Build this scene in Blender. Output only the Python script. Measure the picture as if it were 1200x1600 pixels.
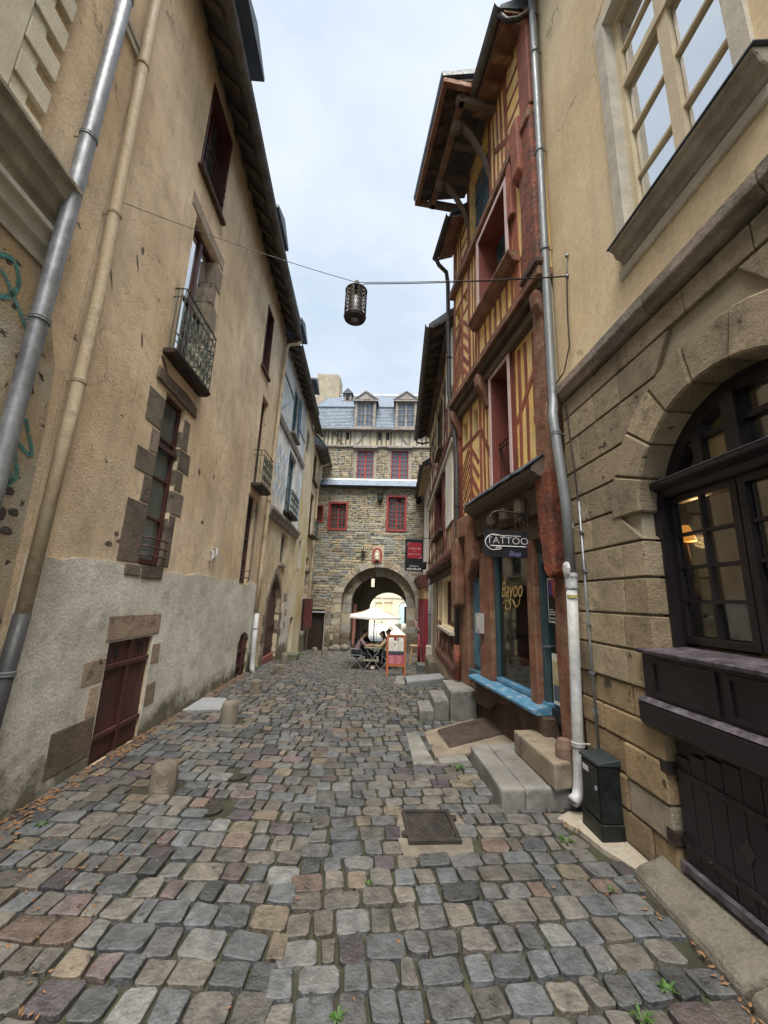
import bpy, bmesh, math, random
from mathutils import Vector, Matrix, noise
from mathutils.geometry import tessellate_polygon

for o in list(bpy.data.objects): bpy.data.objects.remove(o)
S = bpy.context.scene
C = S.collection
R = math.radians
# ------------------------------------------------------------------ camera
S.render.resolution_x, S.render.resolution_y = 768, 1024
CAMP = Vector((0, 0, 1.65))
yv = Vector((-30, -135, -617)).normalized()
zv = Vector((108, 2830, -617)); zv = (zv - yv * zv.dot(yv)).normalized()
xv = yv.cross(zv)
CM = Matrix((xv, yv, zv))                      # camera vector -> world vector
cam = bpy.data.cameras.new('camera'); camo = bpy.data.objects.new('camera', cam); C.objects.link(camo)
camo.matrix_world = Matrix.Translation(CAMP) @ CM.to_4x4()
cam.lens = 617 / 1600 * 36; cam.sensor_width = 36; cam.sensor_fit = 'AUTO'
cam.clip_start = .05; cam.clip_end = 900
S.camera = camo
def on_screen(p):                              # picture position (0..1) used only to rank stones by visible size
    v = CM.transposed() @ (Vector(p) - CAMP)
    if v.z > -.1: return None
    return (.5 + 617 * v.x / -v.z / 1200, .5 - 617 * v.y / -v.z / 1600, -v.z)
# ------------------------------------------------------------------ world, sun, exposure
SUN_EL, SUN_ROT = R(67), R(182)
w = bpy.data.worlds.new('World'); S.world = w; w.use_nodes = True
nt = w.node_tree; nt.nodes.clear()
def wn(t, **k):
    n = nt.nodes.new(t)
    for a, b in k.items(): setattr(n, a, b)
    return n
sky = wn('ShaderNodeTexSky', sky_type='NISHITA', sun_disc=False)
sky.sun_elevation = SUN_EL; sky.sun_rotation = SUN_ROT; sky.air_density = 1.0; sky.dust_density = 2.0
tc = wn('ShaderNodeTexCoord')
mp = wn('ShaderNodeMapping'); mp.inputs['Scale'].default_value = (1.6, 1.6, 3.2)
nz = wn('ShaderNodeTexNoise'); nz.inputs['Scale'].default_value = 1.7; nz.inputs['Detail'].default_value = 7; nz.inputs['Roughness'].default_value = .58
rp = wn('ShaderNodeValToRGB')
rp.color_ramp.elements[0].position = .30; rp.color_ramp.elements[0].color = (1.86, 2.24, 2.64, 1)
rp.color_ramp.elements[1].position = .72; rp.color_ramp.elements[1].color = (2.78, 2.93, 3.10, 1)
mx = wn('ShaderNodeMix', data_type='RGBA'); mx.inputs[0].default_value = .88
bg = wn('ShaderNodeBackground'); bg.inputs[1].default_value = .05
wo = wn('ShaderNodeOutputWorld')
L = nt.links.new
L(tc.outputs['Generated'], mp.inputs[0]); L(mp.outputs[0], nz.inputs['Vector']); L(nz.outputs[0], rp.inputs[0])
L(sky.outputs[0], mx.inputs[6]); L(rp.outputs[0], mx.inputs[7]); L(mx.outputs[2], bg.inputs[0]); L(bg.outputs[0], wo.inputs[0])
sl = bpy.data.lights.new('sun', 'SUN'); sl.energy = 1.5; sl.angle = R(48); sl.color = (1, .955, .88)
so = bpy.data.objects.new('sun', sl); C.objects.link(so)
so.rotation_euler = (R(90) - SUN_EL, 0, R(180) - SUN_ROT)
S.view_settings.view_transform = 'Standard'; S.view_settings.look = 'None'; S.view_settings.gamma = 1
S.view_settings.use_curve_mapping = False
S.view_settings.exposure = 2.8
S.render.engine = 'CYCLES'
S.cycles.max_bounces = 8; S.cycles.diffuse_bounces = 5; S.cycles.transparent_max_bounces = 8

# ------------------------------------------------------------------ materials
MATS = {}
def pm(name, col, rough=.85, var=.25, sc=2.5, col2=None, m2=.5, sc2=1.3, bump=.4, bs=60, bd=.01, metal=0, spec=.3, attr=False,
       streak=0, pits=0, pitcol=(.05, .045, .04), grime=None, orand=0, crack=0, stain=0):
    m = bpy.data.materials.new(name); m.use_nodes = True; t = m.node_tree; N = t.nodes; b = N['Principled BSDF']; k = t.links.new
    def nd(ty, **kw):
        n = N.new(ty)
        for a, c in kw.items(): setattr(n, a, c)
        return n
    geo = nd('ShaderNodeNewGeometry')
    def nse(s, det=4, rg=.6, stretch=None):
        n = nd('ShaderNodeTexNoise'); n.inputs['Scale'].default_value = s; n.inputs['Detail'].default_value = det; n.inputs['Roughness'].default_value = rg
        if stretch:
            mpn = nd('ShaderNodeMapping'); mpn.inputs['Scale'].default_value = stretch; k(geo.outputs['Position'], mpn.inputs[0]); k(mpn.outputs[0], n.inputs['Vector'])
        else: k(geo.outputs['Position'], n.inputs['Vector'])
        return n.outputs[0]
    def rmp(f, a, c, lo=0., hi=1.):
        n = nd('ShaderNodeMapRange'); n.inputs[1].default_value = a; n.inputs[2].default_value = c; n.inputs[3].default_value = lo; n.inputs[4].default_value = hi
        k(f, n.inputs[0]); return n.outputs[0]
    def mix(f, a, c, bt='MIX'):
        n = nd('ShaderNodeMix', data_type='RGBA', blend_type=bt)
        if isinstance(f, float): n.inputs[0].default_value = f
        else: k(f, n.inputs[0])
        for i, q in ((6, a), (7, c)):
            if isinstance(q, tuple): n.inputs[i].default_value = (*q, 1)
            else: k(q, n.inputs[i])
        return n.outputs[2]
    if attr:
        a = nd('ShaderNodeAttribute', attribute_name='Col'); base = a.outputs['Color']
    else: base = tuple(col)
    if col2: base = mix(rmp(nse(sc2, 5, .65), .5 - .22 * m2 - .05, .62), base, tuple(col2))
    if not isinstance(base, tuple) or True:
        v = rmp(nse(sc, 6, .62), .3, .7, 1 - var, 1 + var * .6)
        cx = nd('ShaderNodeCombineColor'); [k(v, cx.inputs[i]) for i in range(3)]
        base = mix(1., base, cx.outputs[0], 'MULTIPLY')
    fine = nse(bs, 5, .7)
    v = rmp(fine, .3, .7, .82, 1.12)
    cx = nd('ShaderNodeCombineColor'); [k(v, cx.inputs[i]) for i in range(3)]
    base = mix(1., base, cx.outputs[0], 'MULTIPLY')
    if streak:
        f = rmp(nse(5, 4, .6, (1.6, 1.6, .16)), .48, .75, 0, streak)
        base = mix(f, base, tuple(c * .45 for c in col))
    if grime:      # damp / moss with a ragged shape of its own, near a level
        z0, z1, gc = grime
        sx = nd('ShaderNodeSeparateXYZ'); k(geo.outputs['Position'], sx.inputs[0])
        ad = nd('ShaderNodeMath', operation='MULTIPLY_ADD'); k(nse(2.3, 6, .7), ad.inputs[0]); ad.inputs[1].default_value = -1.1; k(sx.outputs[2], ad.inputs[2])
        base = mix(rmp(ad.outputs[0], z0 - .55, z1 - .55, .9, 0.), base, gc)
    if orand:
        oi = nd('ShaderNodeObjectInfo'); v = rmp(oi.outputs['Random'], 0, 1, 1 - orand, 1 + orand)
        cx = nd('ShaderNodeCombineColor'); [k(v, cx.inputs[i]) for i in range(3)]; base = mix(1., base, cx.outputs[0], 'MULTIPLY')
    if stain:      # dark worn-in blotches with ragged edges
        v = rmp(nse(4.5, 6, .7), .52, .66, 1, 1 - stain); cx = nd('ShaderNodeCombineColor'); [k(v, cx.inputs[i]) for i in range(3)]; base = mix(1., base, cx.outputs[0], 'MULTIPLY')
    if crack:
        dn = nd('ShaderNodeTexNoise'); dn.inputs['Scale'].default_value = 3; dn.inputs['Detail'].default_value = 5; k(geo.outputs['Position'], dn.inputs['Vector'])
        va = nd('ShaderNodeVectorMath', operation='MULTIPLY_ADD'); k(dn.outputs[1], va.inputs[0]); va.inputs[1].default_value = (.5, .5, .5); k(geo.outputs['Position'], va.inputs[2])
        vo = nd('ShaderNodeTexVoronoi', feature='DISTANCE_TO_EDGE'); vo.inputs['Scale'].default_value = crack; k(va.outputs[0], vo.inputs['Vector'])
        ml = nd('ShaderNodeMath', operation='MULTIPLY'); k(rmp(vo.outputs[0], 0, .008, .75, 0), ml.inputs[0]); k(rmp(nse(.9, 3), .5, .58), ml.inputs[1])
        base = mix(ml.outputs[0], base, tuple(c * .3 for c in col))
    h = fine
    if pits:
        pn = nse(9, 5, .55)
        f = rmp(pn, .66 - pits * .05, .72 - pits * .05)
        base = mix(f, base, pitcol)
        sb = nd('ShaderNodeMath', operation='MULTIPLY_ADD'); k(f, sb.inputs[0]); sb.inputs[1].default_value = -1.5; k(fine, sb.inputs[2]); h = sb.outputs[0]
    mh = nd('ShaderNodeMath', operation='MULTIPLY_ADD'); k(nse(sc * 3.1, 5, .55), mh.inputs[0]); mh.inputs[1].default_value = 1.6; k(h, mh.inputs[2])
    bp = nd('ShaderNodeBump'); bp.inputs['Strength'].default_value = bump; bp.inputs['Distance'].default_value = bd
    k(mh.outputs[0], bp.inputs['Height']); k(bp.outputs[0], b.inputs['Normal'])
    k(base, b.inputs['Base Color']) if not isinstance(base, tuple) else None
    k(rmp(nse(sc * 4, 3), .3, .7, max(.03, rough - .12), min(1, rough + .1)), b.inputs['Roughness'])
    b.inputs['Metallic'].default_value = metal; b.inputs['Specular IOR Level'].default_value = spec
    MATS[name] = m
    return m
def glass(name, tint, trans, rough=.03, refl=.0):
    m = bpy.data.materials.new(name); m.use_nodes = True; t = m.node_tree; N = t.nodes; N.clear(); k = t.links.new
    o = N.new('ShaderNodeOutputMaterial'); g = N.new('ShaderNodeBsdfGlossy'); g.inputs['Roughness'].default_value = rough
    if trans: d = N.new('ShaderNodeBsdfTransparent'); d.inputs[0].default_value = (*tint, 1)
    else: d = N.new('ShaderNodeBsdfDiffuse'); d.inputs[0].default_value = (*tint, 1)
    lw = N.new('ShaderNodeLayerWeight'); lw.inputs[0].default_value = .5; f = N.new('ShaderNodeMath'); f.operation = 'POWER'; f.inputs[1].default_value = 5; k(lw.outputs['Facing'], f.inputs[0])
    mr = N.new('ShaderNodeMapRange'); mr.inputs[3].default_value = .045 + refl; mr.inputs[4].default_value = 1
    nzs = N.new('ShaderNodeTexNoise'); nzs.inputs['Scale'].default_value = 2.2; ge = N.new('ShaderNodeNewGeometry'); k(ge.outputs['Position'], nzs.inputs['Vector'])
    bp = N.new('ShaderNodeBump'); bp.inputs['Strength'].default_value = .06; bp.inputs['Distance'].default_value = .02; k(nzs.outputs[0], bp.inputs['Height'])
    k(bp.outputs[0], g.inputs['Normal']); k(f.outputs[0], mr.inputs[0])
    x = N.new('ShaderNodeMixShader'); k(mr.outputs[0], x.inputs[0]); k(d.outputs[0], x.inputs[1]); k(g.outputs[0], x.inputs[2]); k(x.outputs[0], o.inputs[0])
    MATS[name] = m; return m
def emit(name, col, s):
    m = bpy.data.materials.new(name); m.use_nodes = True; b = m.node_tree.nodes['Principled BSDF']
    b.inputs['Base Color'].default_value = (*col, 1); b.inputs['Emission Color'].default_value = (*col, 1); b.inputs['Emission Strength'].default_value = s
    MATS[name] = m; return m

TAN = pm('plaster_tan', (.80, .66, .475), .95, .26, 1.1, (.69, .53, .345), .5, .7, .6, 45, .018, pits=-.35, pitcol=(.16, .125, .09), streak=.42, crack=.55, stain=.18)
GREYR = pm('render_grey', (.74, .72, .64), .95, .25, 1.5, (.60, .56, .48), .45, 1.1, .5, 35, .02, streak=.25, stain=.25, crack=.7, grime=(.06, .30, (.10, .09, .055)))
GREYO = pm('render_old_grey', (.44, .40, .32), .95, .3, 1.8, (.42, .31, .18), .5, 1.5, .6, 45, .016, pits=.6, streak=.3)
CREAM = pm('plaster_cream', (.74, .64, .46), .95, .2, 1.5, (.55, .43, .26), .4, 1.4, .45, 50, .012, pits=.95, pitcol=(.30, .22, .13), streak=.3)
CREAM2 = pm('plaster_cream_smooth', (.76, .67, .49), .95, .15, 1.2, (.58, .46, .27), .3, 1.0, .25, 50, .008, streak=.3)
RENDR = pm('render_ochre', (.76, .63, .425), .92, .18, .8, (.67, .52, .325), .4, .6, .22, 30, .008, streak=.26, crack=.4)
WHITEP = pm('plaster_white', (.78, .77, .73), .9, .15, 1.5, (.60, .58, .52), .3, 1.4, .3, 45, .008, streak=.3)
ASH = pm('ashlar_granite', (.5, .4, .3), .9, .22, 3.5, None, bump=1., bs=70, bd=.02, attr=True, stain=.38, pits=-.1, pitcol=(.10, .08, .06), grime=(-.05, .25, (.13, .105, .075)))
MORT = pm('mortar', (.45, .39, .285), .95, .25, 3, (.34, .295, .21), .5, 3, .6, 60, .012)
RUB = pm('rubble_stone', (.3, .3, .3), .9, .3, 7, None, bump=.5, bs=50, bd=.015, attr=True)
COB = pm('cobble_stone', (.2, .2, .2), .48, .45, 13, None, bump=.7, bs=60, bd=.012, spec=.5, attr=True, stain=.38, pits=.1, pitcol=(.06, .058, .052))
JOINT = pm('joint_soil', (.042, .036, .027), .95, .35, 6, (.055, .060, .032), .4, 4, .8, 80, .01)
SLAB = pm('slab_stone', (.27, .255, .23), .85, .28, 4, (.19, .18, .16), .5, 3.5, .7, 80, .008, stain=.3)
STEPM = pm('granite_step', (.25, .24, .22), .85, .25, 3, (.175, .165, .15), .5, 2.5, .8, 120, .006, stain=.35)
STEPT = pm('tan_step', (.33, .28, .21), .9, .28, 3, (.225, .18, .13), .5, 2.5, .8, 80, .008, stain=.35)
CEMENT = pm('cement', (.22, .195, .155), .95, .3, 6, (.14, .12, .095), .5, 5, .7, 60, .012)
BOLL = pm('bollard_stone', (.27, .225, .17), .9, .3, 6, (.17, .145, .11), .5, 7, 1., 90, .014, stain=.3)
SLATE = pm('slate', (.125, .165, .215), .62, .35, 6, (.165, .20, .245), .4, 9, .5, 40, .008, spec=.3, stain=.25)
SLATED = pm('slate_dark', (.07, .085, .105), .55, .3, 5, None, bump=.4, bs=40, bd=.006)
LEAD = pm('zinc_pale', (.42, .44, .45), .5, .2, 4, None, bump=.15, metal=.3)
ZINC = pm('zinc_pipe', (.30, .315, .335), .46, .25, 3, (.22, .23, .245), .4, 5, .12, 25, .003, metal=.45, spec=.5, stain=.2)
GPIPE = pm('grey_pipe', (.20, .215, .225), .45, .12, 3, None, bump=.08, metal=.15, spec=.5)
WPIPE = pm('white_pipe', (.56, .57, .59), .5, .15, 3, (.43, .42, .40), .2, 2.5, .08, 30, .003, spec=.45, stain=.25)
CPIPE = pm('cream_pipe', (.60, .50, .345), .6, .2, 3, (.45, .36, .24), .3, 3, .2, 30, .006, stain=.3)
DPIPE = pm('black_pipe', (.05, .05, .052), .5, .2, 3, None, bump=.1)
IRON = pm('iron', (.035, .034, .036), .55, .3, 8, (.07, .045, .03), .2, 12, .25, 60, .003, metal=.3)
GUT = pm('gutter_metal', (.15, .145, .145), .55, .3, 6, (.10, .085, .075), .4, 5, .25, 40, .004, metal=.3)
IRONG = pm('iron_green', (.05, .07, .055), .55, .3, 8, None, bump=.25)
CAST = pm('cast_iron', (.045, .042, .040), .55, .3, 8, (.075, .062, .05), .35, 6, .3, 60, .004, metal=.4)
REDW = pm('timber_red', (.32, .10, .06), .8, .32, 6, (.22, .08, .052), .4, 5, .6, 40, .012, streak=.3, orand=.22)
REDB = pm('paint_worn_red', (.30, .080, .040), .75, .35, 6, (.12, .052, .036), .75, 8, .7, 30, .016)
REDT = pm('timber_brown_worn', (.21, .085, .052), .85, .4, 5, (.25, .15, .10), .4, 4, .7, 40, .014, streak=.3)
DKW = pm('timber_dark', (.07, .046, .035), .85, .4, 5, (.12, .082, .06), .4, 4, .7, 40, .014)
DKG = pm('timber_old_grey', (.20, .155, .115), .9, .35, 5, (.12, .09, .07), .5, 5, .8, 35, .015)
DKR = pm('timber_oxblood', (.125, .036, .032), .7, .28, 6, (.10, .035, .03), .4, 5, .4, 40, .008, orand=.22)
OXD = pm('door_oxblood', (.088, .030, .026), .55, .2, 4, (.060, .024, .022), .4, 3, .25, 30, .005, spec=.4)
REDF = pm('frame_red', (.23, .034, .03), .6, .15, 5, None, bump=.15, spec=.4)
REDR = pm('reveal_red', (.20, .058, .042), .7, .15, 4, None, bump=.15)
PINKF = pm('frame_pink', (.62, .47, .45), .6, .1, 4, None, bump=.1)
YEL = pm('infill_yellow', (.86, .56, .18), .92, .24, 3.5, (.74, .56, .29), .45, 1.6, .5, 40, .012, streak=.3, stain=.15)
YELP = pm('infill_pale', (.78, .67, .43), .92, .18, 3, None, bump=.3, streak=.18)
BLUEG = pm('timber_blue', (.36, .48, .60), .85, .25, 5, (.58, .64, .68), .5, 4, .4, 40, .008, orand=.15)
GREYW = pm('timber_pale_grey', (.33, .30, .27), .9, .3, 6, (.22, .19, .165), .5, 5, .6, 40, .012)
CREAMF = pm('frame_cream', (.62, .52, .36), .6, .12, 4, None, bump=.12)
STONEF = pm('stone_frame', (.58, .54, .46), .9, .18, 4, (.46, .42, .35), .35, 3, .4, 70, .008)
PALEST = pm('stone_pale', (.62, .58, .46), .9, .15, 3, (.52, .47, .36), .3, 2, .35, 60, .008)
SILLST = pm('stone_sill', (.42, .38, .30), .9, .25, 5, (.30, .265, .21), .4, 4, .6, 60, .012)
PURP = pm('paint_black_purple', (.012, .0085, .0115), .38, .2, 3, (.02, .0145, .018), .3, 4, .3, 30, .006, spec=.5)
PURPE = pm('paint_worn_lilac', (.14, .12, .14), .6, .35, 9, (.05, .04, .05), .5, 12, .4, 40, .008)
BLUED = pm('paint_blue', (.095, .195, .26), .6, .25, 5, (.06, .12, .16), .3, 4, .3, 40, .006)
BLUES = pm('paint_blue_sill', (.085, .225, .36), .5, .25, 5, (.30, .37, .40), -.35, 11, .25, 50, .004)
TURQ = pm('paint_turquoise', (.16, .42, .50), .6, .15, 5, None, bump=.2)
TEAL = pm('paint_teal', (.05, .09, .10), .55, .2, 5, None, bump=.2)
BLACK = pm('sign_black', (.018, .018, .022), .4, .15, 5, None, bump=.05)
REDS = pm('sign_red', (.30, .022, .035), .5, .1, 5, None, bump=.05)
WTXT = pm('lettering_white', (.62, .60, .60), .6, .1, 5, None, bump=.05)
PTXT = pm('lettering_pink', (.62, .36, .37), .6, .1, 5, None, bump=.05)
VTXT = pm('lettering_violet', (.22, .20, .42), .6, .1, 5, None, bump=.05)
GOLD = pm('lettering_gold', (.46, .32, .12), .5, .15, 9, None, bump=.05)
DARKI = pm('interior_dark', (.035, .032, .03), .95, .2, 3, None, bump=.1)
ROOMI = pm('interior_beige', (.30, .28, .21), .95, .25, 2, (.21, .195, .15), .5, 1.5, .3)
GREENB = pm('cabinet_green', (.005, .0075, .0075), .42, .25, 5, (.012, .016, .016), .3, 6, .15, 40, .003, spec=.45)
ORANGE = pm('wood_orange', (.46, .135, .045), .6, .2, 8, None, bump=.2)
WOODL = pm('wood_light', (.50, .34, .18), .7, .2, 8, None, bump=.2)
PAPER = pm('paper', (.66, .65, .58), .8, .05, 3, None, bump=.03)
INK = pm('ink', (.09, .09, .085), .8, .05, 3, None, bump=.03)
PINKP = pm('menu_pink', (.40, .10, .14), .8, .1, 3, None, bump=.03)
NAVY = pm('menu_navy', (.03, .035, .06), .8, .1, 3, None, bump=.03)
CANV = pm('canvas', (.80, .75, .70), .85, .06, 3, None, bump=.12)
METC = pm('chair_metal', (.30, .32, .32), .5, .15, 8, None, bump=.1, metal=.4)
TABM = pm('table_metal', (.40, .40, .29), .5, .15, 8, None, bump=.1, metal=.2)
SKIN = pm('skin', (.50, .31, .22), .6, .06, 8, None, bump=.05)
HAIRM = pm('hair_dark', (.022, .016, .014), .55, .2, 20, None, bump=.3, bs=200)
HAIRB = pm('hair_brown', (.10, .055, .03), .55, .2, 20, None, bump=.3, bs=200)
SHIRTP = pm('shirt_print', (.48, .36, .38), .85, .1, 5, (.16, .10, .13), .9, 28, .2, 60, .004)
SHIRTT = pm('top_tan', (.42, .29, .16), .85, .15, 8, (.50, .40, .28), .5, 26, .2, 60, .004)
SHIRTB = pm('top_black', (.025, .022, .024), .85, .15, 8, None, bump=.2)
SHIRTR = pm('top_red', (.30, .02, .03), .85, .15, 8, None, bump=.2)
PANTS = pm('trousers_dark', (.022, .022, .03), .85, .15, 8, None, bump=.2)
SHOEW = pm('shoe_white', (.65, .65, .66), .7, .1, 8, None, bump=.1)
LEAFM = pm('leaf_litter', (.26, .135, .06), .8, .3, 20, (.17, .10, .055), .5, 18, .2)
WEED = pm('weed_green', (.055, .115, .025), .6, .3, 20, None, bump=.2)
GRAFT = pm('graffiti_teal', (.07, .25, .24), .9, .3, 9, None, bump=.6)
def sprayed(m):
    t = m.node_tree; N = t.nodes; b = N['Principled BSDF']; n = N.new('ShaderNodeTexNoise'); n.inputs['Scale'].default_value = 38; n.inputs['Detail'].default_value = 6; ge = N.new('ShaderNodeNewGeometry'); t.links.new(ge.outputs['Position'], n.inputs['Vector'])
    r_ = N.new('ShaderNodeMapRange'); r_.inputs[1].default_value = .36; r_.inputs[2].default_value = .6; r_.inputs[3].default_value = .3; r_.inputs[4].default_value = 1.; t.links.new(n.outputs[0], r_.inputs[0]); t.links.new(r_.outputs[0], b.inputs['Alpha'])
sprayed(GRAFT)
GRAFB = pm('graffiti_black', (.03, .03, .03), .9, .3, 9, None, bump=.6); sprayed(GRAFB)
PLAZA = pm('pale_paving', (.66, .64, .58), .9, .15, .8, (.56, .54, .48), .4, .5, .3, 20, .01)
TILEE = pm('ridge_tile', (.36, .21, .15), .9, .2, 8, None, bump=.3)
LAMPG = pm('lamp_glass', (.62, .63, .64), .35, .05, 3, None, bump=.02, spec=.5)
GLD = glass('glass_dark', (.05, .06, .058), False, .03, .0)
GLW = glass('glass_sky_tint', (.10, .12, .11), False, .05, .06)  # sky reflection on the panes put into a pale grey-green diffuse colour
GLM = glass('glass_room', (.05, .055, .055), False)
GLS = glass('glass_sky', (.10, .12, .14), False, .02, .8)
GLB = glass('glass_dormer', (.08, .11, .145), False, .05, .02)
GLT = glass('glass_shop', (.82, .86, .84), True, .03, .10)
LITPANE = glass('pane_lit_tint', (.30, .24, .12), False)  # opaque pale amber: the lit interior behind the pane put into its colour
LAMPO = emit('lamp_shade_lit', (.90, .34, .06), .16)
LAMPW = emit('lamp_base_lit', (1, .7, .3), 1.6)

# ------------------------------------------------------------------ geometry helpers
class Fr:      # a facade frame: u along the facade, w out towards the street, z up
    def __init__(s, a, d, n): s.a = Vector((*a, 0)); s.d = Vector((*d, 0)).normalized(); s.n = Vector((*n, 0)).normalized()
    def P(s, u, w, z): return s.a + s.d * u + s.n * w + Vector((0, 0, z))
WF = Fr((0, 0), (1, 0), (0, 1))                # u = x, w = y
class MB:
    def __init__(s): s.v = []; s.f = []; s.c = []
    def add(s, vs, fs, c=None):
        o = len(s.v); s.v += vs
        for q in fs: s.f.append(tuple(i + o for i in q)); s.c.append(c)
        return s
    def box(s, fr, u0, u1, w0, w1, z0, z1, c=None):
        vs = [fr.P(u, w, z) for z in (z0, z1) for w in (w0, w1) for u in (u0, u1)]
        return s.add(vs, [(0, 1, 3, 2), (4, 6, 7, 5), (0, 4, 5, 1), (2, 3, 7, 6), (0, 2, 6, 4), (1, 5, 7, 3)], c)
    def prism(s, fr, pts, w0, w1, c=None):     # polygon in (u,z), pushed along w
        n = len(pts); vs = [fr.P(u, w0, z) for u, z in pts] + [fr.P(u, w1, z) for u, z in pts]
        return s.add(vs, [tuple(range(n)), tuple(range(2 * n - 1, n - 1, -1))] + [(i, (i + 1) % n, n + (i + 1) % n, n + i) for i in range(n)], c)
    def sweep(s, fr, pts, u0, u1, c=None):     # profile in (w,z), pushed along u
        n = len(pts); vs = [fr.P(u0, a, b) for a, b in pts] + [fr.P(u1, a, b) for a, b in pts]
        return s.add(vs, [tuple(range(n)), tuple(range(2 * n - 1, n - 1, -1))] + [(i, (i + 1) % n, n + (i + 1) % n, n + i) for i in range(n)], c)
    def quadprism(s, a, b, c=None):            # two matching rings of points
        n = len(a); return s.add(list(a) + list(b), [tuple(range(n)), tuple(range(2 * n - 1, n - 1, -1))] + [(i, (i + 1) % n, n + (i + 1) % n, n + i) for i in range(n)], c)
    def tube(s, pts, r, n=8, cap=True, c=None):
        pts = [Vector(p) for p in pts]; m = len(pts); o = []; up = None
        for i, p in enumerate(pts):
            t = (pts[min(i + 1, m - 1)] - pts[max(i - 1, 0)]).normalized()
            if up is None: up = t.orthogonal().normalized()
            up = (up - t * up.dot(t)).normalized(); sd = t.cross(up)
            rr = r[i] if isinstance(r, (list, tuple)) else r
            o += [p + up * math.cos(2 * math.pi * j / n) * rr + sd * math.sin(2 * math.pi * j / n) * rr for j in range(n)]
        fs = [(i * n + j, i * n + (j + 1) % n, (i + 1) * n + (j + 1) % n, (i + 1) * n + j) for i in range(m - 1) for j in range(n)]
        if cap: fs += [tuple(range(n - 1, -1, -1)), tuple((m - 1) * n + j for j in range(n))]
        return s.add(o, fs, c)
    def lathe(s, cen, prof, n=16, c=None):     # profile (r,z)
        cen = Vector(cen); o = []
        for r, z in prof: o += [cen + Vector((r * math.cos(2 * math.pi * j / n), r * math.sin(2 * math.pi * j / n), z)) for j in range(n)]
        m = len(prof)
        fs = [(i * n + j, i * n + (j + 1) % n, (i + 1) * n + (j + 1) % n, (i + 1) * n + j) for i in range(m - 1) for j in range(n)]
        return s.add(o, fs + [tuple(range(n - 1, -1, -1)), tuple((m - 1) * n + j for j in range(n))], c)
    def stone(s, fn, pts, h, bev, c=None, dome=.0, sh=.55):   # rounded lump: outline pts, fn(x,y,height)->point
        n = len(pts); cx = sum(p[0] for p in pts) / n; cy = sum(p[1] for p in pts) / n
        k = [(cx + (x - cx) * bev, cy + (y - cy) * bev) for x, y in pts]
        vs = [fn(x, y, -.03) for x, y in pts] + [fn(x, y, h * sh) for x, y in pts] + [fn(x, y, h) for x, y in k] + [fn(cx, cy, h + dome)]
        fs = [(i, (i + 1) % n, n + (i + 1) % n, n + i) for i in range(n)] + [(n + i, n + (i + 1) % n, 2 * n + (i + 1) % n, 2 * n + i) for i in range(n)] + [(2 * n + i, 2 * n + (i + 1) % n, 3 * n) for i in range(n)]
        return s.add(vs, fs, c)
WL = {}
def tagit(o, label=None, cat=None, group=None, kind=None):
    if label: o['label'] = label
    if cat: o['category'] = cat
    if group: o['group'] = group
    if kind: o['kind'] = kind
    return o
def obj(name, mb, mat, parent=None, smooth=False, bevel=0, seg=1, label=None, cat=None, group=None, kind=None):
    xs = [p.x for p in mb.v]; ys = [p.y for p in mb.v]
    loc = Vector(((min(xs) + max(xs)) / 2, (min(ys) + max(ys)) / 2, min(p.z for p in mb.v)))
    me = bpy.data.meshes.new(name); me.from_pydata([p - loc for p in mb.v], [], mb.f)
    if any(c is not None for c in mb.c):
        at = me.attributes.new('Col', 'FLOAT_COLOR', 'FACE'); buf = []
        for c in mb.c: buf += [*(c or (.3, .3, .3)), 1]
        at.data.foreach_set('color', buf)
    bm = bmesh.new(); bm.from_mesh(me); bmesh.ops.recalc_face_normals(bm, faces=bm.faces); bm.to_mesh(me); bm.free()
    me.materials.append(mat)
    if smooth: me.polygons.foreach_set('use_smooth', [True] * len(me.polygons))
    o = bpy.data.objects.new(name, me); C.objects.link(o); WL[o.name] = loc
    if bevel:
        b = o.modifiers.new('bevel', 'BEVEL'); b.width = bevel; b.segments = seg; b.limit_method = 'ANGLE'
    if parent is not None: o.parent = parent; o.location = loc - WL[parent.name]
    else: o.location = loc
    return tagit(o, label, cat, group, kind)
def emp(name, loc, label, cat, group=None):
    o = bpy.data.objects.new(name, None); o.empty_display_size = .2; C.objects.link(o); o.location = Vector(loc); WL[o.name] = Vector(loc)
    return tagit(o, label, cat, group)
def mb_(f, *a, **k): m = MB(); getattr(m, f)(*a, **k); return m
def wall(fr, outer, holes, w1, w0):            # a slab from w0 (back) to w1 (front) with polygonal openings
    m = MB(); loops = [outer] + holes; flat = [p for l in loops for p in l]
    tri = tessellate_polygon([[Vector((u, z, 0)) for u, z in l] for l in loops]); n = len(flat)
    vs = [fr.P(u, w1, z) for u, z in flat] + [fr.P(u, w0, z) for u, z in flat]
    fs = [tuple(t) for t in tri] + [tuple(n + i for i in t) for t in tri]; o = 0
    for l in loops:
        k = len(l); fs += [(o + i, o + (i + 1) % k, n + o + (i + 1) % k, n + o + i) for i in range(k)]; o += k
    return m.add(vs, fs)
def rect(u0, u1, z0, z1): return [(u0, z0), (u1, z0), (u1, z1), (u0, z1)]
def arc(cu, cz, r, a0, a1, n): return [(cu + r * math.cos(R(a0 + (a1 - a0) * i / n)), cz + r * math.sin(R(a0 + (a1 - a0) * i / n))) for i in range(n + 1)]
CLOUD = bpy.data.textures.new('wear', 'CLOUDS'); CLOUD.noise_scale = .09; CLOUD.noise_depth = 3
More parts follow.
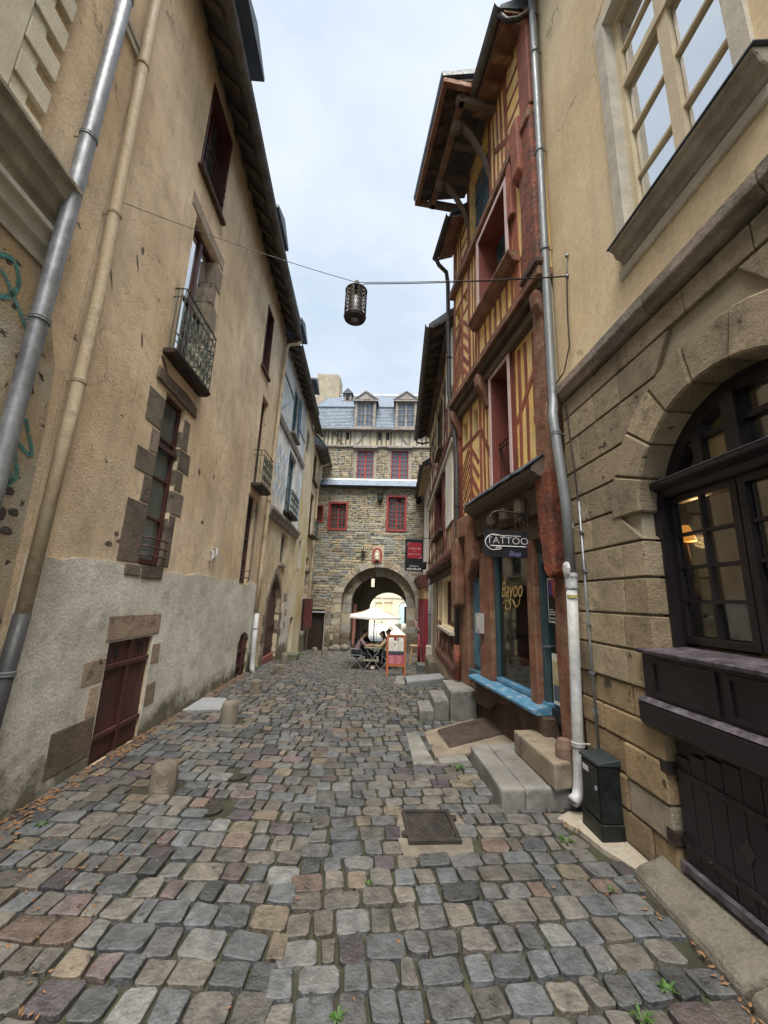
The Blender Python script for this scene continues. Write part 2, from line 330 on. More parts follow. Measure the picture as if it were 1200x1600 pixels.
def worn(o, st=.012, lv=4):                    # chipped, uneven stone
    a = o.modifiers.new('cut', 'SUBSURF'); a.subdivision_type = 'SIMPLE'; a.levels = lv; a.render_levels = lv
    d = o.modifiers.new('wear', 'DISPLACE'); d.texture = CLOUD; d.texture_coords = 'GLOBAL'; d.strength = st; d.mid_level = .5
    o.data.polygons.foreach_set('use_smooth', [True] * len(o.data.polygons)); return o
rng = random.Random(7)
def J(a): return rng.uniform(-a, a)
def timber(fr, parent, u0, z0, u1, z1, wd, mat, w0=-.02, w1=.008, name='timber', jit=.018):
    d = Vector((u1 - u0, z1 - z0)); d.normalize(); nx, nz_ = -d.y, d.x; m = MB(); h = wd / 2
    wd *= .9; h = wd / 2; mu, mz = (u0 + u1) / 2 + nx * J(jit), (z0 + z1) / 2 + nz_ * J(jit)
    pts = [(u0 + nx * (h + J(jit)), z0 + nz_ * h), (mu + nx * (h + J(jit * .6)), mz + nz_ * h), (u1 + nx * (h + J(jit)), z1 + nz_ * h),
           (u1 - nx * (h + J(jit)), z1 - nz_ * h), (mu - nx * (h + J(jit * .6)), mz - nz_ * h), (u0 - nx * (h + J(jit)), z0 - nz_ * h)]
    m.prism(fr, pts, w0, w1 + J(.004))
    return obj(name, m, mat, parent)
def window(fr, parent, u0, u1, z0, z1, w, cols, rows, fm, gm, fw=.05, mw=.022, mull=True, th=.05, transom=None, name='window', special=None):
    m = MB(); m.box(fr, u0, u0 + fw, w, w + th, z0, z1); m.box(fr, u1 - fw, u1, w, w + th, z0, z1)
    m.box(fr, u0 + fw, u1 - fw, w, w + th, z0, z0 + fw); m.box(fr, u0 + fw, u1 - fw, w, w + th, z1 - fw, z1)
    a, b, c, d = u0 + fw, u1 - fw, z0 + fw, z1 - fw; us = [(a, b)]
    if mull:
        mm = (a + b) / 2; k = fw * .8; m.box(fr, mm - k, mm + k, w, w + th * .96, c, d); us = [(a, mm - k), (mm + k, b)]
    zs = [(c, d)]
    if transom: m.box(fr, a, b, w + .001, w + th * 1.3, transom - fw * .6, transom + fw * .6); zs = [(c, transom - fw * .6), (transom + fw * .6, d)]
    cells = []
    for (p, q) in us:
        for iz, (r, s) in enumerate(zs):
            rr = rows if not isinstance(rows, tuple) else rows[iz]
            for i in range(1, cols): x = p + (q - p) * i / cols; m.box(fr, x - mw / 2, x + mw / 2, w + .006, w + th * .8, r, s)
            for j in range(1, rr): y = r + (s - r) * j / rr; m.box(fr, p, q, w + .008, w + th * .75, y - mw / 2, y + mw / 2)
            cells += [(p + (q - p) * i / cols, p + (q - p) * (i + 1) / cols, r + (s - r) * j / rr, r + (s - r) * (j + 1) / rr) for i in range(cols) for j in range(rr)]
    o = obj(name, m, fm, parent)
    for n_, (p, q, r, s) in enumerate(cells):
        t = J(.004); g = MB(); e = mw * .4
        vs = [fr.P(p + e, w + .012 + t, r + e), fr.P(q - e, w + .012 - t, r + e), fr.P(q - e, w + .014 - t, s - e), fr.P(p + e, w + .014 + t, s - e)]
        g.quadprism(vs, [v - fr.n * .004 for v in vs])
        obj('pane', g, special if special and n_ == 2 else gm, o)
    return o
def frame4(fr, parent, u0, u1, z0, z1, t, w0, w1, mat, name='window_frame', bottom=True):
    e = .006; m = MB(); m.box(fr, u0 - t, u0 + e, w0, w1, z0 - (t if bottom else 0), z1 + t); m.box(fr, u1 - e, u1 + t, w0, w1, z0 - (t if bottom else 0), z1 + t)
    m.box(fr, u0 + e, u1 - e, w0, w1, z1 - e, z1 + t)
    if bottom: m.box(fr, u0 + e, u1 - e, w0, w1, z0 - t, z0 + e)
    return obj(name, m, mat, parent)
def downpipe(pts, r, mat, parent, clamps=(), cm=None):
    o = obj('downpipe', mb_('tube', pts, r, 14), mat, parent, smooth=True)
    for p, n in clamps:
        m = MB(); p = Vector(p); m.lathe(p, [(r + .001, -.018), (r + .009, -.015), (r + .009, -.004), (r + .004, -.003), (r + .004, .003), (r + .009, .004), (r + .009, .015), (r + .001, .018)], 14)
        m.tube([p - Vector(n) * (r + .06), p - Vector(n) * r * .9], .007, 6)
        obj('clamp', m, cm or mat, o, smooth=False)
    return o
def scroll_railing(fr, parent, u0, u1, w0, w1, z0, z1, mat, k):
    m = MB(); P = fr.P
    for z in (z0 + .02, z1 - .12, z1): m.tube([P(u0, w0, z), P(u0, w1, z), P(u1, w1, z), P(u1, w0, z)], .011 if z > z1 - .05 else .008, 6)
    for i in range(k + 1):
        u = u0 + (u1 - u0) * i / k; m.tube([P(u, w1, z0), P(u, w1, z1)], .007, 5)
        if i < k:
            c = u + (u1 - u0) / k / 2; rr = (u1 - u0) / k * .42
            for cz, sg in ((z0 + .16, 1), (z0 + .36, -1), (z0 + .54, 1)):
                if cz + rr < z1: m.tube([P(c + sg * rr * (1 - t / 16) * math.cos(t * .75), w1, cz + .1 * (1 - t / 16) * math.sin(t * .75)) for t in range(14)], .006, 4)
    for w_ in (w0 + (w1 - w0) * .33, w0 + (w1 - w0) * .66):
        for u in (u0, u1): m.tube([P(u, w_, z0), P(u, w_, z1)], .007, 5)
    return obj('railing', m, mat, parent)
def balcony(fr, parent, u0, u1, wd, z0, z1, mat, k, slab=IRON):
    b = obj('balcony', mb_('sweep', fr, [(-.02, z0 + .03), (wd * .8, z0 + .03), (wd + .01, z0 + .06), (wd + .02, z0 + .07), (wd + .02, z0 + .1), (-.02, z0 + .1)], u0 - .04, u1 + .04), slab, parent, bevel=.01)
    scroll_railing(fr, b, u0, u1, 0, wd, z0 + .1, z1, mat, k)
    return b
def text(s, p, ux, uz, size, mat, parent, name='lettering', ext=.002, shear=0, sx=1, off=0, align='CENTER'):
    c = bpy.data.curves.new(name, 'FONT'); c.body = s; c.size = 1; c.align_x = align; c.align_y = 'CENTER'; c.extrude = 0; c.shear = shear; c.offset = off
    t = bpy.data.objects.new(name, c); C.objects.link(t); dg = bpy.context.evaluated_depsgraph_get()
    me = bpy.data.meshes.new_from_object(t.evaluated_get(dg)); bpy.data.objects.remove(t)
    ux = Vector(ux).normalized(); uz = Vector(uz).normalized(); n = ux.cross(uz); p = Vector(p); m = MB()
    vs = [p + ux * v.co.x * size * sx + uz * v.co.y * size + n * ext for v in me.vertices]
    m.add(vs, [tuple(f.vertices) for f in me.polygons]); bpy.data.meshes.remove(me)
    return obj(name, m, mat, parent)
def lerp(a, b, t): return a + (b - a) * t
def sst(a, b, x): t = max(0, min(1, (x - a) / (b - a))); return t * t * (3 - 2 * t)

# ------------------------------------------------------------------ ground
def g(x, y):                                   # the street falls away towards the gate, its middle lower than its edges
    c = -.70 * sst(7.2, 14.6, y)
    e = -.62 * sst(8.0, 18.5, y)
    k = sst(.9, 2.5, abs(x - .3))
    z = c + (e - c) * k
    if y < 9: z += .012 * noise.noise(Vector((x * .9, y * .9, 0)))
    if y > 17.5 and -2.6 < x < 2.8: z = lerp(z, -.70, sst(17.5, 18.6, y))
    return z
xs = [-160, -80, -40, -20, -8, -4] + [-3 + i * .25 for i in range(25)] + [3.5, 5, 8, 20, 40, 80, 160]
ys = [-60, -20, -8, -3, -1] + [i * .4 for i in range(61)] + [26, 30, 36, 45, 60, 100, 180, 300]
m = MB(); m.v = [Vector((x, y, (g(x, y) if -4 < x < 4 else g(max(-3.5, min(3.5, x)), y)) - .028)) for y in ys for x in xs]; nx = len(xs)
m.f = [(j * nx + i, j * nx + i + 1, (j + 1) * nx + i + 1, (j + 1) * nx + i) for j in range(len(ys) - 1) for i in range(nx - 1)]; m.c = [None] * len(m.f)
street = obj('street', m, JOINT, smooth=True, kind='structure', label='cobbled lane of worn grey, brown and pink setts')

BOLLS = [(-1.65, 3.89, .215, .115), (-1.71, 5.75, .27, .12), (-1.80, 7.4, .22, .11), (-1.84, 9.35, .22, .11), (-2.12, 11.6, .27, .11), (-1.86, 16.3, .30, .12), (-1.52, 16.8, .30, .12)]
def inpoly(x, y, p):
    r = False; n = len(p)
    for i in range(n):
        (a, b), (c, d) = p[i], p[(i + 1) % n]
        if (b > y) != (d > y) and x < (c - a) * (y - b) / (d - b) + a: r = not r
    return r
STEP_LO = [(1.20, 3.65), (1.80, 3.70), (1.80, 4.75), (1.20, 4.60)]
APRON = [(.88, 4.66), (1.24, 4.78), (1.95, 5.2), (1.92, 6.1), (1.60, 6.05), (.84, 5.55)]
STRIP = [(.58, 4.50), (.81, 4.52), (.76, 5.50), (.60, 5.48)]
BLOCKS = [STEP_LO, APRON, STRIP,
          [(.86, 6.05), (1.9, 6.2), (1.9, 7.0), (.86, 6.9)],                      # three steps
          [(.34, 3.13), (.79, 3.14), (.79, 3.61), (.34, 3.61)],                   # iron cover and its mortar
          [(1.70, -1), (2.1, -1), (2.1, 2.95), (1.72, 2.72)],                     # kerb
          [(1.72, 3.1), (1.82, 2.86), (2.1, 2.86), (2.1, 3.75), (1.72, 3.62), (1.65, 3.5)],                  # cement by the cabinet
          [(-2.6, 6.15), (-1.98, 6.25), (-2.1, 6.95), (-2.6, 6.95)],              # slab by the cellar door
          [(.95, 8.75), (1.95, 9.2), (1.98, 10.2), (1.0, 9.85)]]                  # far slab
def blocked(x, y):
    for b in BLOCKS:
        if inpoly(x, y, b): return True
    for (a, b, h, r) in BOLLS:
        if (x - a) ** 2 + (y - b) ** 2 < (r + .05) ** 2: return True
    for (a, b) in ((-1.13, 3.59), (-1.12, 4.19), (-1.15, 5.43)):
        if (x - a) ** 2 + (y - b) ** 2 < .115 ** 2: return True
    return False
PAL = [((.178, .178, .172), 24), ((.158, .168, .174), 24), ((.190, .177, .157), 24), ((.210, .188, .158), 16), ((.255, .210, .155), 5), ((.215, .160, .128), 5), ((.190, .148, .145), 6),
       ((.125, .108, .116), 4), ((.225, .228, .220), 5), ((.105, .110, .112), 9), ((.26, .225, .165), 2)]
PW = [p[1] for p in PAL]
def cobcol(x, y):
    c = rng.choices(PAL, PW)[0][0]
    if x > .2 and rng.random() < .45: c = rng.choices(PAL[:4], PW[:4])[0][0]
    f = rng.uniform(.46, .88); return tuple(v * f for v in c)
stones = []
SEAM = -.33
for side in (-1, 1):
    y = .9
    while y < 22:
        pitch = rng.uniform(.135, .175) if y < 9 else rng.uniform(.14, .17)
        x = SEAM + (.0 if side > 0 else 0) + side * rng.uniform(-.035, .0)
        lim = 2.35 if side > 0 else -2.53
        while (x < lim) if side > 0 else (x > lim):
            wd = rng.choice((.12, .14, .155, .17, .19, .215)) * rng.uniform(.92, 1.1)
            if rng.random() < .12: wd = rng.uniform(.08, .12)
            cx = x + side * wd / 2
            sk = .055 * abs(cx - SEAM) if side < 0 else .075 * abs(cx - SEAM)
            wv = .035 * noise.noise(Vector((cx * .8, y * .5, 3.1)))
            cy = y + sk + wv + pitch / 2
            if not blocked(cx, cy) and not (side > 0 and cx > (1.95 if cy < 3.9 else 1.98 - .1 * (cy - 3.9) if cy < 7 else 1.6 + .08 * (cy - 7))) and not (cy > 18.7 and not -1.0 < cx < 2.3):
                a, b = wd / 2 - rng.uniform(.006, .012), pitch / 2 - rng.uniform(.006, .012)
                ch = rng.uniform(.12, .30); cv = ch * a / max(b, .03) * rng.uniform(.8, 1.3)
                pts = []
                for (sx, sy) in ((1, -1), (1, 1), (-1, 1), (-1, -1)):
                    jx, jy = J(.008), J(.008)
                    p1 = (sx * a + jx, sy * b * (1 - min(cv, .5)) + jy); p2 = (sx * a * (1 - ch) + jx, sy * b + jy)
                    pts += [p1, p2] if sx * sy < 0 and False else ([p1, p2] if sx * sy > 0 else [p2, p1])
                pts.insert(8, ((pts[7][0] + pts[0][0]) / 2, (pts[7][1] + pts[0][1]) / 2 + J(.006))); pts.insert(4, ((pts[3][0] + pts[4][0]) / 2, (pts[3][1] + pts[4][1]) / 2 + J(.006)))
                an = math.atan2(side * .06, 1) + J(.05); ca, sa = math.cos(an), math.sin(an)
                pts = [(cx + p * ca - q * sa, cy + p * sa + q * ca) for p, q in pts]
                stones.append((cx, cy, pts, cobcol(cx, cy)))
            x += side * wd
        y += pitch
rank = []
for i, (cx, cy, pts, c) in enumerate(stones):
    s = on_screen((cx, cy, g(cx, cy)))
    vis = s and -.02 < s[0] < 1.02 and s[1] < 1.03
    rank.append((-(1 / s[2] ** 3) if vis else 0, i))
near = set(i for _, i in sorted(rank)[:300])
rest = MB()
for i, (cx, cy, pts, c) in enumerate(stones):
    z0 = g(cx, cy) + J(.006); tx, ty = J(.04), J(.04)
    fn = lambda x, y, h, z0=z0, tx=tx, ty=ty, cx=cx, cy=cy: Vector((x, y, z0 + h - .012 + (x - cx) * tx + (y - cy) * ty + (g(x, y) - g(cx, cy))))
    if i in near:
        mm = MB(); mm.stone(fn, pts, .014, rng.uniform(.90, .955), c, .0005, rng.uniform(.62, .8)); obj('cobble', mm, COB, street)
    else: rest.stone(fn, pts, .014, rng.uniform(.90, .955), c, .0005, rng.uniform(.62, .8))
obj('cobble_field', rest, COB, street, kind='stuff')

# ================================================================== LEFT SIDE
LF = Fr((-2.55, 0), (0, 1), (1, 0))            # u = distance along the lane
def body(fr, parent, u0, u1, w1, depth, z0, z1):   # dark rooms behind a facade
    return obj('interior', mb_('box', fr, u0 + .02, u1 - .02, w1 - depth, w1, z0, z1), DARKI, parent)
def roof_slope(fr, parent, u0, u1, we, ze, wr, zr, th, mat, name='roof'):
    return obj(name, mb_('sweep', fr, [(we, ze), (wr, zr), (wr - (wr - we) * .0, zr + th), (we, ze + th)], u0, u1), mat, parent)
def halfgutter(fr, parent, pa, pb, r, mat):
    m = MB(); a, b = fr.P(*pa), fr.P(*pb); rings = []
    for p in (a, b):
        o = [p + fr.n * math.cos(R(t)) * r + Vector((0, 0, math.sin(R(t)) * r)) for t in range(180, 361, 20)]
        o += [p + fr.n * math.cos(R(t)) * (r - .008) + Vector((0, 0, math.sin(R(t)) * (r - .008))) for t in range(360, 179, -20)]
        rings.append(o)
    m.quadprism(rings[0], rings[1]); m.tube([a + fr.n * r, b + fr.n * r], .009, 6)
    return obj('gutter', m, mat, parent, smooth=False)
def rough_line(u0, u1, z, amp, n, seed):
    return [(lerp(u0, u1, i / n), z + amp * noise.noise(Vector((lerp(u0, u1, i / n) * 2.1, seed, 0))) + amp * .4 * noise.noise(Vector((lerp(u0, u1, i / n) * 9, seed, 2)))) for i in range(n + 1)]
def stone_block(fr, parent, u0, u1, z0, z1, w0, w1, col, mat=ASH, name='stone', j=.012, bevel=.012):
    m = MB(); m.prism(fr, [(u0 + J(j), z0 + J(j * .5)), (u1 + J(j), z0 + J(j * .5)), (u1 + J(j), z1 + J(j * .5)), (u0 + J(j), z1 + J(j * .5))], w0, w1, col)
    return obj(name, m, mat, parent, bevel=bevel, seg=2)
DST = (.215, .185, .155)
def dst(): f = rng.uniform(.6, 1.35); return (.235 * f, .195 * f * rng.uniform(.95, 1.03), .15 * f)

# ---- first house on the left
H1 = emp('corner_house', (-2.7, 1, 0), 'tan rendered house at the left edge with moulded pale window surround and zinc pipe', 'house')
obj('wall', wall(LF, [(-2, -.3), (3.06, -.3), (3.06, 10.5), (-2, 10.5)], [rect(.7, 1.93, 4.9, 7.4)], 0, -.4), TAN, H1)
obj('lower_render', mb_('prism', LF, [(-2, -.3), (3.03, -.3), (3.0, 1.3), (2.98, 2.4)] + [(2.97, 2.9), (2.93, 3.35), (2.78, 3.72), (2.66, 3.98), (-2, 3.98)], -.01, .014), GREYO, H1)
body(LF, H1, -2, 3.06, -.41, 4, -.3, 10.4)
roof_slope(LF, H1, -2.2, 3.05, .45, 10.55, -3, 13.2, .12, SLATED)
# big window off the frame edge: moulded sill, toothed quoins
sl_ = obj('window_sill', mb_('sweep', LF, [(-.01, 4.28), (.05, 4.28), (.06, 4.36), (.10, 4.39), (.11, 4.47), (.16, 4.50), (.17, 4.60), (.21, 4.62), (.21, 4.66), (-.01, 4.70)], -1, 2.60), SILLST, H1, bevel=.006)
q = obj('window_surround', mb_('box', LF, 1.85, 2.06, .0, .05, 4.70, 9.6), PALEST, H1, bevel=.01)
z = 4.71; i = 0
while z < 9.4:
    h = .20 if i % 2 == 0 else .115
    o = obj('quoin', mb_('box', LF, 2.063, 2.33 if i % 2 == 0 else 2.20, -.01, .048 if i % 2 == 0 else .03, z, z + h - .006), PALEST, q, bevel=.008, seg=2); z += h; i += 1
window(LF, H1, .7, 1.85, 4.9, 7.4, -.2, 2, 4, CREAMF, GLD)
obj('lintel_moulding', mb_('sweep', LF, [(-.01, 3.99), (.03, 3.99), (.035, 4.08), (.07, 4.11), (.075, 4.19), (.11, 4.22), (.11, 4.27), (-.01, 4.275)], -1, 2.69), STONEF, H1, bevel=.005)
m = MB()
for z in (6.86, 6.97): m.box(LF, 2.74, 3.04, -.01, .03, z, z + .06)
obj('ledge', m, STONEF, H1)
# exposed rubble patch
pe = obj('bare_patch', mb_('prism', LF, [(2.05, 2.55), (2.38, 2.6), (2.42, 3.1), (2.30, 3.5), (2.0, 3.62), (1.6, 3.5), (1.6, 2.6)], .0, .019), pm('patch_brown', (.36, .25, .16), .95, .35, 9, (.22, .15, .10), .5, 12, .9, 40, .03), H1)
for k, (u, z, a, b) in enumerate([(2.62, 2.10, .10, .055), (2.76, 2.13, .08, .06), (2.70, 1.98, .12, .045), (2.86, 2.02, .06, .03), (2.60, 2.28, .07, .05), (2.80, 2.30, .06, .035), (2.88, 2.16, .05, .03)]):
    m = MB(); pts = [(u + a * math.cos(t * .785) * rng.uniform(.8, 1.15), z + b * math.sin(t * .785) * rng.uniform(.8, 1.15)) for t in range(8)]
    m.stone(lambda x, y, h: LF.P(x, .012 + h, y), pts, .007, .8, (.085, .075, .065)); obj('stone', m, RUB, H1)
zp = downpipe([(-2.4, 2.59, 8.5), (-2.4, 2.585, 6), (-2.4, 2.575, 4.6), (-2.41, 2.56, 2.2), (-2.42, 2.54, 1.2), (-2.42, 2.54, -.1)], .056, ZINC, H1,
              [((-2.4, 2.588, 6.85), (1, 0, 0)), ((-2.4, 2.58, 5.2), (1, 0, 0)), ((-2.4, 2.567, 3.5), (1, 0, 0)), ((-2.41, 2.55, 1.85), (1, 0, 0))], GPIPE)
def spray(path, r, mat, parent, seg=4):
    m = MB(); n = len(path)
    L_, R_ = [], []
    for i, (u, z) in enumerate(path):
        a = path[max(i - 1, 0)]; b = path[min(i + 1, n - 1)]; d = Vector((b[0] - a[0], b[1] - a[1])); d = d.normalized() if d.length else Vector((1, 0))
        L_.append((u - d.y * r, z + d.x * r)); R_.append((u + d.y * r, z - d.x * r))
    vs = [LF.P(u, .0185, z) for u, z in L_ + R_]; m.add(vs, [(i, i + 1, n + i + 1, n + i) for i in range(n - 1)])
    return obj('graffiti', m, mat, parent)
def smooth_path(p, k=6):
    o = []
    for i in range(len(p) - 1):
        a, b, c, d = p[max(i - 1, 0)], p[i], p[i + 1], p[min(i + 2, len(p) - 1)]
        for t in range(k):
            t /= k; f = lambda j: .5 * (2 * b[j] + (c[j] - a[j]) * t + (2 * a[j] - 5 * b[j] + 4 * c[j] - d[j]) * t * t + (3 * b[j] - a[j] - 3 * c[j] + d[j]) * t ** 3)
            o.append((f(0), f(1)))
    return o + [p[-1]]
for pth in ([(2.16, 3.80), (2.28, 3.86), (2.36, 3.74), (2.30, 3.58), (2.18, 3.56), (2.22, 3.72), (2.36, 3.62), (2.50, 3.48)],
            [(2.66, 2.86), (2.78, 2.62), (2.62, 2.66), (2.70, 2.44), (2.60, 2.36), (2.52, 2.44), (2.58, 2.54), (2.66, 2.40), (2.62, 2.26), (2.50, 2.24)], [(2.40, 2.60), (2.46, 2.42), (2.52, 2.60), (2.58, 2.40)]):
    spray(smooth_path([(u + .13, z - .02) for u, z in pth]), .018, GRAFT, H1)
for pth in ([(2.62, 3.42), (2.70, 3.36), (2.76, 3.14), (2.80, 3.04)], [(2.70, 3.36), (2.69, 3.12)], [(2.69, 3.34), (2.60, 3.22)], [(2.70, 3.38), (2.77, 3.38), (2.74, 3.30), (2.68, 3.28)]):
    spray(smooth_path(pth), .013, GRAFB, H1)

# ---- the long tan house
H2 = emp('long_tan_house', (-2.7, 6.3, 0), 'long tan rendered house with patchy plaster, oxblood windows and grey render at its foot', 'house')
ho2 = [rect(4.42, 5.22, 7.4, 8.95), rect(4.55, 5.36, 4.42, 6.72), rect(4.56, 5.08, 1.93, 4.06), rect(4.27, 5.12, -.02, 1.12), rect(8.05, 8.62, 6.68, 8.25), rect(8.42, 8.92, 3.98, 6.15),
       rect(8.22, 8.78, 1.85, 3.75), [(8.55, -.05), (9.3, -.05), (9.3, .66), (9.15, .80), (8.92, .86), (8.7, .80), (8.55, .66)]]
obj('wall', wall(LF, [(3.07, -.3), (9.78, -.4), (9.78, 9.15), (3.07, 9.6)], ho2, .0, -.36), TAN, H2)
top = rough_line(3.08, 9.76, 1.90, .05, 40, 4.4)
top = [(u, min(z, 1.915) if 4.4 < u < 5.3 else (min(z, 1.83) if 8.1 < u < 8.9 else z)) for u, z in top]
obj('lower_render', wall(LF, [(9.76, -.4), (3.08, -.3)] + top, [ho2[3], ho2[7]], .016, -.001), GREYR, H2)
body(LF, H2, 3.07, 9.78, -.37, 4, -.3, 9.0)
roof_slope(LF, H2, 3.06, 9.79, .42, 9.02, -3.2, 12.4, .1, SLATED)
# soffit boards, rafter tails, gutter
m = MB(); m.quadprism([LF.P(3.07, 0, 9.42), LF.P(3.07, .40, 8.98), LF.P(3.07, .40, 9.02), LF.P(3.07, 0, 9.46)], [LF.P(9.78, 0, 9.0), LF.P(9.78, .34, 8.62), LF.P(9.78, .34, 8.66), LF.P(9.78, 0, 9.04)])
obj('soffit', m, pm('soffit_slate', (.10, .11, .12), .8, .3, 5, None, bump=.4), H2)
for k in range(17):
    u = 3.3 + k * .39; t = (u - 3.07) / 6.7
    m = MB()
    z0 = lerp(9.42, 9.0, t); z1 = lerp(8.98, 8.62, t); wo_ = lerp(.37, .32, t)
    m.sweep(LF, [(-.02, z0 - .09), (wo_, z1 - .07), (wo_, z1 - .004), (-.02, z0 - .004)], u - .04, u + .04); obj('rafter_tail', m, DKG, H2)
halfgutter(LF, H2, (3.05, .47, 9.02), (9.95, .39, 8.68), .085, GUT)
# openings
def sash(u0, u1, z0, z1, w, rows, fm=OXD, gm=GLD, parent=H2, mull=True): return window(LF, parent, u0, u1, z0, z1, w, 1, rows, fm, gm, .045, .028, mull)
frame4(LF, H2, 4.45, 5.19, 7.43, 8.92, .03, -.22, .012, OXD, 'window_lining', True); sash(4.45, 5.19, 7.43, 8.92, -.2, 3)
obj('window_sill', mb_('box', LF, 4.36, 5.28, -.05, .07, 7.34, 7.40), DKW, H2, bevel=.008)
rl = MB(); [rl.tube([LF.P(4.46, .03, z), LF.P(5.18, .03, z)], .009, 6) for z in (7.62, 7.78, 7.9)]; obj('guard_rail', rl, IRON, H2)
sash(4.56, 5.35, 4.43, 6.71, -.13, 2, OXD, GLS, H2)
frame4(LF, H2, 4.55, 5.36, 4.5, 6.72, .0001, -.2, -.19, OXD)
for i, (z0, z1) in enumerate([(4.5, 4.85), (4.85, 5.25), (5.25, 5.58), (5.58, 5.95), (5.95, 6.3), (6.3, 6.68)]):
    stone_block(LF, H2, 5.30, 5.42 + .14 * (i % 2), z0, z1 - .01, -.34, .012, tuple(c * 1.9 for c in dst()))
stone_block(LF, H2, 4.38, 5.55, 6.73, 6.93, -.3, .012, tuple(c * 1.9 for c in dst()))
balcony(LF, H2, 4.36, 5.36, .14, 4.40, 5.36, IRONG, 9)
# tall ground-floor window with dark stone quoins
sash(4.57, 5.07, 1.95, 4.05, -.10, 4, OXD, GLW, H2, False)
obj('transom_bar', mb_('box', LF, 4.56, 5.08, -.07, -.03, 3.36, 3.42), OXD, H2)
for i, (z0, z1) in enumerate([(1.94, 2.62), (2.62, 2.94), (2.94, 3.22), (3.22, 3.52), (3.52, 3.95)]):
    stone_block(LF, H2, 5.08 - .005, 5.26 + .15 * (i % 2) + J(.03), z0, z1 - .012, -.3, .007, dst())
    stone_block(LF, H2, 4.36 - .17 * ((i + 1) % 2) + J(.03), 4.56 + .005, z0, z1 - .012, -.3, .007, dst())
stone_block(LF, H2, 4.30, 4.60, 1.80, 1.925, -.2, .03, dst()); stone_block(LF, H2, 4.62, 5.10, 1.78, 1.925, -.2, .03, dst())
obj('lintel', mb_('prism', LF, [(4.28, 4.08), (5.36, 4.06), (5.34, 4.22), (5.0, 4.27), (4.6, 4.24), (4.30, 4.25)], -.3, .03), DKG, H2, bevel=.02, seg=2)
rl = MB(); [rl.tube([LF.P(4.55, .0, z), LF.P(4.58, .05, z), LF.P(5.06, .05, z), LF.P(5.09, .0, z)], .011, 6) for z in (2.04, 2.14, 2.24)]; obj('guard_rail', rl, OXD, H2)
# cellar doors
def cellar_leaf(u0, u1, z0, z1, parent, diamond=True):
    k = 3; d = MB(); lf = obj('door_leaf', mb_('box', LF, u0, u1, -.06, -.045, z0, z1), OXD, parent)
    for i in range(k):
        a, b = lerp(u0, u1, i / k), lerp(u0, u1, (i + 1) / k); obj('plank', mb_('box', LF, a + .003, b - .003, -.0448, -.02, z0, z1), OXD, lf, bevel=.004)
    for z in (z0 + .22, z1 - .24): obj('batten', mb_('box', LF, u0 + .01, u1 - .01, -.0198, .008, z - .024, z + .024), OXD, lf, bevel=.005)
    if diamond:
        c = (u0 + u1) / 2; obj('peep_hole', mb_('prism', LF, [(c - .05, z1 - .12), (c, z1 - .2), (c + .05, z1 - .12), (c, z1 - .04)], -.0198, -.016), DARKI, lf)
cd = obj('cellar_door', mb_('box', LF, 4.685, 4.715, -.05, .006, -.0, 1.11), OXD, H2, bevel=.005)
cellar_leaf(4.275, 4.683, .01, 1.115, cd); cellar_leaf(4.717, 5.115, .01, 1.115, cd)
lc = (.38, .29, .21)
stone_block(LF, H2, 4.20, 5.24, 1.13, 1.38, -.1, .022, lc)
for (a, b, z0, z1, f) in [(5.125, 5.33, .78, 1.02, 1.2), (5.125, 5.36, .30, .56, .9), (3.95, 4.265, .76, .98, 1.3), (3.70, 4.265, .10, .46, .55), (4.1, 4.265, .46, .74, 1.5)]:
    stone_block(LF, H2, a, b, z0, z1, -.05, .020, tuple(c * f * .85 for c in lc))
cd2 = obj('cellar_door', mb_('box', LF, 8.91, 8.94, -.05, .03, -.05, .83), OXD, H2)
cellar_leaf(8.56, 8.908, -.04, .72, cd2, False); cellar_leaf(8.942, 9.29, -.04, .72, cd2, False)
# far openings
frame4(LF, H2, 8.08, 8.59, 6.71, 8.22, .03, -.22, .012, OXD, 'window_lining'); sash(8.08, 8.59, 6.71, 8.22, -.2, 3, mull=False)
obj('window_sill', mb_('box', LF, 8.0, 8.68, -.05, .06, 6.61, 6.67), DKW, H2)
sash(8.43, 8.91, 4.0, 6.14, -.14, 4, mull=False); balcony(LF, H2, 8.28, 9.06, .22, 3.88, 4.74, IRONG, 5)
sash(8.23, 8.77, 1.87, 3.74, -.12, 4, mull=False); stone_block(LF, H2, 8.80, 8.96, 1.9, 3.7, -.3, .01, (.36, .29, .21))
rl = MB(); [rl.tube([LF.P(8.22, .03, z), LF.P(8.78, .03, z)], .01, 6) for z in (1.98, 2.12)]; obj('guard_rail', rl, OXD, H2)
# gouges and bare stones in the plaster
for (u, z, a, b, rot) in [(3.28, 4.6, .02, .19, .5), (3.62, 5.0, .015, .10, .4), (3.92, 4.3, .02, .10, .3), (3.66, 5.2, .03, .05, 0), (4.0, 2.08, .07, .03, 0), (4.15, 2.13, .05, .025, 0), (4.28, 2.05, .06, .03, 0), (4.1, 2.2, .04, .03, 0), (5.75, 3.4, .045, .07, .3), (6.1, 2.7, .06, .035, 0), (6.3, 3.5, .03, .05, .2), (4.42, 4.32, .04, .16, .9)]:
    ca, sa = math.cos(rot), math.sin(rot)
    pts = [(u + a * math.cos(t * .785) * rng.uniform(.7, 1.2) * ca - b * math.sin(t * .785) * sa, z + a * math.cos(t * .785) * sa + b * math.sin(t * .785) * rng.uniform(.7, 1.2) * ca) for t in range(8)]
    m = MB(); m.stone(lambda x, y, h: LF.P(x, h - .004, y), pts, .0065, .8, (.15, .12, .09)); obj('bare_stone', m, RUB, H2)
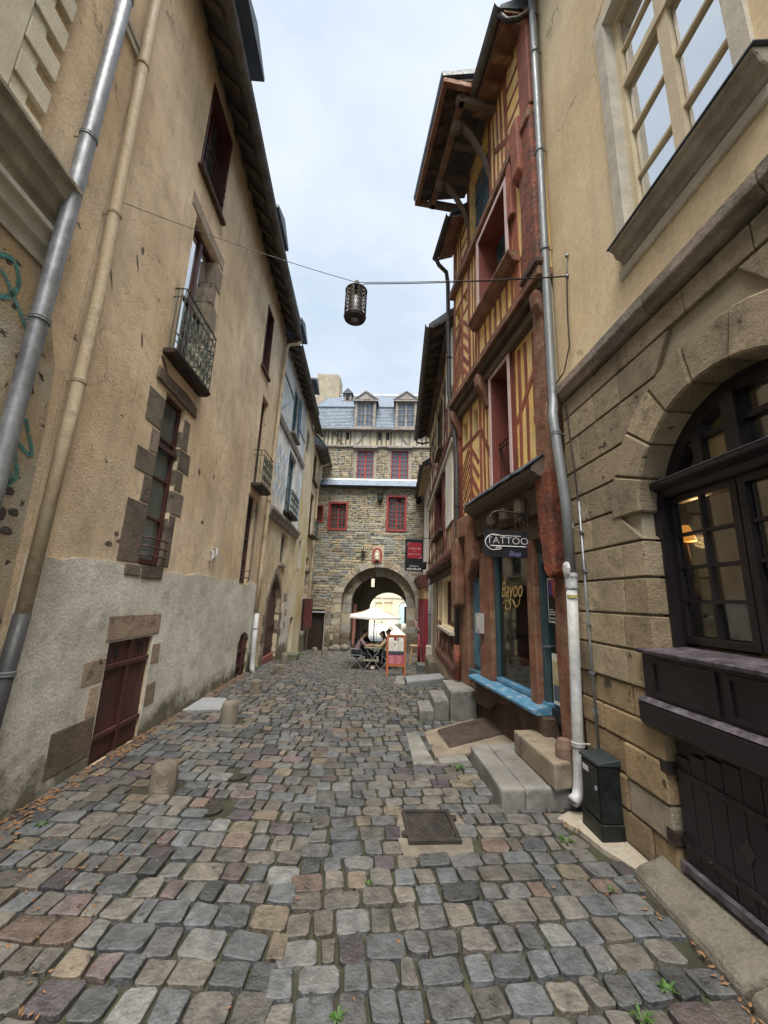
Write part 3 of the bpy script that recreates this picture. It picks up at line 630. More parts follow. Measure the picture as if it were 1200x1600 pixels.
for (u, z) in [(6.55, 2.30), (6.70, 2.36)]: obj('wall_hook', mb_('tube', [LF.P(u, .0, z), LF.P(u, .04, z + .02), LF.P(u + .02, .05, z - .1), LF.P(u - .02, .02, z - .16)], .02, 7), WPIPE, H2, smooth=True)
cp = downpipe([(-2.45, 2.94, 9.0), (-2.45, 2.98, 7.5), (-2.45, 3.04, 5.6), (-2.45, 3.09, 4.2), (-2.45, 3.08, 3), (-2.45, 3.05, 1.42)], .048, CPIPE, H2,
         [((-2.45, 3.0, 6.75), (1, 0, 0)), ((-2.45, 3.065, 5.0), (1, 0, 0)), ((-2.45, 3.085, 3.32), (1, 0, 0))])
dp_ = downpipe([(-2.45, 3.048, 1.45), (-2.45, 3.0, .75), (-2.45, 2.97, -.1)], .053, DPIPE, H2, [((-2.45, 3.02, 1.05), (1, 0, 0))], ZINC)
cp3 = downpipe([(-2.14, 9.92, 8.62), (-2.2, 9.86, 8.50), (-2.40, 9.74, 8.38), (-2.46, 9.72, 8.2), (-2.47, 9.62, 5.3), (-2.47, 9.5, 2.2), (-2.47, 9.46, 1.22)], .045, CPIPE, H2,
         [((-2.47, 9.66, 6.6), (1, 0, 0)), ((-2.47, 9.56, 3.9), (1, 0, 0)), ((-2.47, 9.51, 2.4), (1, 0, 0))])
wp3 = downpipe([(-2.45, 9.46, 1.22), (-2.44, 9.42, .5), (-2.42, 9.38, .05), (-2.36, 9.36, -.06)], .055, WPIPE, H2, [((-2.45, 9.44, .9), (1, 0, 0)), ((-2.44, 9.42, .4), (1, 0, 0))])
# roof dormers of the left row
def dormer(fr, parent, u0, u1, wf, z0, z1, fm, ov=.3):
    d = obj('dormer', mb_('box', fr, u0, u1, wf - 1.6, wf, z0, z1), SLATE, parent)
    obj('dormer_roof', mb_('prism', fr, [(u0 - .12, z1 - .04), (u1 + .12, z1 - .04), (u1 + .12, z1 + .03), ((u0 + u1) / 2, z1 + .28), (u0 - .12, z1 + .03)], wf - 1.7, wf + ov), SLATED, d)
    c = obj('dormer_window', mb_('box', fr, u0 + .06, u1 - .06, wf + .001, wf + .05, z0 + .1, z1 - .06), fm, d)
    k = (u0 + u1) / 2
    for (a, b) in ((u0 + .12, k - .03), (k + .03, u1 - .12)): obj('pane', mb_('box', fr, a, b, wf + .05, wf + .056, z0 + .18, z1 - .14), GLD, c)
    return d
dormer(LF, H2, 4.35, 5.3, .0, 9.4, 10.75, OXD); dormer(LF, H2, 7.3, 8.2, -.05, 9.0, 10.05, OXD)

# ---- blue and white half-timbered house
H3 = emp('blue_timbered_house', (-2.7, 12, 0), 'white half-timbered house with pale blue timbers above a pitted cream ground floor', 'house')
ar = [(10.80, -.25), (12.38, -.4)] + [(12.38, 1.15), (12.3, 1.55), (12.08, 1.92), (11.60, 2.25)] + [(11.12, 1.92), (10.88, 1.55), (10.80, 1.15)]
obj('wall', wall(LF, [(9.79, -.5), (14.1, -.7), (14.1, 3.72), (9.79, 3.72)], [ar, rect(11.8, 12.5, 2.58, 3.5), rect(12.95, 13.3, .55, 1.45)], -.01, -.4), CREAM, H3)
obj('lower_render', mb_('prism', LF, [(12.75, -.7), (12.75, 1.25), (13.3, 1.75), (14.08, 1.6), (14.08, -.7)], -.02, .003), GREYR, H3)
obj('upper_wall', wall(LF, [(9.79, 3.72), (14.1, 3.72), (14.1, 8.7), (9.79, 8.7)], [rect(11.5, 12.65, 4.0, 6.02), rect(11.62, 12.42, 6.68, 8.22)], .02, -.36), WHITEP, H3)
body(LF, H3, 9.79, 14.1, -.41, 4, -.5, 8.6)
roof_slope(LF, H3, 9.8, 14.2, .36, 8.62, -3.2, 11.8, .1, SLATED)
obj('soffit', mb_('sweep', LF, [(0, 8.74), (.34, 8.5), (.34, 8.54), (0, 8.78)], 9.8, 14.15), DKG, H3)
for k in range(11): obj('rafter_tail', mb_('sweep', LF, [(0, 8.64), (.32, 8.42), (.32, 8.49), (0, 8.73)], 9.95 + k * .4, 10.03 + k * .4), DKG, H3)
halfgutter(LF, H3, (9.96, .39, 8.58), (14.2, .39, 8.52), .08, GUT)
obj('bressummer', mb_('sweep', LF, [(.0, 3.60), (.08, 3.62), (.10, 3.72), (.14, 3.78), (.14, 3.86), (.03, 3.92), (.0, 3.92)], 9.82, 14.08), GREYW, H3, bevel=.008)
obj('mid_beam', mb_('sweep', LF, [(.01, 6.22), (.08, 6.24), (.10, 6.40), (.01, 6.42)], 9.82, 14.08), GREYW, H3)
for u in (9.86, 11.42, 12.72, 14.02): timber(LF, H3, u, 3.92, u, 6.22, .10, WHITEP if u in (9.86,) else BLUEG, .0, .045)
for (a, b) in ((9.95, 11.38), (12.78, 13.98)):
    n = 3 if b - a > 1.3 else 2; pw = (b - a) / (2 * n)
    for i in range(2 * n):
        for z in [3.75 + .52 * k for k in range(6)]:
            ua, ub = a + i * pw, a + (i + 1) * pw
            za, zb = (z, z + .42) if i % 2 else (z + .42, z)
            if 3.9 < min(za, zb) and max(za, zb) < 6.25: timber(LF, H3, ua, za, ub, zb, .15, BLUEG, .0, .026)
for u in [9.9 + .22 * k for k in range(8)] + [12.55 + .22 * k for k in range(7)]: timber(LF, H3, u, 6.42, u, 8.62, .075, BLUEG, .0, .028)
timber(LF, H3, 9.9, 6.6, 11.3, 7.6, .11, BLUEG, .0, .046); timber(LF, H3, 9.85, 7.75, 11.55, 7.7, .06, GREYW, .0, .05); timber(LF, H3, 12.5, 7.3, 14.0, 7.25, .06, GREYW, .0, .05)
sash(11.52, 12.63, 4.02, 6.0, -.08, 4, BLUED, GLD, H3); balcony(LF, H3, 11.42, 12.76, .24, 3.98, 4.72, IRONG, 6)
frame4(LF, H3, 11.5, 12.65, 4.02, 6.02, .07, -.1, .06, WHITEP, 'window_frame', False)
sash(11.64, 12.40, 6.70, 8.20, -.08, 3, BLUED, GLD, H3); obj('window_sill', mb_('box', LF, 11.5, 12.55, .0, .16, 6.56, 6.64), GREYW, H3)
sh = obj('shutter', mb_('box', LF, 12.44, 12.82, .025, .055, 6.7, 8.2), BLUED, H3)
sash(11.82, 12.48, 2.60, 3.48, -.14, 2, GREYW, GLD, H3, False); obj('window_sill', mb_('box', LF, 11.72, 12.58, -.1, .06, 2.5, 2.575), SILLST, H3)
obj('window_bars', mb_('tube', [LF.P(11.8, -.1, 3.1), LF.P(12.5, -.1, 3.1)], .012, 6), IRON, H3)
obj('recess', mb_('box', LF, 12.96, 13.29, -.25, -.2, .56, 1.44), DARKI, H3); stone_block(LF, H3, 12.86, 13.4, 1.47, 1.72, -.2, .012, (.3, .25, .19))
for z in (.6, 1.0): stone_block(LF, H3, 13.2, 13.42, z, z + .22, -.2, .012, (.34, .22, .17))
# pointed doorway: jamb stones, voussoirs, plank door
dv = H3
for i in range(6):
    z0, z1 = -.25 + i * .235, -.25 + (i + 1) * .235 - .012
    stone_block(LF, dv, 12.38 + .004, 12.62 + .14 * (i % 2), z0, z1, -.38, .012, tuple(c * 1.25 for c in dst()))
    stone_block(LF, dv, 10.56 - .12 * (i % 2), 10.80 - .004, z0, z1, -.38, .012, tuple(c * 1.25 for c in dst()))
inn = [(12.38, 1.15), (12.33, 1.50), (12.16, 1.80), (11.88, 2.05), (11.60, 2.25), (11.32, 2.05), (11.04, 1.80), (10.87, 1.50), (10.80, 1.15)]
for i in range(8):
    p, q_ = inn[i], inn[i + 1]; c = (11.6, 1.15)
    ex = lambda t: (c[0] + (t[0] - c[0]) * 1.27, c[1] + (t[1] - c[1]) * 1.24)
    m = MB(); m.prism(LF, [p, ex(p), ex(q_), q_], -.38, .012, tuple(c_ * 1.25 for c_ in dst())); obj('voussoir', m, ASH, dv, bevel=.012)
dr = obj('door', mb_('prism', LF, ar, -.18, -.15), OXD, H3)
for i in range(6): obj('plank', mb_('box', LF, 10.82 + i * .26, 10.82 + (i + 1) * .26 - .01, -.149, -.13, -.15, [1.55, 1.95, 2.1, 2.1, 1.95, 1.5][i]), OXD, dr, bevel=.004)
for z in (.2, .75, 1.3): obj('rail', mb_('box', LF, 10.83, 12.36, -.13, -.105, z, z + .08), OXD, dr)
obj('kick_board', mb_('box', LF, 10.82, 12.37, -.13, -.07, -.24, .0), pm('door_foot', (.25, .09, .075), .7, .2, 6, None, bump=.2), dr)
dormer(LF, H3, 10.9, 11.9, -.1, 8.8, 10.05, SLATED)

# ---- narrow cream house
H4 = emp('narrow_cream_house', (-2.7, 15.3, 0), 'narrow cream rendered house with ochre stains beside the blue timbered house', 'house')
CREAMY = pm('plaster_cream_stained', (.68, .60, .44), .95, .18, 1.2, (.56, .45, .22), .05, .9, .35, 50, .01, streak=.35)
obj('wall', wall(LF, [(14.11, -.9), (16.55, -.9), (16.55, 8.75), (14.11, 8.75)], [rect(14.6, 15.3, 7.15, 8.1), rect(14.75, 15.2, 2.7, 3.7), rect(14.3, 14.9, -.5, .9)], .0, -.36), CREAMY, H4)
body(LF, H4, 14.11, 16.55, -.37, 4, -.9, 8.6)
roof_slope(LF, H4, 14.21, 16.6, .3, 8.75, -3.2, 11.9, .1, SLATED); halfgutter(LF, H4, (14.21, .32, 8.66), (16.6, .32, 8.62), .055, CAST)
obj('soffit', mb_('sweep', LF, [(0, 8.8), (.3, 8.62), (.3, 8.66), (0, 8.84)], 14.16, 16.58), DKG, H4)
sash(14.62, 15.28, 7.17, 8.08, -.14, 2, OXD, GLD, H4, False); sash(14.77, 15.18, 2.72, 3.68, -.25, 2, STONEF, GLD, H4, False)
frame4(LF, H4, 14.75, 15.2, 2.7, 3.7, .09, -.05, .012, STONEF); obj('door', mb_('box', LF, 14.3, 14.9, -.3, -.26, -.5, .9), OXD, H4)
dormer(LF, H4, 14.5, 15.5, -.1, 8.9, 10.15, BLUED)
obj('ridge_tiles', mb_('tube', [LF.P(14.95, -1.6, 10.5), LF.P(14.95, .2, 10.46)], .05, 6), TILEE, H4)

# ---- last house on the left, against the gate
H5 = emp('gate_side_house', (-2.7, 17.6, 0), 'pale house with open oxblood shutter next to the stone gate', 'house')
obj('wall', wall(LF, [(16.56, -.9), (19.2, -.9), (19.2, 8.3), (16.56, 8.3)], [rect(16.85, 17.85, 6.72, 8.05), rect(16.8, 17.9, 4.2, 6.15), rect(16.9, 17.8, 1.7, 3.3), rect(16.7, 17.6, .35, 1.5)], .0, -.36), CREAM2, H5)
obj('lower_render', wall(LF, [(16.57, -.9), (19.1, -.9), (19.1, 1.5), (16.57, 1.72)], [rect(16.7, 17.6, .35, 1.5)], .012, -.001), GREYR, H5)
body(LF, H5, 16.56, 19.2, -.37, 4, -.9, 8.2)
roof_slope(LF, H5, 16.58, 19.25, .5, 8.2, -3, 11.5, .1, SLATED); halfgutter(LF, H5, (16.6, .54, 8.14), (19.2, .54, 8.08), .06, CAST)
for k in range(6): obj('rafter_tail', mb_('sweep', LF, [(0, 8.2), (.48, 8.06), (.48, 8.14), (0, 8.3)], 16.7 + k * .42, 16.8 + k * .42), DKG, H5)
sash(16.87, 17.83, 6.74, 8.03, -.1, 2, OXD, GLD, H5); obj('window_sill', mb_('box', LF, 16.7, 18.0, 0, .12, 6.60, 6.70), DKW, H5)
sash(16.82, 17.88, 4.22, 6.13, -.14, 3, OXD, GLD, H5); balcony(LF, H5, 16.75, 17.95, .26, 4.12, 4.92, IRONG, 5)
sash(16.92, 17.78, 1.72, 3.28, -.14, 3, STONEF, GLD, H5)
for i in range(5): stone_block(LF, H5, 17.8, 18.0 + .12 * (i % 2), 1.72 + i * .31, 2.02 + i * .31, -.3, .012, (.42, .33, .23))
stone_block(LF, H5, 16.8, 17.95, 2.7, 2.86, -.3, .05, (.40, .34, .26))
obj('shutter', mb_('quadprism', [LF.P(16.7, .02, .3), LF.P(16.7, .02, 1.55), LF.P(16.35, .16, 1.55), LF.P(16.35, .16, .3)], [LF.P(16.73, .04, .3), LF.P(16.73, .04, 1.55), LF.P(16.38, .19, 1.55), LF.P(16.38, .19, .3)]), OXD, H5)  # darker red than its pair: shade on this leaf put into the colour
obj('shutter', mb_('quadprism', [LF.P(17.6, .02, .3), LF.P(17.6, .02, 1.55), LF.P(17.9, .26, 1.55), LF.P(17.9, .26, .3)], [LF.P(17.63, .04, .3), LF.P(17.63, .04, 1.55), LF.P(17.93, .29, 1.55), LF.P(17.93, .29, .3)]), DKR, H5)
downpipe([(-2.0, 18.5, 8.05), (-2.2, 18.5, 7.95), (-2.45, 18.35, 7.8), (-2.47, 18.3, 7.5), (-2.47, 18.2, 3), (-2.47, 18.15, -.6)], .045, CPIPE, H5, [((-2.47, 18.28, 6), (1, 0, 0)), ((-2.47, 18.2, 3.5), (1, 0, 0))])

# ================================================================== THE GATE BUILDING
ca6, sa6 = math.cos(R(6)), math.sin(R(6))
GF = Fr((-2.55, 18.95), (ca6, -sa6), (-sa6, -ca6))
GH = emp('gate_building', GF.P(2.7, -1, -.7), 'old rubble stone gatehouse with arched passage, red windows and slate mansard roof', 'gatehouse')
AC, AZ = 3.19, 1.38                            # arch centre
big = [(AC + 1.72, -1.0)] + arc(AC, AZ, 1.72, 0, 180, 24) + [(AC - 1.72, -1.0)]
lowin = [rect(3.50, 4.31, 4.90, 6.50), rect(.68, 1.46, 4.88, 6.12), rect(.03, .30, 5.22, 5.96), rect(-.12, .74, -1.0, 1.08)]
obj('lower_wall', wall(GF, [(-.3, -1.2), (5.9, -1.2), (5.9, 7.0), (-.3, 7.0)], [big] + lowin, 0, -.42), MORT, GH)
sm = [(AC + 1.32, -1.0)] + arc(AC, AZ + .02, 1.32, 0, 180, 24) + [(AC - 1.32, -1.0)]
obj('inner_wall', wall(GF, [(.7, -1.2), (5.7, -1.2), (5.7, 3.6), (.7, 3.6)], [sm], -.43, -.85), MORT, GH)
upw = [rect(1.83, 2.68, 7.45, 8.92), rect(3.55, 4.42, 7.45, 8.94)]
obj('upper_wall', wall(GF, [(-.3, 7.0), (5.9, 7.0), (5.9, 9.12), (-.3, 9.12)], upw, -.14, -.5), MORT, GH)
obj('interior', mb_('box', GF, -.2, 5.8, -4, -.52, 3.75, 11.0), DARKI, GH)
# rubble: rows of stones, cut at openings
def ring_limits(z, r, cz): return None if z > cz + r else (r if z < cz else math.sqrt(max(0, r * r - (z - cz) ** 2)))
def rubble(fr, u0, u1, z0, z1, w, holes, archr, seed, grey=.5, hs=(.075, .17), ws=(.12, .42)):
    r = random.Random(seed); out = []; z = z0
    while z < z1:
        h = r.uniform(*hs); zm = z + h / 2; ex = []
        for hh in holes:
            us = [p[0] for p in hh]; zs = [p[1] for p in hh]
            if min(zs) - h * .4 < zm < max(zs) + h * .4: ex.append((min(us) - .01, max(us) + .01))
        if archr:
            k = ring_limits(zm, archr, AZ)
            if k is not None and zm > 1.2: ex.append((AC - k, AC + k))
            elif zm <= 1.2: ex.append((AC - 2.0, AC + 2.0))
        ex.sort(); spans = []; u = u0
        for a, b in ex:
            if a > u: spans.append((u, a))
            u = max(u, b)
        if u < u1: spans.append((u, u1))
        for a, b in spans:
            u = a
            while u < b - .03:
                wd = min(r.uniform(*ws) * (1 + .5 * (h > .13)), b - u)
                if b - u - wd < .07: wd = b - u
                if wd > .06 or True:
                    cu, cz = u + wd / 2, zm; A, B = wd / 2 - r.uniform(.008, .022), h / 2 - r.uniform(.007, .019)
                    if A > .012:
                        wob = .03 * noise.noise(Vector((cu * .9, zm * 2, seed)))
                        pts = []
                        for (sx, sy) in ((1, -1), (1, 1), (-1, 1), (-1, -1)):
                            p1 = (sx * A, sy * B * r.uniform(.4, .75)); p2 = (sx * A * r.uniform(.62, .88), sy * B * r.uniform(.85, 1.1))
                            pts += [p1, p2] if sx * sy > 0 else [p2, p1]
                        t = r.uniform(-.05, .05); ct, st = math.cos(t), math.sin(t)
                        pts = [(cu + p * ct - q_ * st, cz + wob + p * st + q_ * ct) for p, q_ in pts]
                        x = r.random()
                        c = r.choice([(.25, .265, .25), (.29, .30, .275), (.21, .225, .225), (.31, .30, .255)]) if x < grey else r.choice([(.37, .305, .205), (.41, .34, .235), (.33, .285, .205), (.31, .275, .215), (.28, .225, .155)])
                        f = r.uniform(.48, 1.12); out.append((A * B, pts, tuple(v * f for v in c), r.uniform(.008, .03)))
                u += wd
        z += h
    return out
def lay(fr, parent, w, lst, nobj):
    lst.sort(key=lambda t: -t[0]); r_ = MB()
    for i, (ar_, pts, c, h) in enumerate(lst):
        fn = lambda x, y, hh: fr.P(x, w + hh, y)
        if i < nobj: mm = MB(); mm.stone(fn, pts, h, .82, c, .002); obj('stone', mm, RUB, parent, smooth=False, bevel=0)
        else: r_.stone(fn, pts, h, .82, c, .002)
    if r_.v: obj('small_stones', r_, RUB, parent, kind='stuff')
corner = [rect(.78, 1.36, -.8, 1.3), rect(AC - .3, AC + .15, 3.2, 4.1)]
lst = rubble(GF, -.28, 5.88, 1.2, 4.9, 0, lowin + corner, 2.05, 3, .55, (.09, .185), (.15, .5)) + rubble(GF, -.28, 5.88, 4.9, 6.95, 0, lowin, None, 5, .35, (.07, .13), (.10, .36)) + rubble(GF, .76, 1.16, -.8, 1.2, 0, corner[:1], None, 6, .4) + rubble(GF, 5.2, 5.88, -.8, 1.2, 0, [], None, 8, .4)
lay(GF, GH, 0, lst, 230)
lay(GF, GH, -.14, rubble(GF, -.28, 5.88, 7.3, 9.1, 0, [rect(1.72, 2.79, 7.3, 9.1), rect(3.44, 4.53, 7.3, 9.1)], None, 9, .15, (.06, .12), (.09, .3)), 68)
# arch rings
def vous(fr, parent, r0, r1, a0, a1, n, w0, w1, cen, colf, name='voussoir', bev=.012):
    for i in range(n):
        t0, t1 = lerp(a0, a1, i / n) + .25, lerp(a0, a1, (i + 1) / n) - .25
        k = 3; ro = r1 + J(.04)
        pts = arc(cen[0], cen[1], r0, t0, t1, k) + arc(cen[0], cen[1], ro, t1, t0, k)
        m = MB(); m.prism(fr, pts, w0, w1 + J(.006), colf()); obj(name, m, ASH, parent, bevel=bev)
def gcol(): f = rng.uniform(.58, 1.0); return rng.choice([(.36, .33, .27), (.33, .28, .20), (.40, .345, .25), (.30, .285, .25)]) and tuple(v * f for v in rng.choice([(.46, .42, .34), (.40, .335, .24), (.50, .43, .31), (.37, .35, .30)]))
vous(GF, GH, 1.71, 2.04, 22, 158, 11, -.40, .03, (AC, AZ), gcol)
vous(GF, GH, 1.30, 1.735, 0, 180, 11, -.86, -.40, (AC, AZ + .02), gcol)
for s in (-1, 1):
    z = -.78
    while z < 1.38:
        h = rng.uniform(.24, .40); h = min(h, 1.40 - z)
        if h < .12: h = 1.40 - z
        a, b = sorted((AC + s * 1.30, AC + s * 1.735)); stone_block(GF, GH, a, b, z, z + h - .012, -.86, -.41, gcol())
        a, b = sorted((AC + s * 1.715, AC + s * (1.98 + .2 * rng.random()))); stone_block(GF, GH, a, b, z, z + h - .012, -.40, .03, gcol())
        z += h
    # rise of the outer ring between springing and first voussoir
    z = 1.40
    while z < 2.1:
        k = math.sqrt(max(.01, 1.72 ** 2 - (z + .15 - AZ) ** 2)); k1 = 2.02
        a, b = sorted((AC + s * (k + .02), AC + s * (k1 + .1 * rng.random()))); stone_block(GF, GH, a, b, z, z + .23, -.40, .028, gcol()); z += .24
for (u, z, a) in ((1.35, -.6, .3), (1.75, -.55, .26), (1.15, -.62, .16)):
    m = MB(); m.stone(lambda x, y, h: GF.P(x, h, y), [(u + a * .8 * math.cos(t * .785), z + a * .6 * math.sin(t * .785)) for t in range(8)], .10, .7, (.20, .18, .14)); obj('stone', m, RUB, GH, smooth=True)
# passage
PS = MB(); PS.box(WF, -1.5, -.72, 19.9, 22.6, -1, 3.1); obj('passage_wall', PS, DKG, GH)
obj('passage_wall', mb_('box', WF, 2.48, 3.2, 18.9, 22.6, -1, 3.1), MORT, GH)
obj('passage_ceiling', mb_('box', WF, -1.5, 3.2, 19.85, 22.65, 3.1, 3.3), DKW, GH)
for k in range(7): obj('ceiling_beam', mb_('box', WF, -.72, 2.48, 20.0 + k * .38, 20.14 + k * .38, 2.94, 3.098), DKW, GH)
for x in (-.55, -.18): obj('post', mb_('box', WF, x, x + .13, 21.6, 21.75, -.8, 2.94), GREYW, GH)
far = [(2.44, -1.0)] + [(1.37 + 1.07 * math.cos(R(t)), 1.12 + .90 * math.sin(R(t))) for t in range(0, 181, 12)] + [(.30, -1.0)]
obj('rear_wall', wall(WF, [(-1.5, -1.2), (3.2, -1.2), (3.2, 9.5), (-1.5, 9.5)], [far, rect(.33, .52, 2.30, 2.78)], 22.62, 23.2), MORT, GH)
obj('passage_post', mb_('lathe', GF.P(1.95, -1.3, -.72), [(.11, 0), (.10, .3), (.095, 1.9), (.1, 2.1)], 12), pm('post_pink', (.42, .19, .15), .7, .15, 5, None, bump=.2), GH, smooth=True)
# slate ledge over the lower wall
m = MB(); prof = [(-.16, 6.98), (.30, 6.93), (.32, 6.96), (.18, 7.12), (.02, 7.28), (-.13, 7.42), (-.16, 7.42)]
obj('slate_ledge', mb_('sweep', GF, prof, .15, 5.5), SLATED, GH)
sb = MB()
for k in range(2):
    for i in range(27):
        u = .16 + i * .197 + k * .09; a, b = ((.325, 6.97), (.15, 7.16)) if k == 0 else ((.16, 7.145), (-.02, 7.33))
        vs = [GF.P(u, a[0], a[1]), GF.P(u + .19, a[0], a[1]), GF.P(u + .19, b[0], b[1]), GF.P(u, b[0], b[1])]; d = GF.n * .012 + Vector((0, 0, .012)); sb.quadprism(vs, [v + d for v in vs])
obj('slates', sb, SLATE, GH, kind='stuff')
obj('lead_flashing', mb_('sweep', GF, [(-.16, 7.33), (.0, 7.325), (-.10, 7.44), (-.16, 7.44)], .1, 5.5), LEAD, GH)
# windows in red frames
frame4(GF, GH, 3.50, 4.31, 4.90, 6.50, .085, -.2, .05, REDF); window(GF, GH, 3.50, 4.31, 4.90, 6.50, -.16, 2, 7, REDF, GLD, .05, .022)
frame4(GF, GH, .68, 1.46, 4.88, 6.12, .085, -.2, .05, REDF); window(GF, GH, .68, 1.46, 4.88, 6.12, -.16, 2, 5, REDF, GLD, .05, .022)
frame4(GF, GH, .03, .30, 5.22, 5.96, .05, -.2, .04, REDF); window(GF, GH, .03, .30, 5.22, 5.96, -.16, 2, 4, REDF, GLD, .03, .02, False)
for (a, b, t) in ((1.83, 2.68, 8.92), (3.55, 4.42, 8.94)):
    frame4(GF, GH, a, b, 7.45, t, .08, -.3, -.10, GREYW); window(GF, GH, a, b, 7.45, t, -.24, 2, 6, pm('frame_vermilion%d' % (a * 10), (.33, .06, .045), .6, .1, 5, None, bump=.1), GLB, .055, .022)
    obj('lintel', mb_('box', GF, a - .2, b + .2, -.16, .06, t + .09, t + .22), GREYW, GH, bevel=.015)
for (u, z) in ((3.10, 6.48), (4.94, 6.44)):   # worn stone corbel heads
    m = MB(); m.lathe(GF.P(u, .14, z - .30), [(.05, 0), (.12, .08), (.145, .22), (.12, .34), (.15, .46), (.13, .58), (.05, .64)], 9); m.box(GF, u - .11, u + .11, -.02, .14, z - .2, z + .3)
    obj('corbel', m, pm('corbel%d' % (u * 10), (.022, .024, .018), .95, .4, 12, None, bump=.9, bs=30, bd=.04), GH)
# niche with statue above the arch
nc = obj('niche', mb_('prism', GF, [(2.84, 3.30), (3.28, 3.30), (3.28, 3.78)] + arc(3.06, 3.78, .22, 0, 180, 10)[1:-1] + [(2.84, 3.78)], -.02, .07), REDF, GH)
obj('niche_back', mb_('prism', GF, [(2.93, 3.40), (3.19, 3.40), (3.19, 3.76)] + arc(3.06, 3.76, .13, 0, 180, 8)[1:-1] + [(2.93, 3.76)], .07, .074), SILLST, nc)
m = MB(); m.lathe(GF.P(3.06, .12, 3.41), [(.085, 0), (.10, .06), (.075, .18), (.082, .28), (.06, .345), (.028, .365), (.05, .39), (.052, .43), (.02, .47)], 12); m.tube([GF.P(2.99, .12, 3.68), GF.P(3.0, .18, 3.60), GF.P(3.08, .19, 3.64)], .022, 6)
obj('statue', m, PALEST, nc, smooth=True)
ob = emp('wall_lantern', GF.P(2.40, .15, 3.54), 'small black lantern on the stone wall left of the red niche', 'lantern')
m = MB(); m.tube([GF.P(2.40, 0, 4.02), GF.P(2.40, .15, 4.04), GF.P(2.40, .15, 3.86)], .012, 6); obj('bracket', m, IRON, ob)
obj('cage', mb_('lathe', GF.P(2.40, .15, 3.54), [(.06, 0), (.08, .02), (.10, .24), (.12, .26), (.04, .32), (.02, .34)], 6), IRON, ob)
obj('lantern_glass', mb_('lathe', GF.P(2.40, .15, 3.57), [(.079, 0), (.097, .19)], 6), GLM, ob)
obj('plaque', mb_('box', GF, 4.98, 5.14, .03, .05, 1.45, 1.62), pm('plaque_blue', (.20, .22, .30), .6, .2, 9, None, bump=.1), GH)
# dark door at the left of the arch
dd = obj('door', mb_('box', GF, -.10, .72, -.22, -.16, -.8, .92), pm('door_brown_black', (.035, .025, .020), .6, .2, 5, None, bump=.2), GH)
obj('door_lintel', mb_('box', GF, -.15, .77, -.3, .03, .93, 1.0), LEAD, GH); obj('fanlight', mb_('box', GF, -.1, .72, -.2, -.17, 1.0, 1.08), GLD, GH)
for i in range(7):
    z = -.78 + i * .29; stone_block(GF, GH, .79, 1.05 + .12 * (i % 2), z, z + .275, -.3, .03, gcol())
# timber band under the mansard
obj('infill_wall', mb_('box', GF, -.3, 5.9, -.5, -.10, 9.12, 10.0), pm('infill_gate', (.54, .50, .41), .95, .25, 4, (.50, .44, .28), .3, 2, .4, 40, .01), GH)
obj('sill_beam', mb_('box', GF, -.3, 5.9, -.12, -.03, 9.10, 9.20), GREYW, GH, bevel=.01)
u = .1
while u < 5.7:
    dk = not (1.6 < u < 2.8 or 3.6 < u < 4.8)
    timber(GF, GH, u, 9.2, u, 10.0, rng.uniform(.07, .11), DKG if dk else GREYW, -.12, -.06); u += rng.uniform(.18, .26) if dk else .38
for (a, b) in ((.55, 1.1), (2.3, 1.75), (3.85, 4.4)): timber(GF, GH, a, 9.9, b, 9.22, .08, DKG if a < 1 else GREYW, -.12, -.055)
for u in (1.3, 2.95, 3.35): obj('recess', mb_('box', GF, u - .07, u + .07, -.11, -.095, 9.5, 9.9), DARKI, GH)
# mansard: slates in rows
obj('roof', mb_('sweep', GF, [(.16, 9.98), (-.32, 11.38), (-3.2, 13.62), (-6.2, 11.0), (-6.2, 9.98)], -.6, 5.9), SLATED, GH)
obj('eave_board', mb_('box', GF, -.5, 5.9, -.1, .20, 9.95, 10.03), GREYW, GH)
sb = MB(); r = random.Random(2); n = 15
for j in range(n):
    t0, t1 = j / n, (j + 1.5) / n
    for i in range(33):
        u = -.5 + i * .197 + (j % 2) * .098
        if (1.62 < u + .1 < 2.72) or (3.68 < u + .1 < 4.82): continue
        a = (lerp(.185, -.30, t0), lerp(9.97, 11.38, t0) + .012); b = (lerp(.165, -.32, t1), lerp(9.97, 11.38, t1)); e = r.uniform(-.004, .004)
        vs = [GF.P(u, a[0] + .012 + e, a[1]), GF.P(u + .19, a[0] + .012, a[1] + e), GF.P(u + .19, b[0] + .004, b[1]), GF.P(u, b[0] + .004, b[1])]; d = GF.n * .012 + Vector((0, 0, .003)); sb.quadprism(vs, [v + d for v in vs])
obj('slates', sb, SLATE, GH, kind='stuff')
sb = MB()
for j in range(12):
    t0, t1 = j / 12, (j + 1.3) / 12
    for i in range(25):
        u = -.5 + i * .26 + (j % 2) * .13; a = (lerp(-.30, -3.2, t0), lerp(11.40, 13.63, t0)); b = (lerp(-.30, -3.2, min(t1, 1)), lerp(11.40, 13.63, min(t1, 1)))
        vs = [GF.P(u, a[0], a[1] + .03), GF.P(u + .25, a[0], a[1] + .03), GF.P(u + .25, b[0], b[1] + .012), GF.P(u, b[0], b[1] + .012)]; sb.quadprism(vs, [v + Vector((0, 0, .012)) for v in vs])
obj('slates', sb, SLATE, GH, kind='stuff')
obj('ridge', mb_('tube', [GF.P(-.6, -3.2, 13.66), GF.P(5.9, -3.2, 13.66)], .08, 8), LEAD, GH)
obj('flashing', mb_('box', GF, -.6, 5.9, -.42, -.24, 11.36, 11.42), SLATED, GH)
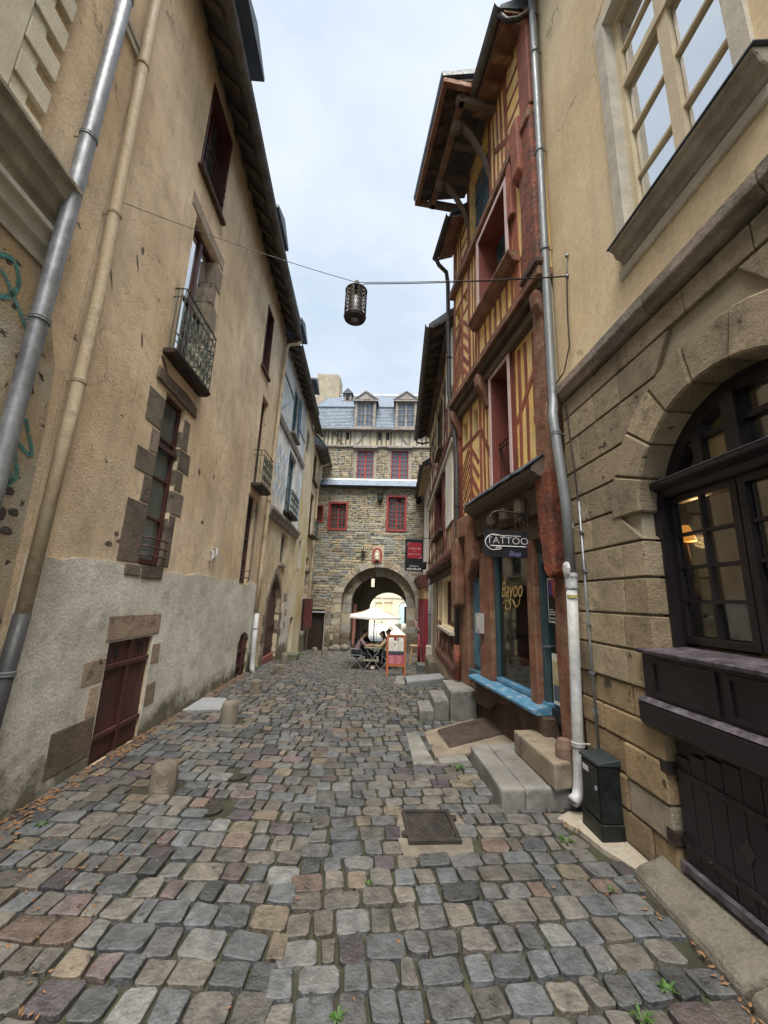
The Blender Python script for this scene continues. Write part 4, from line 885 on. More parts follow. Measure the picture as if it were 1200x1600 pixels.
for c in (2.165, 4.235):
    a, b = c - .50, c + .50
    d = obj('dormer', wall(GF, [(a - .03, 10.02), (b + .03, 10.02), (b + .03, 11.5), (a - .03, 11.5)], [rect(a + .07, b - .07, 10.10, 11.44)], .20, -.9), GREYW, GH)
    obj('dormer_back', mb_('box', GF, a, b, -1.0, -.05, 10.04, 11.46), DARKI, d)
    wobj = window(GF, GH, a + .07, b - .07, 10.10, 11.44, .08, 2, 4, GREYW, GLB, .05, .024)
    obj('pediment', mb_('prism', GF, [(a - .14, 11.5), (b + .14, 11.5), (b + .14, 11.56), (c, 12.02), (a - .14, 11.56)], -1.6, .26), SLATED, d)
    obj('pediment_panel', mb_('prism', GF, [(a + .12, 11.57), (b - .12, 11.57), (c, 11.86)], .26, .275), GREYW, d)
    obj('pediment_trim', mb_('box', GF, a - .15, b + .15, .19, .29, 11.46, 11.53), GREYW, d)
    for s in (-1, 1): timber(GF, d, c + s * .66, 11.56, c, 12.02, .07, GREYW, .2, .285)
sd = obj('small_dormer', mb_('box', GF, .72, 1.12, -2.2, -1.5, 12.2, 12.86), GREYW, GH)
obj('small_dormer_roof', mb_('prism', GF, [(.62, 12.84), (1.22, 12.84), (.92, 13.16)], -2.3, -1.4), SLATED, sd); obj('louvre', mb_('box', GF, .82, 1.02, -1.5, -1.48, 12.45, 12.78), DARKI, sd)
ch = obj('chimney', mb_('prism', GF, [(-1.2, 11.6), (.2, 11.6), (.17, 14.62), (.05, 14.72), (-1.2, 14.78)], -3.6, -2.6), pm('chimney_render', (.33, .31, .25), .95, .3, 3, (.35, .28, .19), .5, 2, .6, 40, .015, streak=.4), GH)
# side wall end where the ledge meets the left house
obj('corner_stub', mb_('box', GF, -.3, .12, -.1, .25, 6.98, 8.0), CREAM2, GH)

# ================================================================== SQUARE BEYOND THE ARCH
pv = MB(); pv.add([Vector(p) for p in ((-25, 23.25, -.68), (30, 23.25, -.68), (30, 41, -.68), (-25, 41, -.68))], [(0, 1, 2, 3)]); obj('square', pv, PLAZA, kind='structure', label='pale open square beyond the archway')
BF = Fr((-10, 40), (1, 0), (0, -1))
BH = emp('pale_house', (3, 40, -.7), 'bright cream stone building seen across the square through the arch', 'house')
dho = [(13.4, -.68), (14.45, -.68), (14.45, 1.05), (14.2, 1.38), (13.92, 1.46), (13.65, 1.38), (13.4, 1.05)]
obj('wall', wall(BF, [(0, -1), (26, -1), (26, 8), (0, 8)], [dho, rect(11.05, 11.75, .15, 1.35), rect(11.95, 12.75, .1, 1.4)], 0, -.4), PALEST, BH)
obj('string_course', mb_('box', BF, 0, 26, 0, .08, 1.78, 1.90), STONEF, BH)
obj('window_panel', mb_('box', BF, 11.05, 11.75, -.2, -.12, .15, 1.35), CREAMF, BH); obj('window_panel', mb_('box', BF, 11.95, 12.75, -.2, -.12, .1, 1.4), CREAMF, BH)
obj('door', mb_('box', BF, 13.42, 13.95, -.1, -.04, -.68, 1.0), pm('door_pale_blue', (.42, .55, .58), .7, .1, 4, None, bump=.1), BH)
obj('fanlight', mb_('prism', BF, [(13.42, 1.0), (14.44, 1.0), (14.2, 1.37), (13.92, 1.45), (13.65, 1.37)], -.12, -.06), pm('fan_pale', (.50, .58, .58), .7, .1, 4, None, bump=.1), BH)
obj('interior', mb_('box', BF, 13.0, 15, -3, -.42, -.7, 3), DARKI, BH); obj('roof', mb_('sweep', BF, [(.3, 8), (-4, 11), (-8, 8)], 0, 26), SLATED, BH)
stp = obj('stone_step', mb_('box', BF, 12.1, 13.3, .02, 1.2, -.676, -.42), STONEF, label='pale stone step before the building across the square', cat='step', bevel=.02)
for k, (x, y) in enumerate(((2.05, 31.0), (3.05, 31.2))):
    obj('stone_bollard', mb_('lathe', (x, y, -.68), [(.2, 0), (.18, .5), (.12, .56)], 10), STONEF, smooth=True, label='pale stone bollard on the square beyond the arch, %s one' % ('left' if k == 0 else 'right'), cat='bollard', group='bollards on the square')
m = MB()
for y0, z0 in ((23.6, -.6),):
    for k in range(2): m.tube([(.45 + .02, 23.5 + k * .0, .1 + k * .45), (1.15, 24.2, .35 + k * .45)], .02, 6)
    for k in range(3): x = .47 + k * .30; m.tube([(x, 23.52 + k * .32, -.68), (x, 23.52 + k * .32, .58 + k * .1)], .012, 5)
obj('handrail', m, IRON, label='black iron handrail just beyond the arch behind the parasol', cat='railing')

# ================================================================== RIGHT SIDE: stone and ochre house
RF = Fr((1.95, 0), (0, 1), (-1, 0))
K1 = emp('ochre_stone_house', (2.2, 1.5, 0), 'ochre rendered house above a granite ashlar arcade with a black shopfront', 'house')
obj('upper_wall', wall(RF, [(-2, 3.75), (3.70, 3.75), (3.70, 10), (-2, 10)], [rect(1.50, 2.52, 4.47, 6.90)], 0, -.4), RENDR, K1)
roof_slope(RF, K1, -2, 3.7, .4, 10, -3, 12.5, .12, SLATED)
obj('eave_cornice', mb_('box', RF, -2, 3.68, 0.001, .3, 9.75, 9.98), STONEF, K1)
obj('interior', mb_('box', RF, -1.9, 3.6, -4, -.42, 3.8, 9.7), DARKI, K1)
frame4(RF, K1, 1.53, 2.49, 4.50, 6.87, .10, -.14, .028, STONEF, 'window_surround')
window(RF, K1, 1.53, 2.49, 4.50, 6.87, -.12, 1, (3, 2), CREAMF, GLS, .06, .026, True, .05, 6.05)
obj('window_sill', mb_('sweep', RF, [(-.05, 4.30), (.03, 4.30), (.045, 4.34), (.085, 4.36), (.10, 4.41), (.125, 4.425), (.125, 4.455), (-.05, 4.485)], 1.36, 2.56), pm('sill_grey', (.40, .37, .31), .9, .25, 5, (.30, .27, .22), .4, 4, .6, 60, .012), K1, bevel=.008)
obj('sill_lead', mb_('sweep', RF, [(-.05, 4.487), (.127, 4.457), (.135, 4.45), (.135, 4.462), (-.05, 4.497)], 1.34, 2.58), SLATED, K1)
obj('sill_apron', mb_('box', RF, 1.40, 2.62, -.02, .024, 4.21, 4.302), STONEF, K1, bevel=.01)
ACR, AZR, ARR = 1.99, 2.33, .70
hole = [(2.73, .16), (2.73, AZR)] + arc(ACR, AZR, ARR + .04, 0, 180, 20)[1:-1] + [(1.25, AZR), (1.25, .16)]
obj('lower_wall', wall(RF, [(-2, -.4), (3.68, -.4), (3.68, 3.75), (-2, 3.75)], [hole], -.035, -.30), MORT, K1)
def acol(low=False):
    f = rng.uniform(.70, 1.08); b = rng.choice([(.46, .37, .25), (.43, .345, .235), (.485, .385, .255), (.41, .32, .205)]) if not low else rng.choice([(.40, .29, .165), (.42, .31, .18), (.35, .26, .155), (.39, .33, .25)])
    return tuple(v * f for v in b)
cz = [-.3, .02, .24, .46, .70, .90, 1.11, 1.36, 1.61, 1.87, 2.13, 2.40, 2.65, 2.91, 3.24, 3.50, 3.69]
for i in range(len(cz) - 1):
    z0, z1 = cz[i], cz[i + 1]; low = z1 < 1.2; gap = .008 if low else .017
    def edge(z):
        if z <= AZR: return 2.69
        k = 1.0 ** 2 - (z - AZR) ** 2
        return ACR + math.sqrt(k) if k > 0 else None
    e0, e1 = edge(z0), edge(z1)
    if e0 is None or e1 is None:
        e0 = e1 = -1.0 if e0 is None else None
        if e0 is None: e0 = edge(z0); e1 = ACR + .25
    near_ = e0; cuts = [near_]; u = max(e0, e1) + rng.uniform(.2, .42)
    while u < 3.5: cuts.append(u); u += rng.uniform(.34, .60)
    if len(cuts) > 1 and 3.68 - cuts[-1] < .14: cuts.pop()
    cuts.append(3.675)
    for k in range(len(cuts) - 1):
        a0, a1 = (e0, e1) if k == 0 else (cuts[k] + .004,) * 2; b = cuts[k + 1] - .004; m = MB()
        w1 = (.0 if not low else rng.uniform(-.02, .012)); m.prism(RF, [(a0, z0 + gap / 2), (b, z0 + gap / 2), (b, z1 - gap / 2), (a1, z1 - gap / 2)], -.29 if k == 0 and z1 < AZR + .3 else -.05, w1, acol(low))
        obj('ashlar_block', m, ASH, K1, bevel=.007 if not low else .014, seg=2)
    # the other side of the arch and towards the viewer
    if z1 > .1:
        e0b, e1b = (2 * ACR - x for x in (e0, e1)) if e0 > 0 else (None, None)
        if e0b is not None:
            b0, b1 = e0b, e1b; u = min(b0, b1) - .35; prev = None
            cu = [u] ; 
            while u > -1.5: u -= .55; cu.append(u)
            m = MB(); m.prism(RF, [(cu[0] + .004, z0 + gap / 2), (b0, z0 + gap / 2), (b1, z1 - gap / 2), (cu[0] + .004, z1 - gap / 2)], -.05, 0, acol(low)); obj('ashlar_block', m, ASH, K1, bevel=.012, seg=2)
            for a, b in zip(cu[1:], cu[:-1]): obj('ashlar_block', mb_('box', RF, a + .004, b - .004, -.05, 0, z0 + gap / 2, z1 - gap / 2, acol(low)), ASH, K1, bevel=.012, seg=2)
vous(RF, K1, .70, .995, 0, 180, 9, -.29, .006, (ACR, AZR), acol, 'voussoir', .014)
vous(RF, K1, .655, .715, 0, 180, 9, -.28, -.225, (ACR, AZR), acol, 'inner_voussoir', .008)
for k, (a, b) in enumerate(((-2, .6), (.603, 1.5), (1.503, 2.35), (2.353, 3.0), (3.003, 3.66))): obj('string_course', mb_('sweep', RF, [(-.03, 3.70), (.035, 3.70), (.05, 3.74), (.075, 3.77), (.075, 3.86), (-.03, 3.93)], a, b, ), pm('course%d' % k, tuple(c * rng.uniform(.85, 1.1) for c in (.36, .31, .23)), .92, .3, 4, (.25, .215, .165), .4, 5, 1., 50, .02, stain=.35), K1, bevel=.012, seg=2)
# shopfront joinery
SFW = -.22
fz = 2.50
jn = obj('shopfront', mb_('box', RF, 2.665, 2.735, SFW - .06, SFW + .09, 1.40, fz), PURP, K1)
m = MB(); outer = arc(ACR, AZR, .70, 10, 170, 18); inner = arc(ACR, AZR, .60, 170, 10, 18); m.prism(RF, outer + inner, SFW - .05, SFW + .04); obj('arch_frame', m, PURP, jn)
obj('transom', mb_('sweep', RF, [(SFW - .05, 2.43), (SFW + .06, 2.43), (SFW + .09, 2.47), (SFW + .15, 2.50), (SFW + .15, 2.53), (SFW - .05, 2.56)], 1.3, 2.68), PURP, jn, bevel=.006)
obj('transom_top', mb_('sweep', RF, [(SFW + .02, 2.552), (SFW + .15, 2.532), (SFW + .15, 2.540), (SFW + .02, 2.560)], 1.3, 2.67), PURPE, jn)
for (a, b, w_) in ((2.30, 2.37, .05), (2.02, 2.11, .07)): obj('fan_mullion', mb_('box', RF, a, b, SFW - .04, SFW + w_, 2.56, 2.33 + math.sqrt(.62 ** 2 - ((a + b) / 2 - ACR) ** 2)), PURP, jn)
obj('fan_bar', mb_('box', RF, 1.45, 2.56, SFW - .03, SFW + .03, 2.74, 2.775), PURP, jn)
for (a, b, c_, d, mt) in ((2.37, 2.60, 2.56, 2.74, GLT), (2.11, 2.30, 2.56, 2.74, LITPANE), (2.11, 2.30, 2.775, 2.93, GLT), (1.40, 2.02, 2.56, 2.74, GLT), (1.40, 2.02, 2.775, 2.98, GLT)):
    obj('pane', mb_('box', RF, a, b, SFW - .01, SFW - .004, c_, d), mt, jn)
window(RF, K1, 2.14, 2.68, 1.44, 2.43, SFW - .03, 2, 4, PURP, GLT, .045, .022, False)
window(RF, K1, 1.58, 2.13, 1.44, 2.43, SFW - .03, 2, 4, PURP, GLT, .045, .022, False)
obj('sill_board', mb_('sweep', RF, [(SFW - .04, 1.36), (.055, 1.355), (.06, 1.385), (SFW - .04, 1.42)], .9, 2.80), PURPE, jn, bevel=.006)
obj('panel_board', mb_('box', RF, .9, 2.79, -.30, .02, 1.075, 1.354), PURP, jn)
for (a, b) in ((2.20, 2.70), (1.60, 2.14), (1.05, 1.54)):
    m = MB()
    for (p, q_, r_, s_) in ((a, b, 1.10, 1.125), (a, b, 1.305, 1.33), (a, a + .025, 1.125, 1.305), (b - .025, b, 1.125, 1.305)): m.box(RF, p, q_, .0202, .034, r_, s_)
    obj('panel_moulding', m, PURP, jn)
obj('heavy_beam', mb_('sweep', RF, [(-.3, .88), (.02, .88), (.06, .92), (.065, 1.045), (.03, 1.072), (-.3, 1.072)], .9, 2.82), PURP, jn, bevel=.014, seg=2)
obj('beam_edge', mb_('sweep', RF, [(.0, 1.073), (.028, 1.0735), (.062, 1.05), (.066, 1.052), (.03, 1.078), (.0, 1.078)], .92, 2.815), PURPE, jn)
cdo = obj('cellar_door', mb_('box', RF, 1.2, 2.66, -.20, -.06, .14, .88), PURP, jn)
for i in range(13):
    a = 2.655 - (i + 1) * .112; t = (a + .056 - 2.0) / .66; zt = .70 + .17 * math.sqrt(max(0, 1 - t * t)) if abs(t) < 1 else .70
    obj('plank', mb_('box', RF, a + .003, a + .109, -.0598, -.035, .15, zt), PURP, cdo, bevel=.005)
for z in (.30, .68):
    s_ = obj('strap_hinge', mb_('prism', RF, [(2.70, z - .02), (2.70, z + .02), (2.0, z + .012), (1.85, z), (2.0, z - .012)], -.0348, -.024), PURP, cdo)
    obj('pintle', mb_('box', RF, 2.665, 2.735, -.06, .01, z - .035, z + .035), IRON, cdo)
    m = MB(); [m.lathe(RF.P(2.6 - .15 * k, -.024, z), [(.012, -.004), (.012, .004)], 6) for k in range(5)]; obj('rivets', m, IRON, cdo)
obj('peep_hole', mb_('prism', RF, [(2.18, .47), (2.215, .41), (2.25, .47), (2.215, .53)], -.0348, -.030), DARKI, cdo)
obj('bottom_rail', mb_('box', RF, 1.2, 2.665, -.0346, .0, .15, .20), PURPE, cdo, bevel=.006)
# dim room behind the shopfront
rm = MB(); rm.box(RF, .6, 3.6, -1.9, -1.85, .9, 3.4); rm.box(RF, .6, .65, -1.85, -.31, .9, 3.4); rm.box(RF, 3.55, 3.6, -1.85, -.31, .9, 3.4); rm.box(RF, .65, 3.55, -1.85, -.31, 3.35, 3.4); rm.box(RF, .65, 3.55, -1.85, -.31, .9, .95)
obj('shop_room', rm, ROOMI, K1)
lp = emp('table_lamp', (2.44, 2.9, 1.72), 'lit orange table lamp behind the black shop window', 'lamp')
LPX, LPY = 2.44, 2.90
lmp = bpy.data.lights.new('table_lamp_bulb', 'POINT'); lmp.energy = .7; lmp.color = (1, .62, .28); lmp.shadow_soft_size = .05
lmo = bpy.data.objects.new('table_lamp_bulb', lmp); C.objects.link(lmo); lmo.location = (LPX + .12, LPY, 2.17)
obj('lamp_shade', mb_('lathe', (LPX, LPY, 2.17), [(.075, 0), (.035, .12)], 14), LAMPO, lp, smooth=True)
obj('lamp_foot', mb_('lathe', (LPX, LPY, 1.72), [(.06, 0), (.05, .05), (.02, .1), (.035, .2), (.012, .44)], 12), DKW, lp, smooth=True)
obj('side_board', mb_('box', WF, 2.33, 2.75, 2.75, 3.4, .96, 1.715), DKW, label='dark sideboard under the lit lamp inside the shop', cat='sideboard')
# pipes, conduit, cable
downpipe([(1.86, 3.60, 9.9), (1.86, 3.62, 8), (1.86, 3.665, 5.5), (1.86, 3.68, 3.80), (1.855, 3.66, 3.70), (1.80, 3.58, 3.52), (1.79, 3.55, 3.40), (1.83, 3.50, 2.6), (1.85, 3.52, 1.80)], .045, GPIPE, K1,
         [((1.86, 3.61, 8.6), (-1, 0, 0)), ((1.86, 3.635, 7.0), (-1, 0, 0)), ((1.86, 3.66, 5.6), (-1, 0, 0)), ((1.80, 3.545, 3.3), (-1, 0, 0))])
wp = downpipe([(1.85, 3.525, 1.86), (1.85, 3.55, 1.2), (1.85, 3.60, .30), (1.845, 3.605, .18), (1.82, 3.595, .12), (1.77, 3.57, .10)], .046, WPIPE, K1, [((1.85, 3.585, .52), (-1, 0, 0))])
obj('pipe_collar', mb_('lathe', (1.85, 3.525, 1.80), [(.049, 0), (.053, .01), (.053, .10), (.059, .11), (.059, .14), (.045, .145)], 14), WPIPE, wp, smooth=False)
obj('pipe_mouth', mb_('lathe', (1.77, 3.57, .095), [(.040, 0), (.040, .004)], 12), DARKI, wp)
for (z, c_, h) in ((2.35, WTXT, .05), (1.93, pm('sticker_yellow', (.55, .45, .06), .6), .05), (1.88, BLACK, .10), (1.72, pm('sticker_olive', (.45, .42, .18), .6), .03)):
    obj('sticker', mb_('lathe', (1.85, 3.52, z), [(.0475 if z < 1.85 else .047, 0), (.0475 if z < 1.85 else .047, h)], 14), c_, wp)
obj('torn_paper', mb_('stone', lambda x, y, h: Vector((1.803 - h * .3, 3.5 + x * .7, 1.98 + y)), [(.06, -.06), (.085, .0), (.06, .05), (.0, .06), (-.05, .045), (-.07, .0), (-.05, -.05), (.0, -.07)], .06, .6), WTXT, wp)
obj('cable', mb_('tube', [(1.94, 3.38, 5.05), (1.935, 3.39, 4.9), (1.935, 3.42, 4.6), (1.935, 3.43, 4.2), (1.90, 3.50, 3.95), (1.86, 3.60, 3.88), (1.86, 3.56, 3.75), (1.93, 3.56, 3.6), (1.935, 3.54, 3.3), (1.935, 3.50, 3.0), (1.935, 3.47, 2.6)], .007, 6), IRON, K1)
cdt = obj('conduit', mb_('tube', [(1.937, 3.46, 2.6), (1.937, 3.45, 1.6), (1.937, 3.43, .45)], .011, 8), ZINC, K1, smooth=True)
for z in (2.3, 1.95, 1.5, 1.1, .8): obj('conduit_clip', mb_('box', RF, 3.43, 3.475, -.01, .028, z, z + .02), ZINC, cdt)

# ================================================================== RIGHT SIDE: yellow half-timbered house
TF = Fr((1.96, 3.9), (-.1, .995), (-.995, -.1))
K2 = emp('yellow_timbered_house', TF.P(1.5, -1, .2), 'tall crooked half-timbered house with yellow infill, red timbers and a tattoo shop below', 'house')
obj('interior', mb_('box', TF, -.12, 3.05, -3.5, -.62, 3.1, 9.3), DARKI, K2)
obj('side_wall', mb_('box', TF, -.16, -.12, -3.5, .1, 3.9, 9.6), CREAM2, K2); obj('side_wall', mb_('box', TF, 3.06, 3.12, -3.5, -.02, -.2, 9.0), WHITEP, K2)
# -- first floor
s2h = [rect(.89, 1.51, 3.29, 4.99), rect(2.14, 2.34, 4.42, 4.86), rect(2.62, 2.86, 4.42, 4.84)]
obj('first_floor_infill', wall(TF, [(-.08, 3.05), (3.12, 3.05), (3.12, 5.2), (-.08, 5.2)], s2h, 0, -.6), YEL, K2)
RW = lambda *a, **k: timber(TF, K2, *a, REDW, **k)
frame4(TF, K2, .90, 1.50, 3.30, 4.98, .0002, -.36, -.35, REDR)
lin = MB(); lin.box(TF, .87, .91, -.34, .05, 3.3, 5.01); lin.box(TF, 1.49, 1.53, -.34, .05, 3.3, 5.01); lin.box(TF, .91, 1.49, -.34, .05, 4.97, 5.01); obj('window_lining', lin, REDR, K2)
ed = MB(); ed.box(TF, .855, .915, .05, .065, 3.3, 5.025); ed.box(TF, 1.485, 1.545, .05, .065, 3.3, 5.025); ed.box(TF, .915, 1.485, .05, .065, 4.965, 5.025); obj('window_edge', ed, PINKF, K2)
window(TF, K2, .92, 1.48, 3.32, 4.96, -.33, 1, 3, GPIPE, GLD, .05, .025)
rl = MB(); [rl.tube([TF.P(.92, -.06, z), TF.P(1.48, -.06, z)], .012, 6) for z in (3.85, 3.92)]; [rl.tube([TF.P(.95 + .1 * k, -.06, 3.32), TF.P(.95 + .1 * k, -.06, 3.9)], .007, 5) for k in range(6)]; obj('guard_rail', rl, IRON, K2)
for u in (.28, .50, .70): RW(u + .03, 3.15, u, 4.95, .085, jit=.025)
RW(.80, 3.95, .12, 4.62, .085, w1=.012); RW(.84, 3.1, .84, 5.05, .07, w1=.012); RW(.12, 3.1, .36, 3.85, .10, w1=.010)
for u in (1.60, 1.74, 1.88): RW(u, 3.15, u, 4.95, .06)
RW(2.0, 4.38, 1.60, 3.75, .08, w1=.012); RW(2.02, 3.1, 2.02, 5.1, .10, w1=.012); RW(2.46, 3.1, 2.46, 5.0, .11, w1=.014); RW(2.95, 3.1, 2.95, 5.1, .13, w1=.016)
for k in range(7):
    z = 3.12 + k * .25
    if z + .33 < 4.45: RW(2.12, z, 2.40, z + .32, .09)
    if z + .45 < 4.5: RW(2.88, z, 2.52, z + .36, .05); RW(2.88, z + .12, 2.52, z + .48, .035)
RW(2.05, 4.40, 2.9, 4.38, .07, w1=.012)
window(TF, K2, 2.14, 2.34, 4.42, 4.86, -.2, 1, 2, REDW, GLD, .03, .02, False); window(TF, K2, 2.62, 2.86, 4.42, 4.84, -.2, 1, 2, REDW, GLD, .03, .02, False)
# corner posts
obj('corner_post', mb_('prism', TF, [(-.10, 2.95), (.16, 2.95), (.17, 3.4), (.12, 4.3), (.09, 5.15), (-.10, 5.15)], -.05, .13), REDT, K2, bevel=.02, seg=2)
obj('corner_post', mb_('box', TF, 2.96, 3.13, -.05, .06, 3.0, 5.1), REDW, K2, bevel=.015)
# -- jetty and second floor (leaning out)
JW = .15
def plank(u0, u1, w0, w1, z0, z1, mat, n='beam', bev=.012): return obj(n, mb_('box', TF, u0, u1, w0, w1, z0, z1), mat, K2, bevel=bev)
plank(-.14, 3.1, -.02, .10, 5.02, 5.16, DKG, 'jetty_beam'); plank(-.16, 3.08, .0, JW + .02, 5.165, 5.27, DKW, 'jetty_beam'); plank(-.22, 3.04, .02, JW + .07, 5.275, 5.40, REDT, 'bressummer')
obj('jetty_soffit', mb_('box', TF, -.15, 3.05, -.02, JW, 5.145, 5.164), DKW, K2)
for u in (-.06, 1.70, 2.98): obj('bracket', mb_('sweep', TF, [(.0, 4.62), (.05, 4.62), (.10, 4.80), (.20, 4.98), (.22, 5.15), (.0, 5.16)], u - .07, u + .07), REDT, K2, bevel=.02, seg=2)
s3h = [rect(.49, 1.51, 6.09, 7.47), rect(2.20, 2.34, 6.85, 7.15), rect(2.55, 2.80, 6.85, 7.15), rect(1.15, 2.0, 7.95, 9.35)]
obj('second_floor_infill', wall(TF, [(-.20, 5.39), (2.95, 5.39), (2.95, 8.75), (2.1, 8.80), (2.1, 9.6), (-.20, 9.6)], s3h, JW, -.55), YEL, K2)
T3 = lambda u0, z0, u1, z1, wd, w1=.008, mat=REDW: timber(TF, K2, u0, z0, u1, z1, wd, mat, JW - .02, JW + min(w1, .014))
obj('corner_post', mb_('prism', TF, [(-.22, 5.41), (.13, 5.41), (.10, 6.5), (.12, 7.4), (.06, 7.7), (-.22, 7.7)], JW - .05, JW + .07), REDB, K2, bevel=.02, seg=2)
obj('post_foot', mb_('box', TF, -.25, .16, JW - .05, JW + .10, 5.402, 5.50), DKW, K2, bevel=.02)
lin = MB(); lin.box(TF, .47, .51, -.22, JW + .06, 6.1, 7.49); lin.box(TF, 1.49, 1.53, -.22, JW + .06, 6.1, 7.49); lin.box(TF, .51, 1.49, -.22, JW + .06, 7.45, 7.49); obj('window_lining', lin, REDR, K2)
ed = MB(); ed.box(TF, .445, .515, JW + .06, JW + .075, 6.1, 7.51); ed.box(TF, 1.485, 1.555, JW + .06, JW + .075, 6.1, 7.51); ed.box(TF, .515, 1.485, JW + .06, JW + .075, 7.44, 7.51); obj('window_edge', ed, PINKF, K2)
window(TF, K2, .52, 1.48, 6.12, 7.44, -.16, 2, 4, BLUED, GLB, .05, .022)
obj('window_sill', mb_('sweep', TF, [(JW - .02, 5.93), (JW + .10, 5.95), (JW + .15, 6.03), (JW + .17, 6.05), (JW + .17, 6.10), (JW - .02, 6.12)], .28, 1.72), REDT, K2, bevel=.01)
T3(.36, 5.4, .36, 7.6, .14, .04); T3(1.66, 5.4, 1.66, 7.6, .07)
for u in (.22, .50, .68, .86, 1.04, 1.22, 1.40): T3(u, 5.4, u, 5.96, .065)
for u in (1.78, 1.92): T3(u, 5.4, u, 7.55, .055)
T3(2.08, 5.4, 2.08, 7.6, .11, .045); T3(2.45, 5.4, 2.45, 7.6, .10, .045); T3(2.88, 5.4, 2.88, 8.7, .12, .05)
for k in range(7):
    z = 5.42 + k * .24
    if z + .3 < 6.85: T3(2.14, z, 2.40, z + .30, .085)
    if z + .4 < 6.9: T3(2.83, z, 2.5, z + .34, .05); T3(2.83, z + .12, 2.5, z + .46, .035)
T3(2.1, 6.82, 2.9, 6.80, .06, .04); T3(2.1, 7.18, 2.9, 7.18, .06, .04)
obj('rail_beam', mb_('box', TF, -.22, 2.96, JW - .02, JW + .10, 7.58, 7.74), REDT, K2, bevel=.02); obj('rail_beam', mb_('box', TF, -.2, 2.94, JW - .02, JW + .06, 7.742, 7.84), REDW, K2, bevel=.012)
obj('hanging_post', mb_('sweep', TF, [(JW, 6.95), (JW + .06, 6.95), (JW + .13, 7.05), (JW + .14, 7.9), (JW, 7.95)], -.02, .18), REDW, K2, bevel=.02)
obj('hanging_post', mb_('box', TF, .30, .43, JW, JW + .085, 6.7, 7.95), REDW, K2, bevel=.012)
# -- attic storey
obj('corner_post', mb_('box', TF, -.22, .05, JW - .04, JW + .05, 7.84, 9.55), REDW, K2, bevel=.015)
for z in (8.1, 8.42, 8.74, 9.08): T3(.05, z, .50, z + .02, .075)
T3(.50, 7.84, .50, 9.5, .10, .04); [T3(u, 7.84, u, 9.5, .06) for u in (.66, .80, .94)]; T3(1.08, 7.84, 1.08, 9.5, .09, .045); T3(.1, 7.9, .9, 8.6, .09, .05)
T3(2.06, 7.84, 2.06, 9.4, .12, .05); [T3(2.1, z, 2.46, z, .08) for z in (8.05, 8.32, 8.6)]; T3(2.5, 7.84, 2.5, 8.7, .08); [T3(u, 7.84, u, 8.7, .05) for u in (2.62, 2.74)]
wb = MB(); [wb.box(TF, 1.18 + .085 * k, 1.20 + .085 * k, JW - .12, JW - .10, 7.96, 9.34) for k in range(10)]; [wb.box(TF, 1.15, 2.0, JW - .13, JW - .10, z, z + .03) for z in (7.96, 8.4, 8.85)]; obj('gallery_bars', wb, BLUED, K2)
obj('gallery_back', mb_('box', TF, 1.15, 2.0, -.5, -.45, 7.95, 9.35), GLD, K2)
# -- roof edges and hood
m = MB(); m.sweep(TF, [(-.2, 10.02), (JW, 9.60), (.50, 9.50), (.52, 9.56), (-3, 12.4), (-3, 12.2)], -.18, 1.02); obj('roof', m, SLATED, K2)
obj('eave_boards', mb_('sweep', TF, [(JW - .02, 9.50), (.47, 9.45), (.47, 9.49), (JW - .02, 9.54)], -.17, 1.05), REDT, K2)
for k in range(4): obj('rafter_tail', mb_('sweep', TF, [(JW, 9.40), (.44, 9.36), (.44, 9.445), (JW, 9.495)], -.12 + k * .33, -.02 + k * .33), REDT, K2)
halfgutter(TF, K2, (-.18, .53, 9.56), (1.02, .53, 9.54), .07, GUT)
obj('gutter_bend', mb_('tube', [TF.P(-.12, .53, 9.50), TF.P(-.14, .42, 9.36), TF.P(-.20, .30, 9.30), TF.P(-.27, .16, 9.36), TF.P(-.30, .1, 9.2)], .035, 8), CAST, K2, smooth=True)
obj('lower_roof', mb_('sweep', TF, [(JW - .1, 9.0), (.46, 8.74), (.48, 8.80), (-3, 11.6), (-3, 11.4)], 2.1, 3.12), SLATED, K2)
obj('eave_boards', mb_('sweep', TF, [(JW - .02, 8.80), (.44, 8.66), (.44, 8.70), (JW - .02, 8.84)], 2.12, 3.10), REDT, K2)
halfgutter(TF, K2, (2.14, .50, 8.74), (3.12, .50, 8.70), .055, CAST)
hd = obj('hood', mb_('sweep', TF, [(-2.5, 11.0), (1.06, 9.62), (1.08, 9.70), (-2.5, 11.12)], .70, 2.72), SLATED, K2)
obj('hood_boards', mb_('sweep', TF, [(.0, 9.88), (1.0, 9.58), (1.0, 9.61), (.0, 9.96)], .74, 2.68), DKW, hd)
fr_ = MB(); fr_.box(TF, .70, .78, .1, 1.05, 9.50, 9.60); fr_.box(TF, 2.64, 2.72, .1, 1.05, 9.50, 9.60); fr_.box(TF, .78, 2.64, .97, 1.05, 9.50, 9.60); obj('hood_frame', fr_, REDT, hd, bevel=.01)
obj('hood_purlin', mb_('box', TF, .80, 2.62, .66, .76, 9.36, 9.50), REDT, hd, bevel=.012)
for u in (.86, 1.45, 2.02, 2.56):
    obj('hood_beam', mb_('box', TF, u - .06, u + .06, .05, .80, 9.36, 9.49) if u < 1.4 or u > 2.1 else mb_('box', TF, u - .06, u + .06, .05, .65, 9.37, 9.49), DKG, hd, bevel=.02)
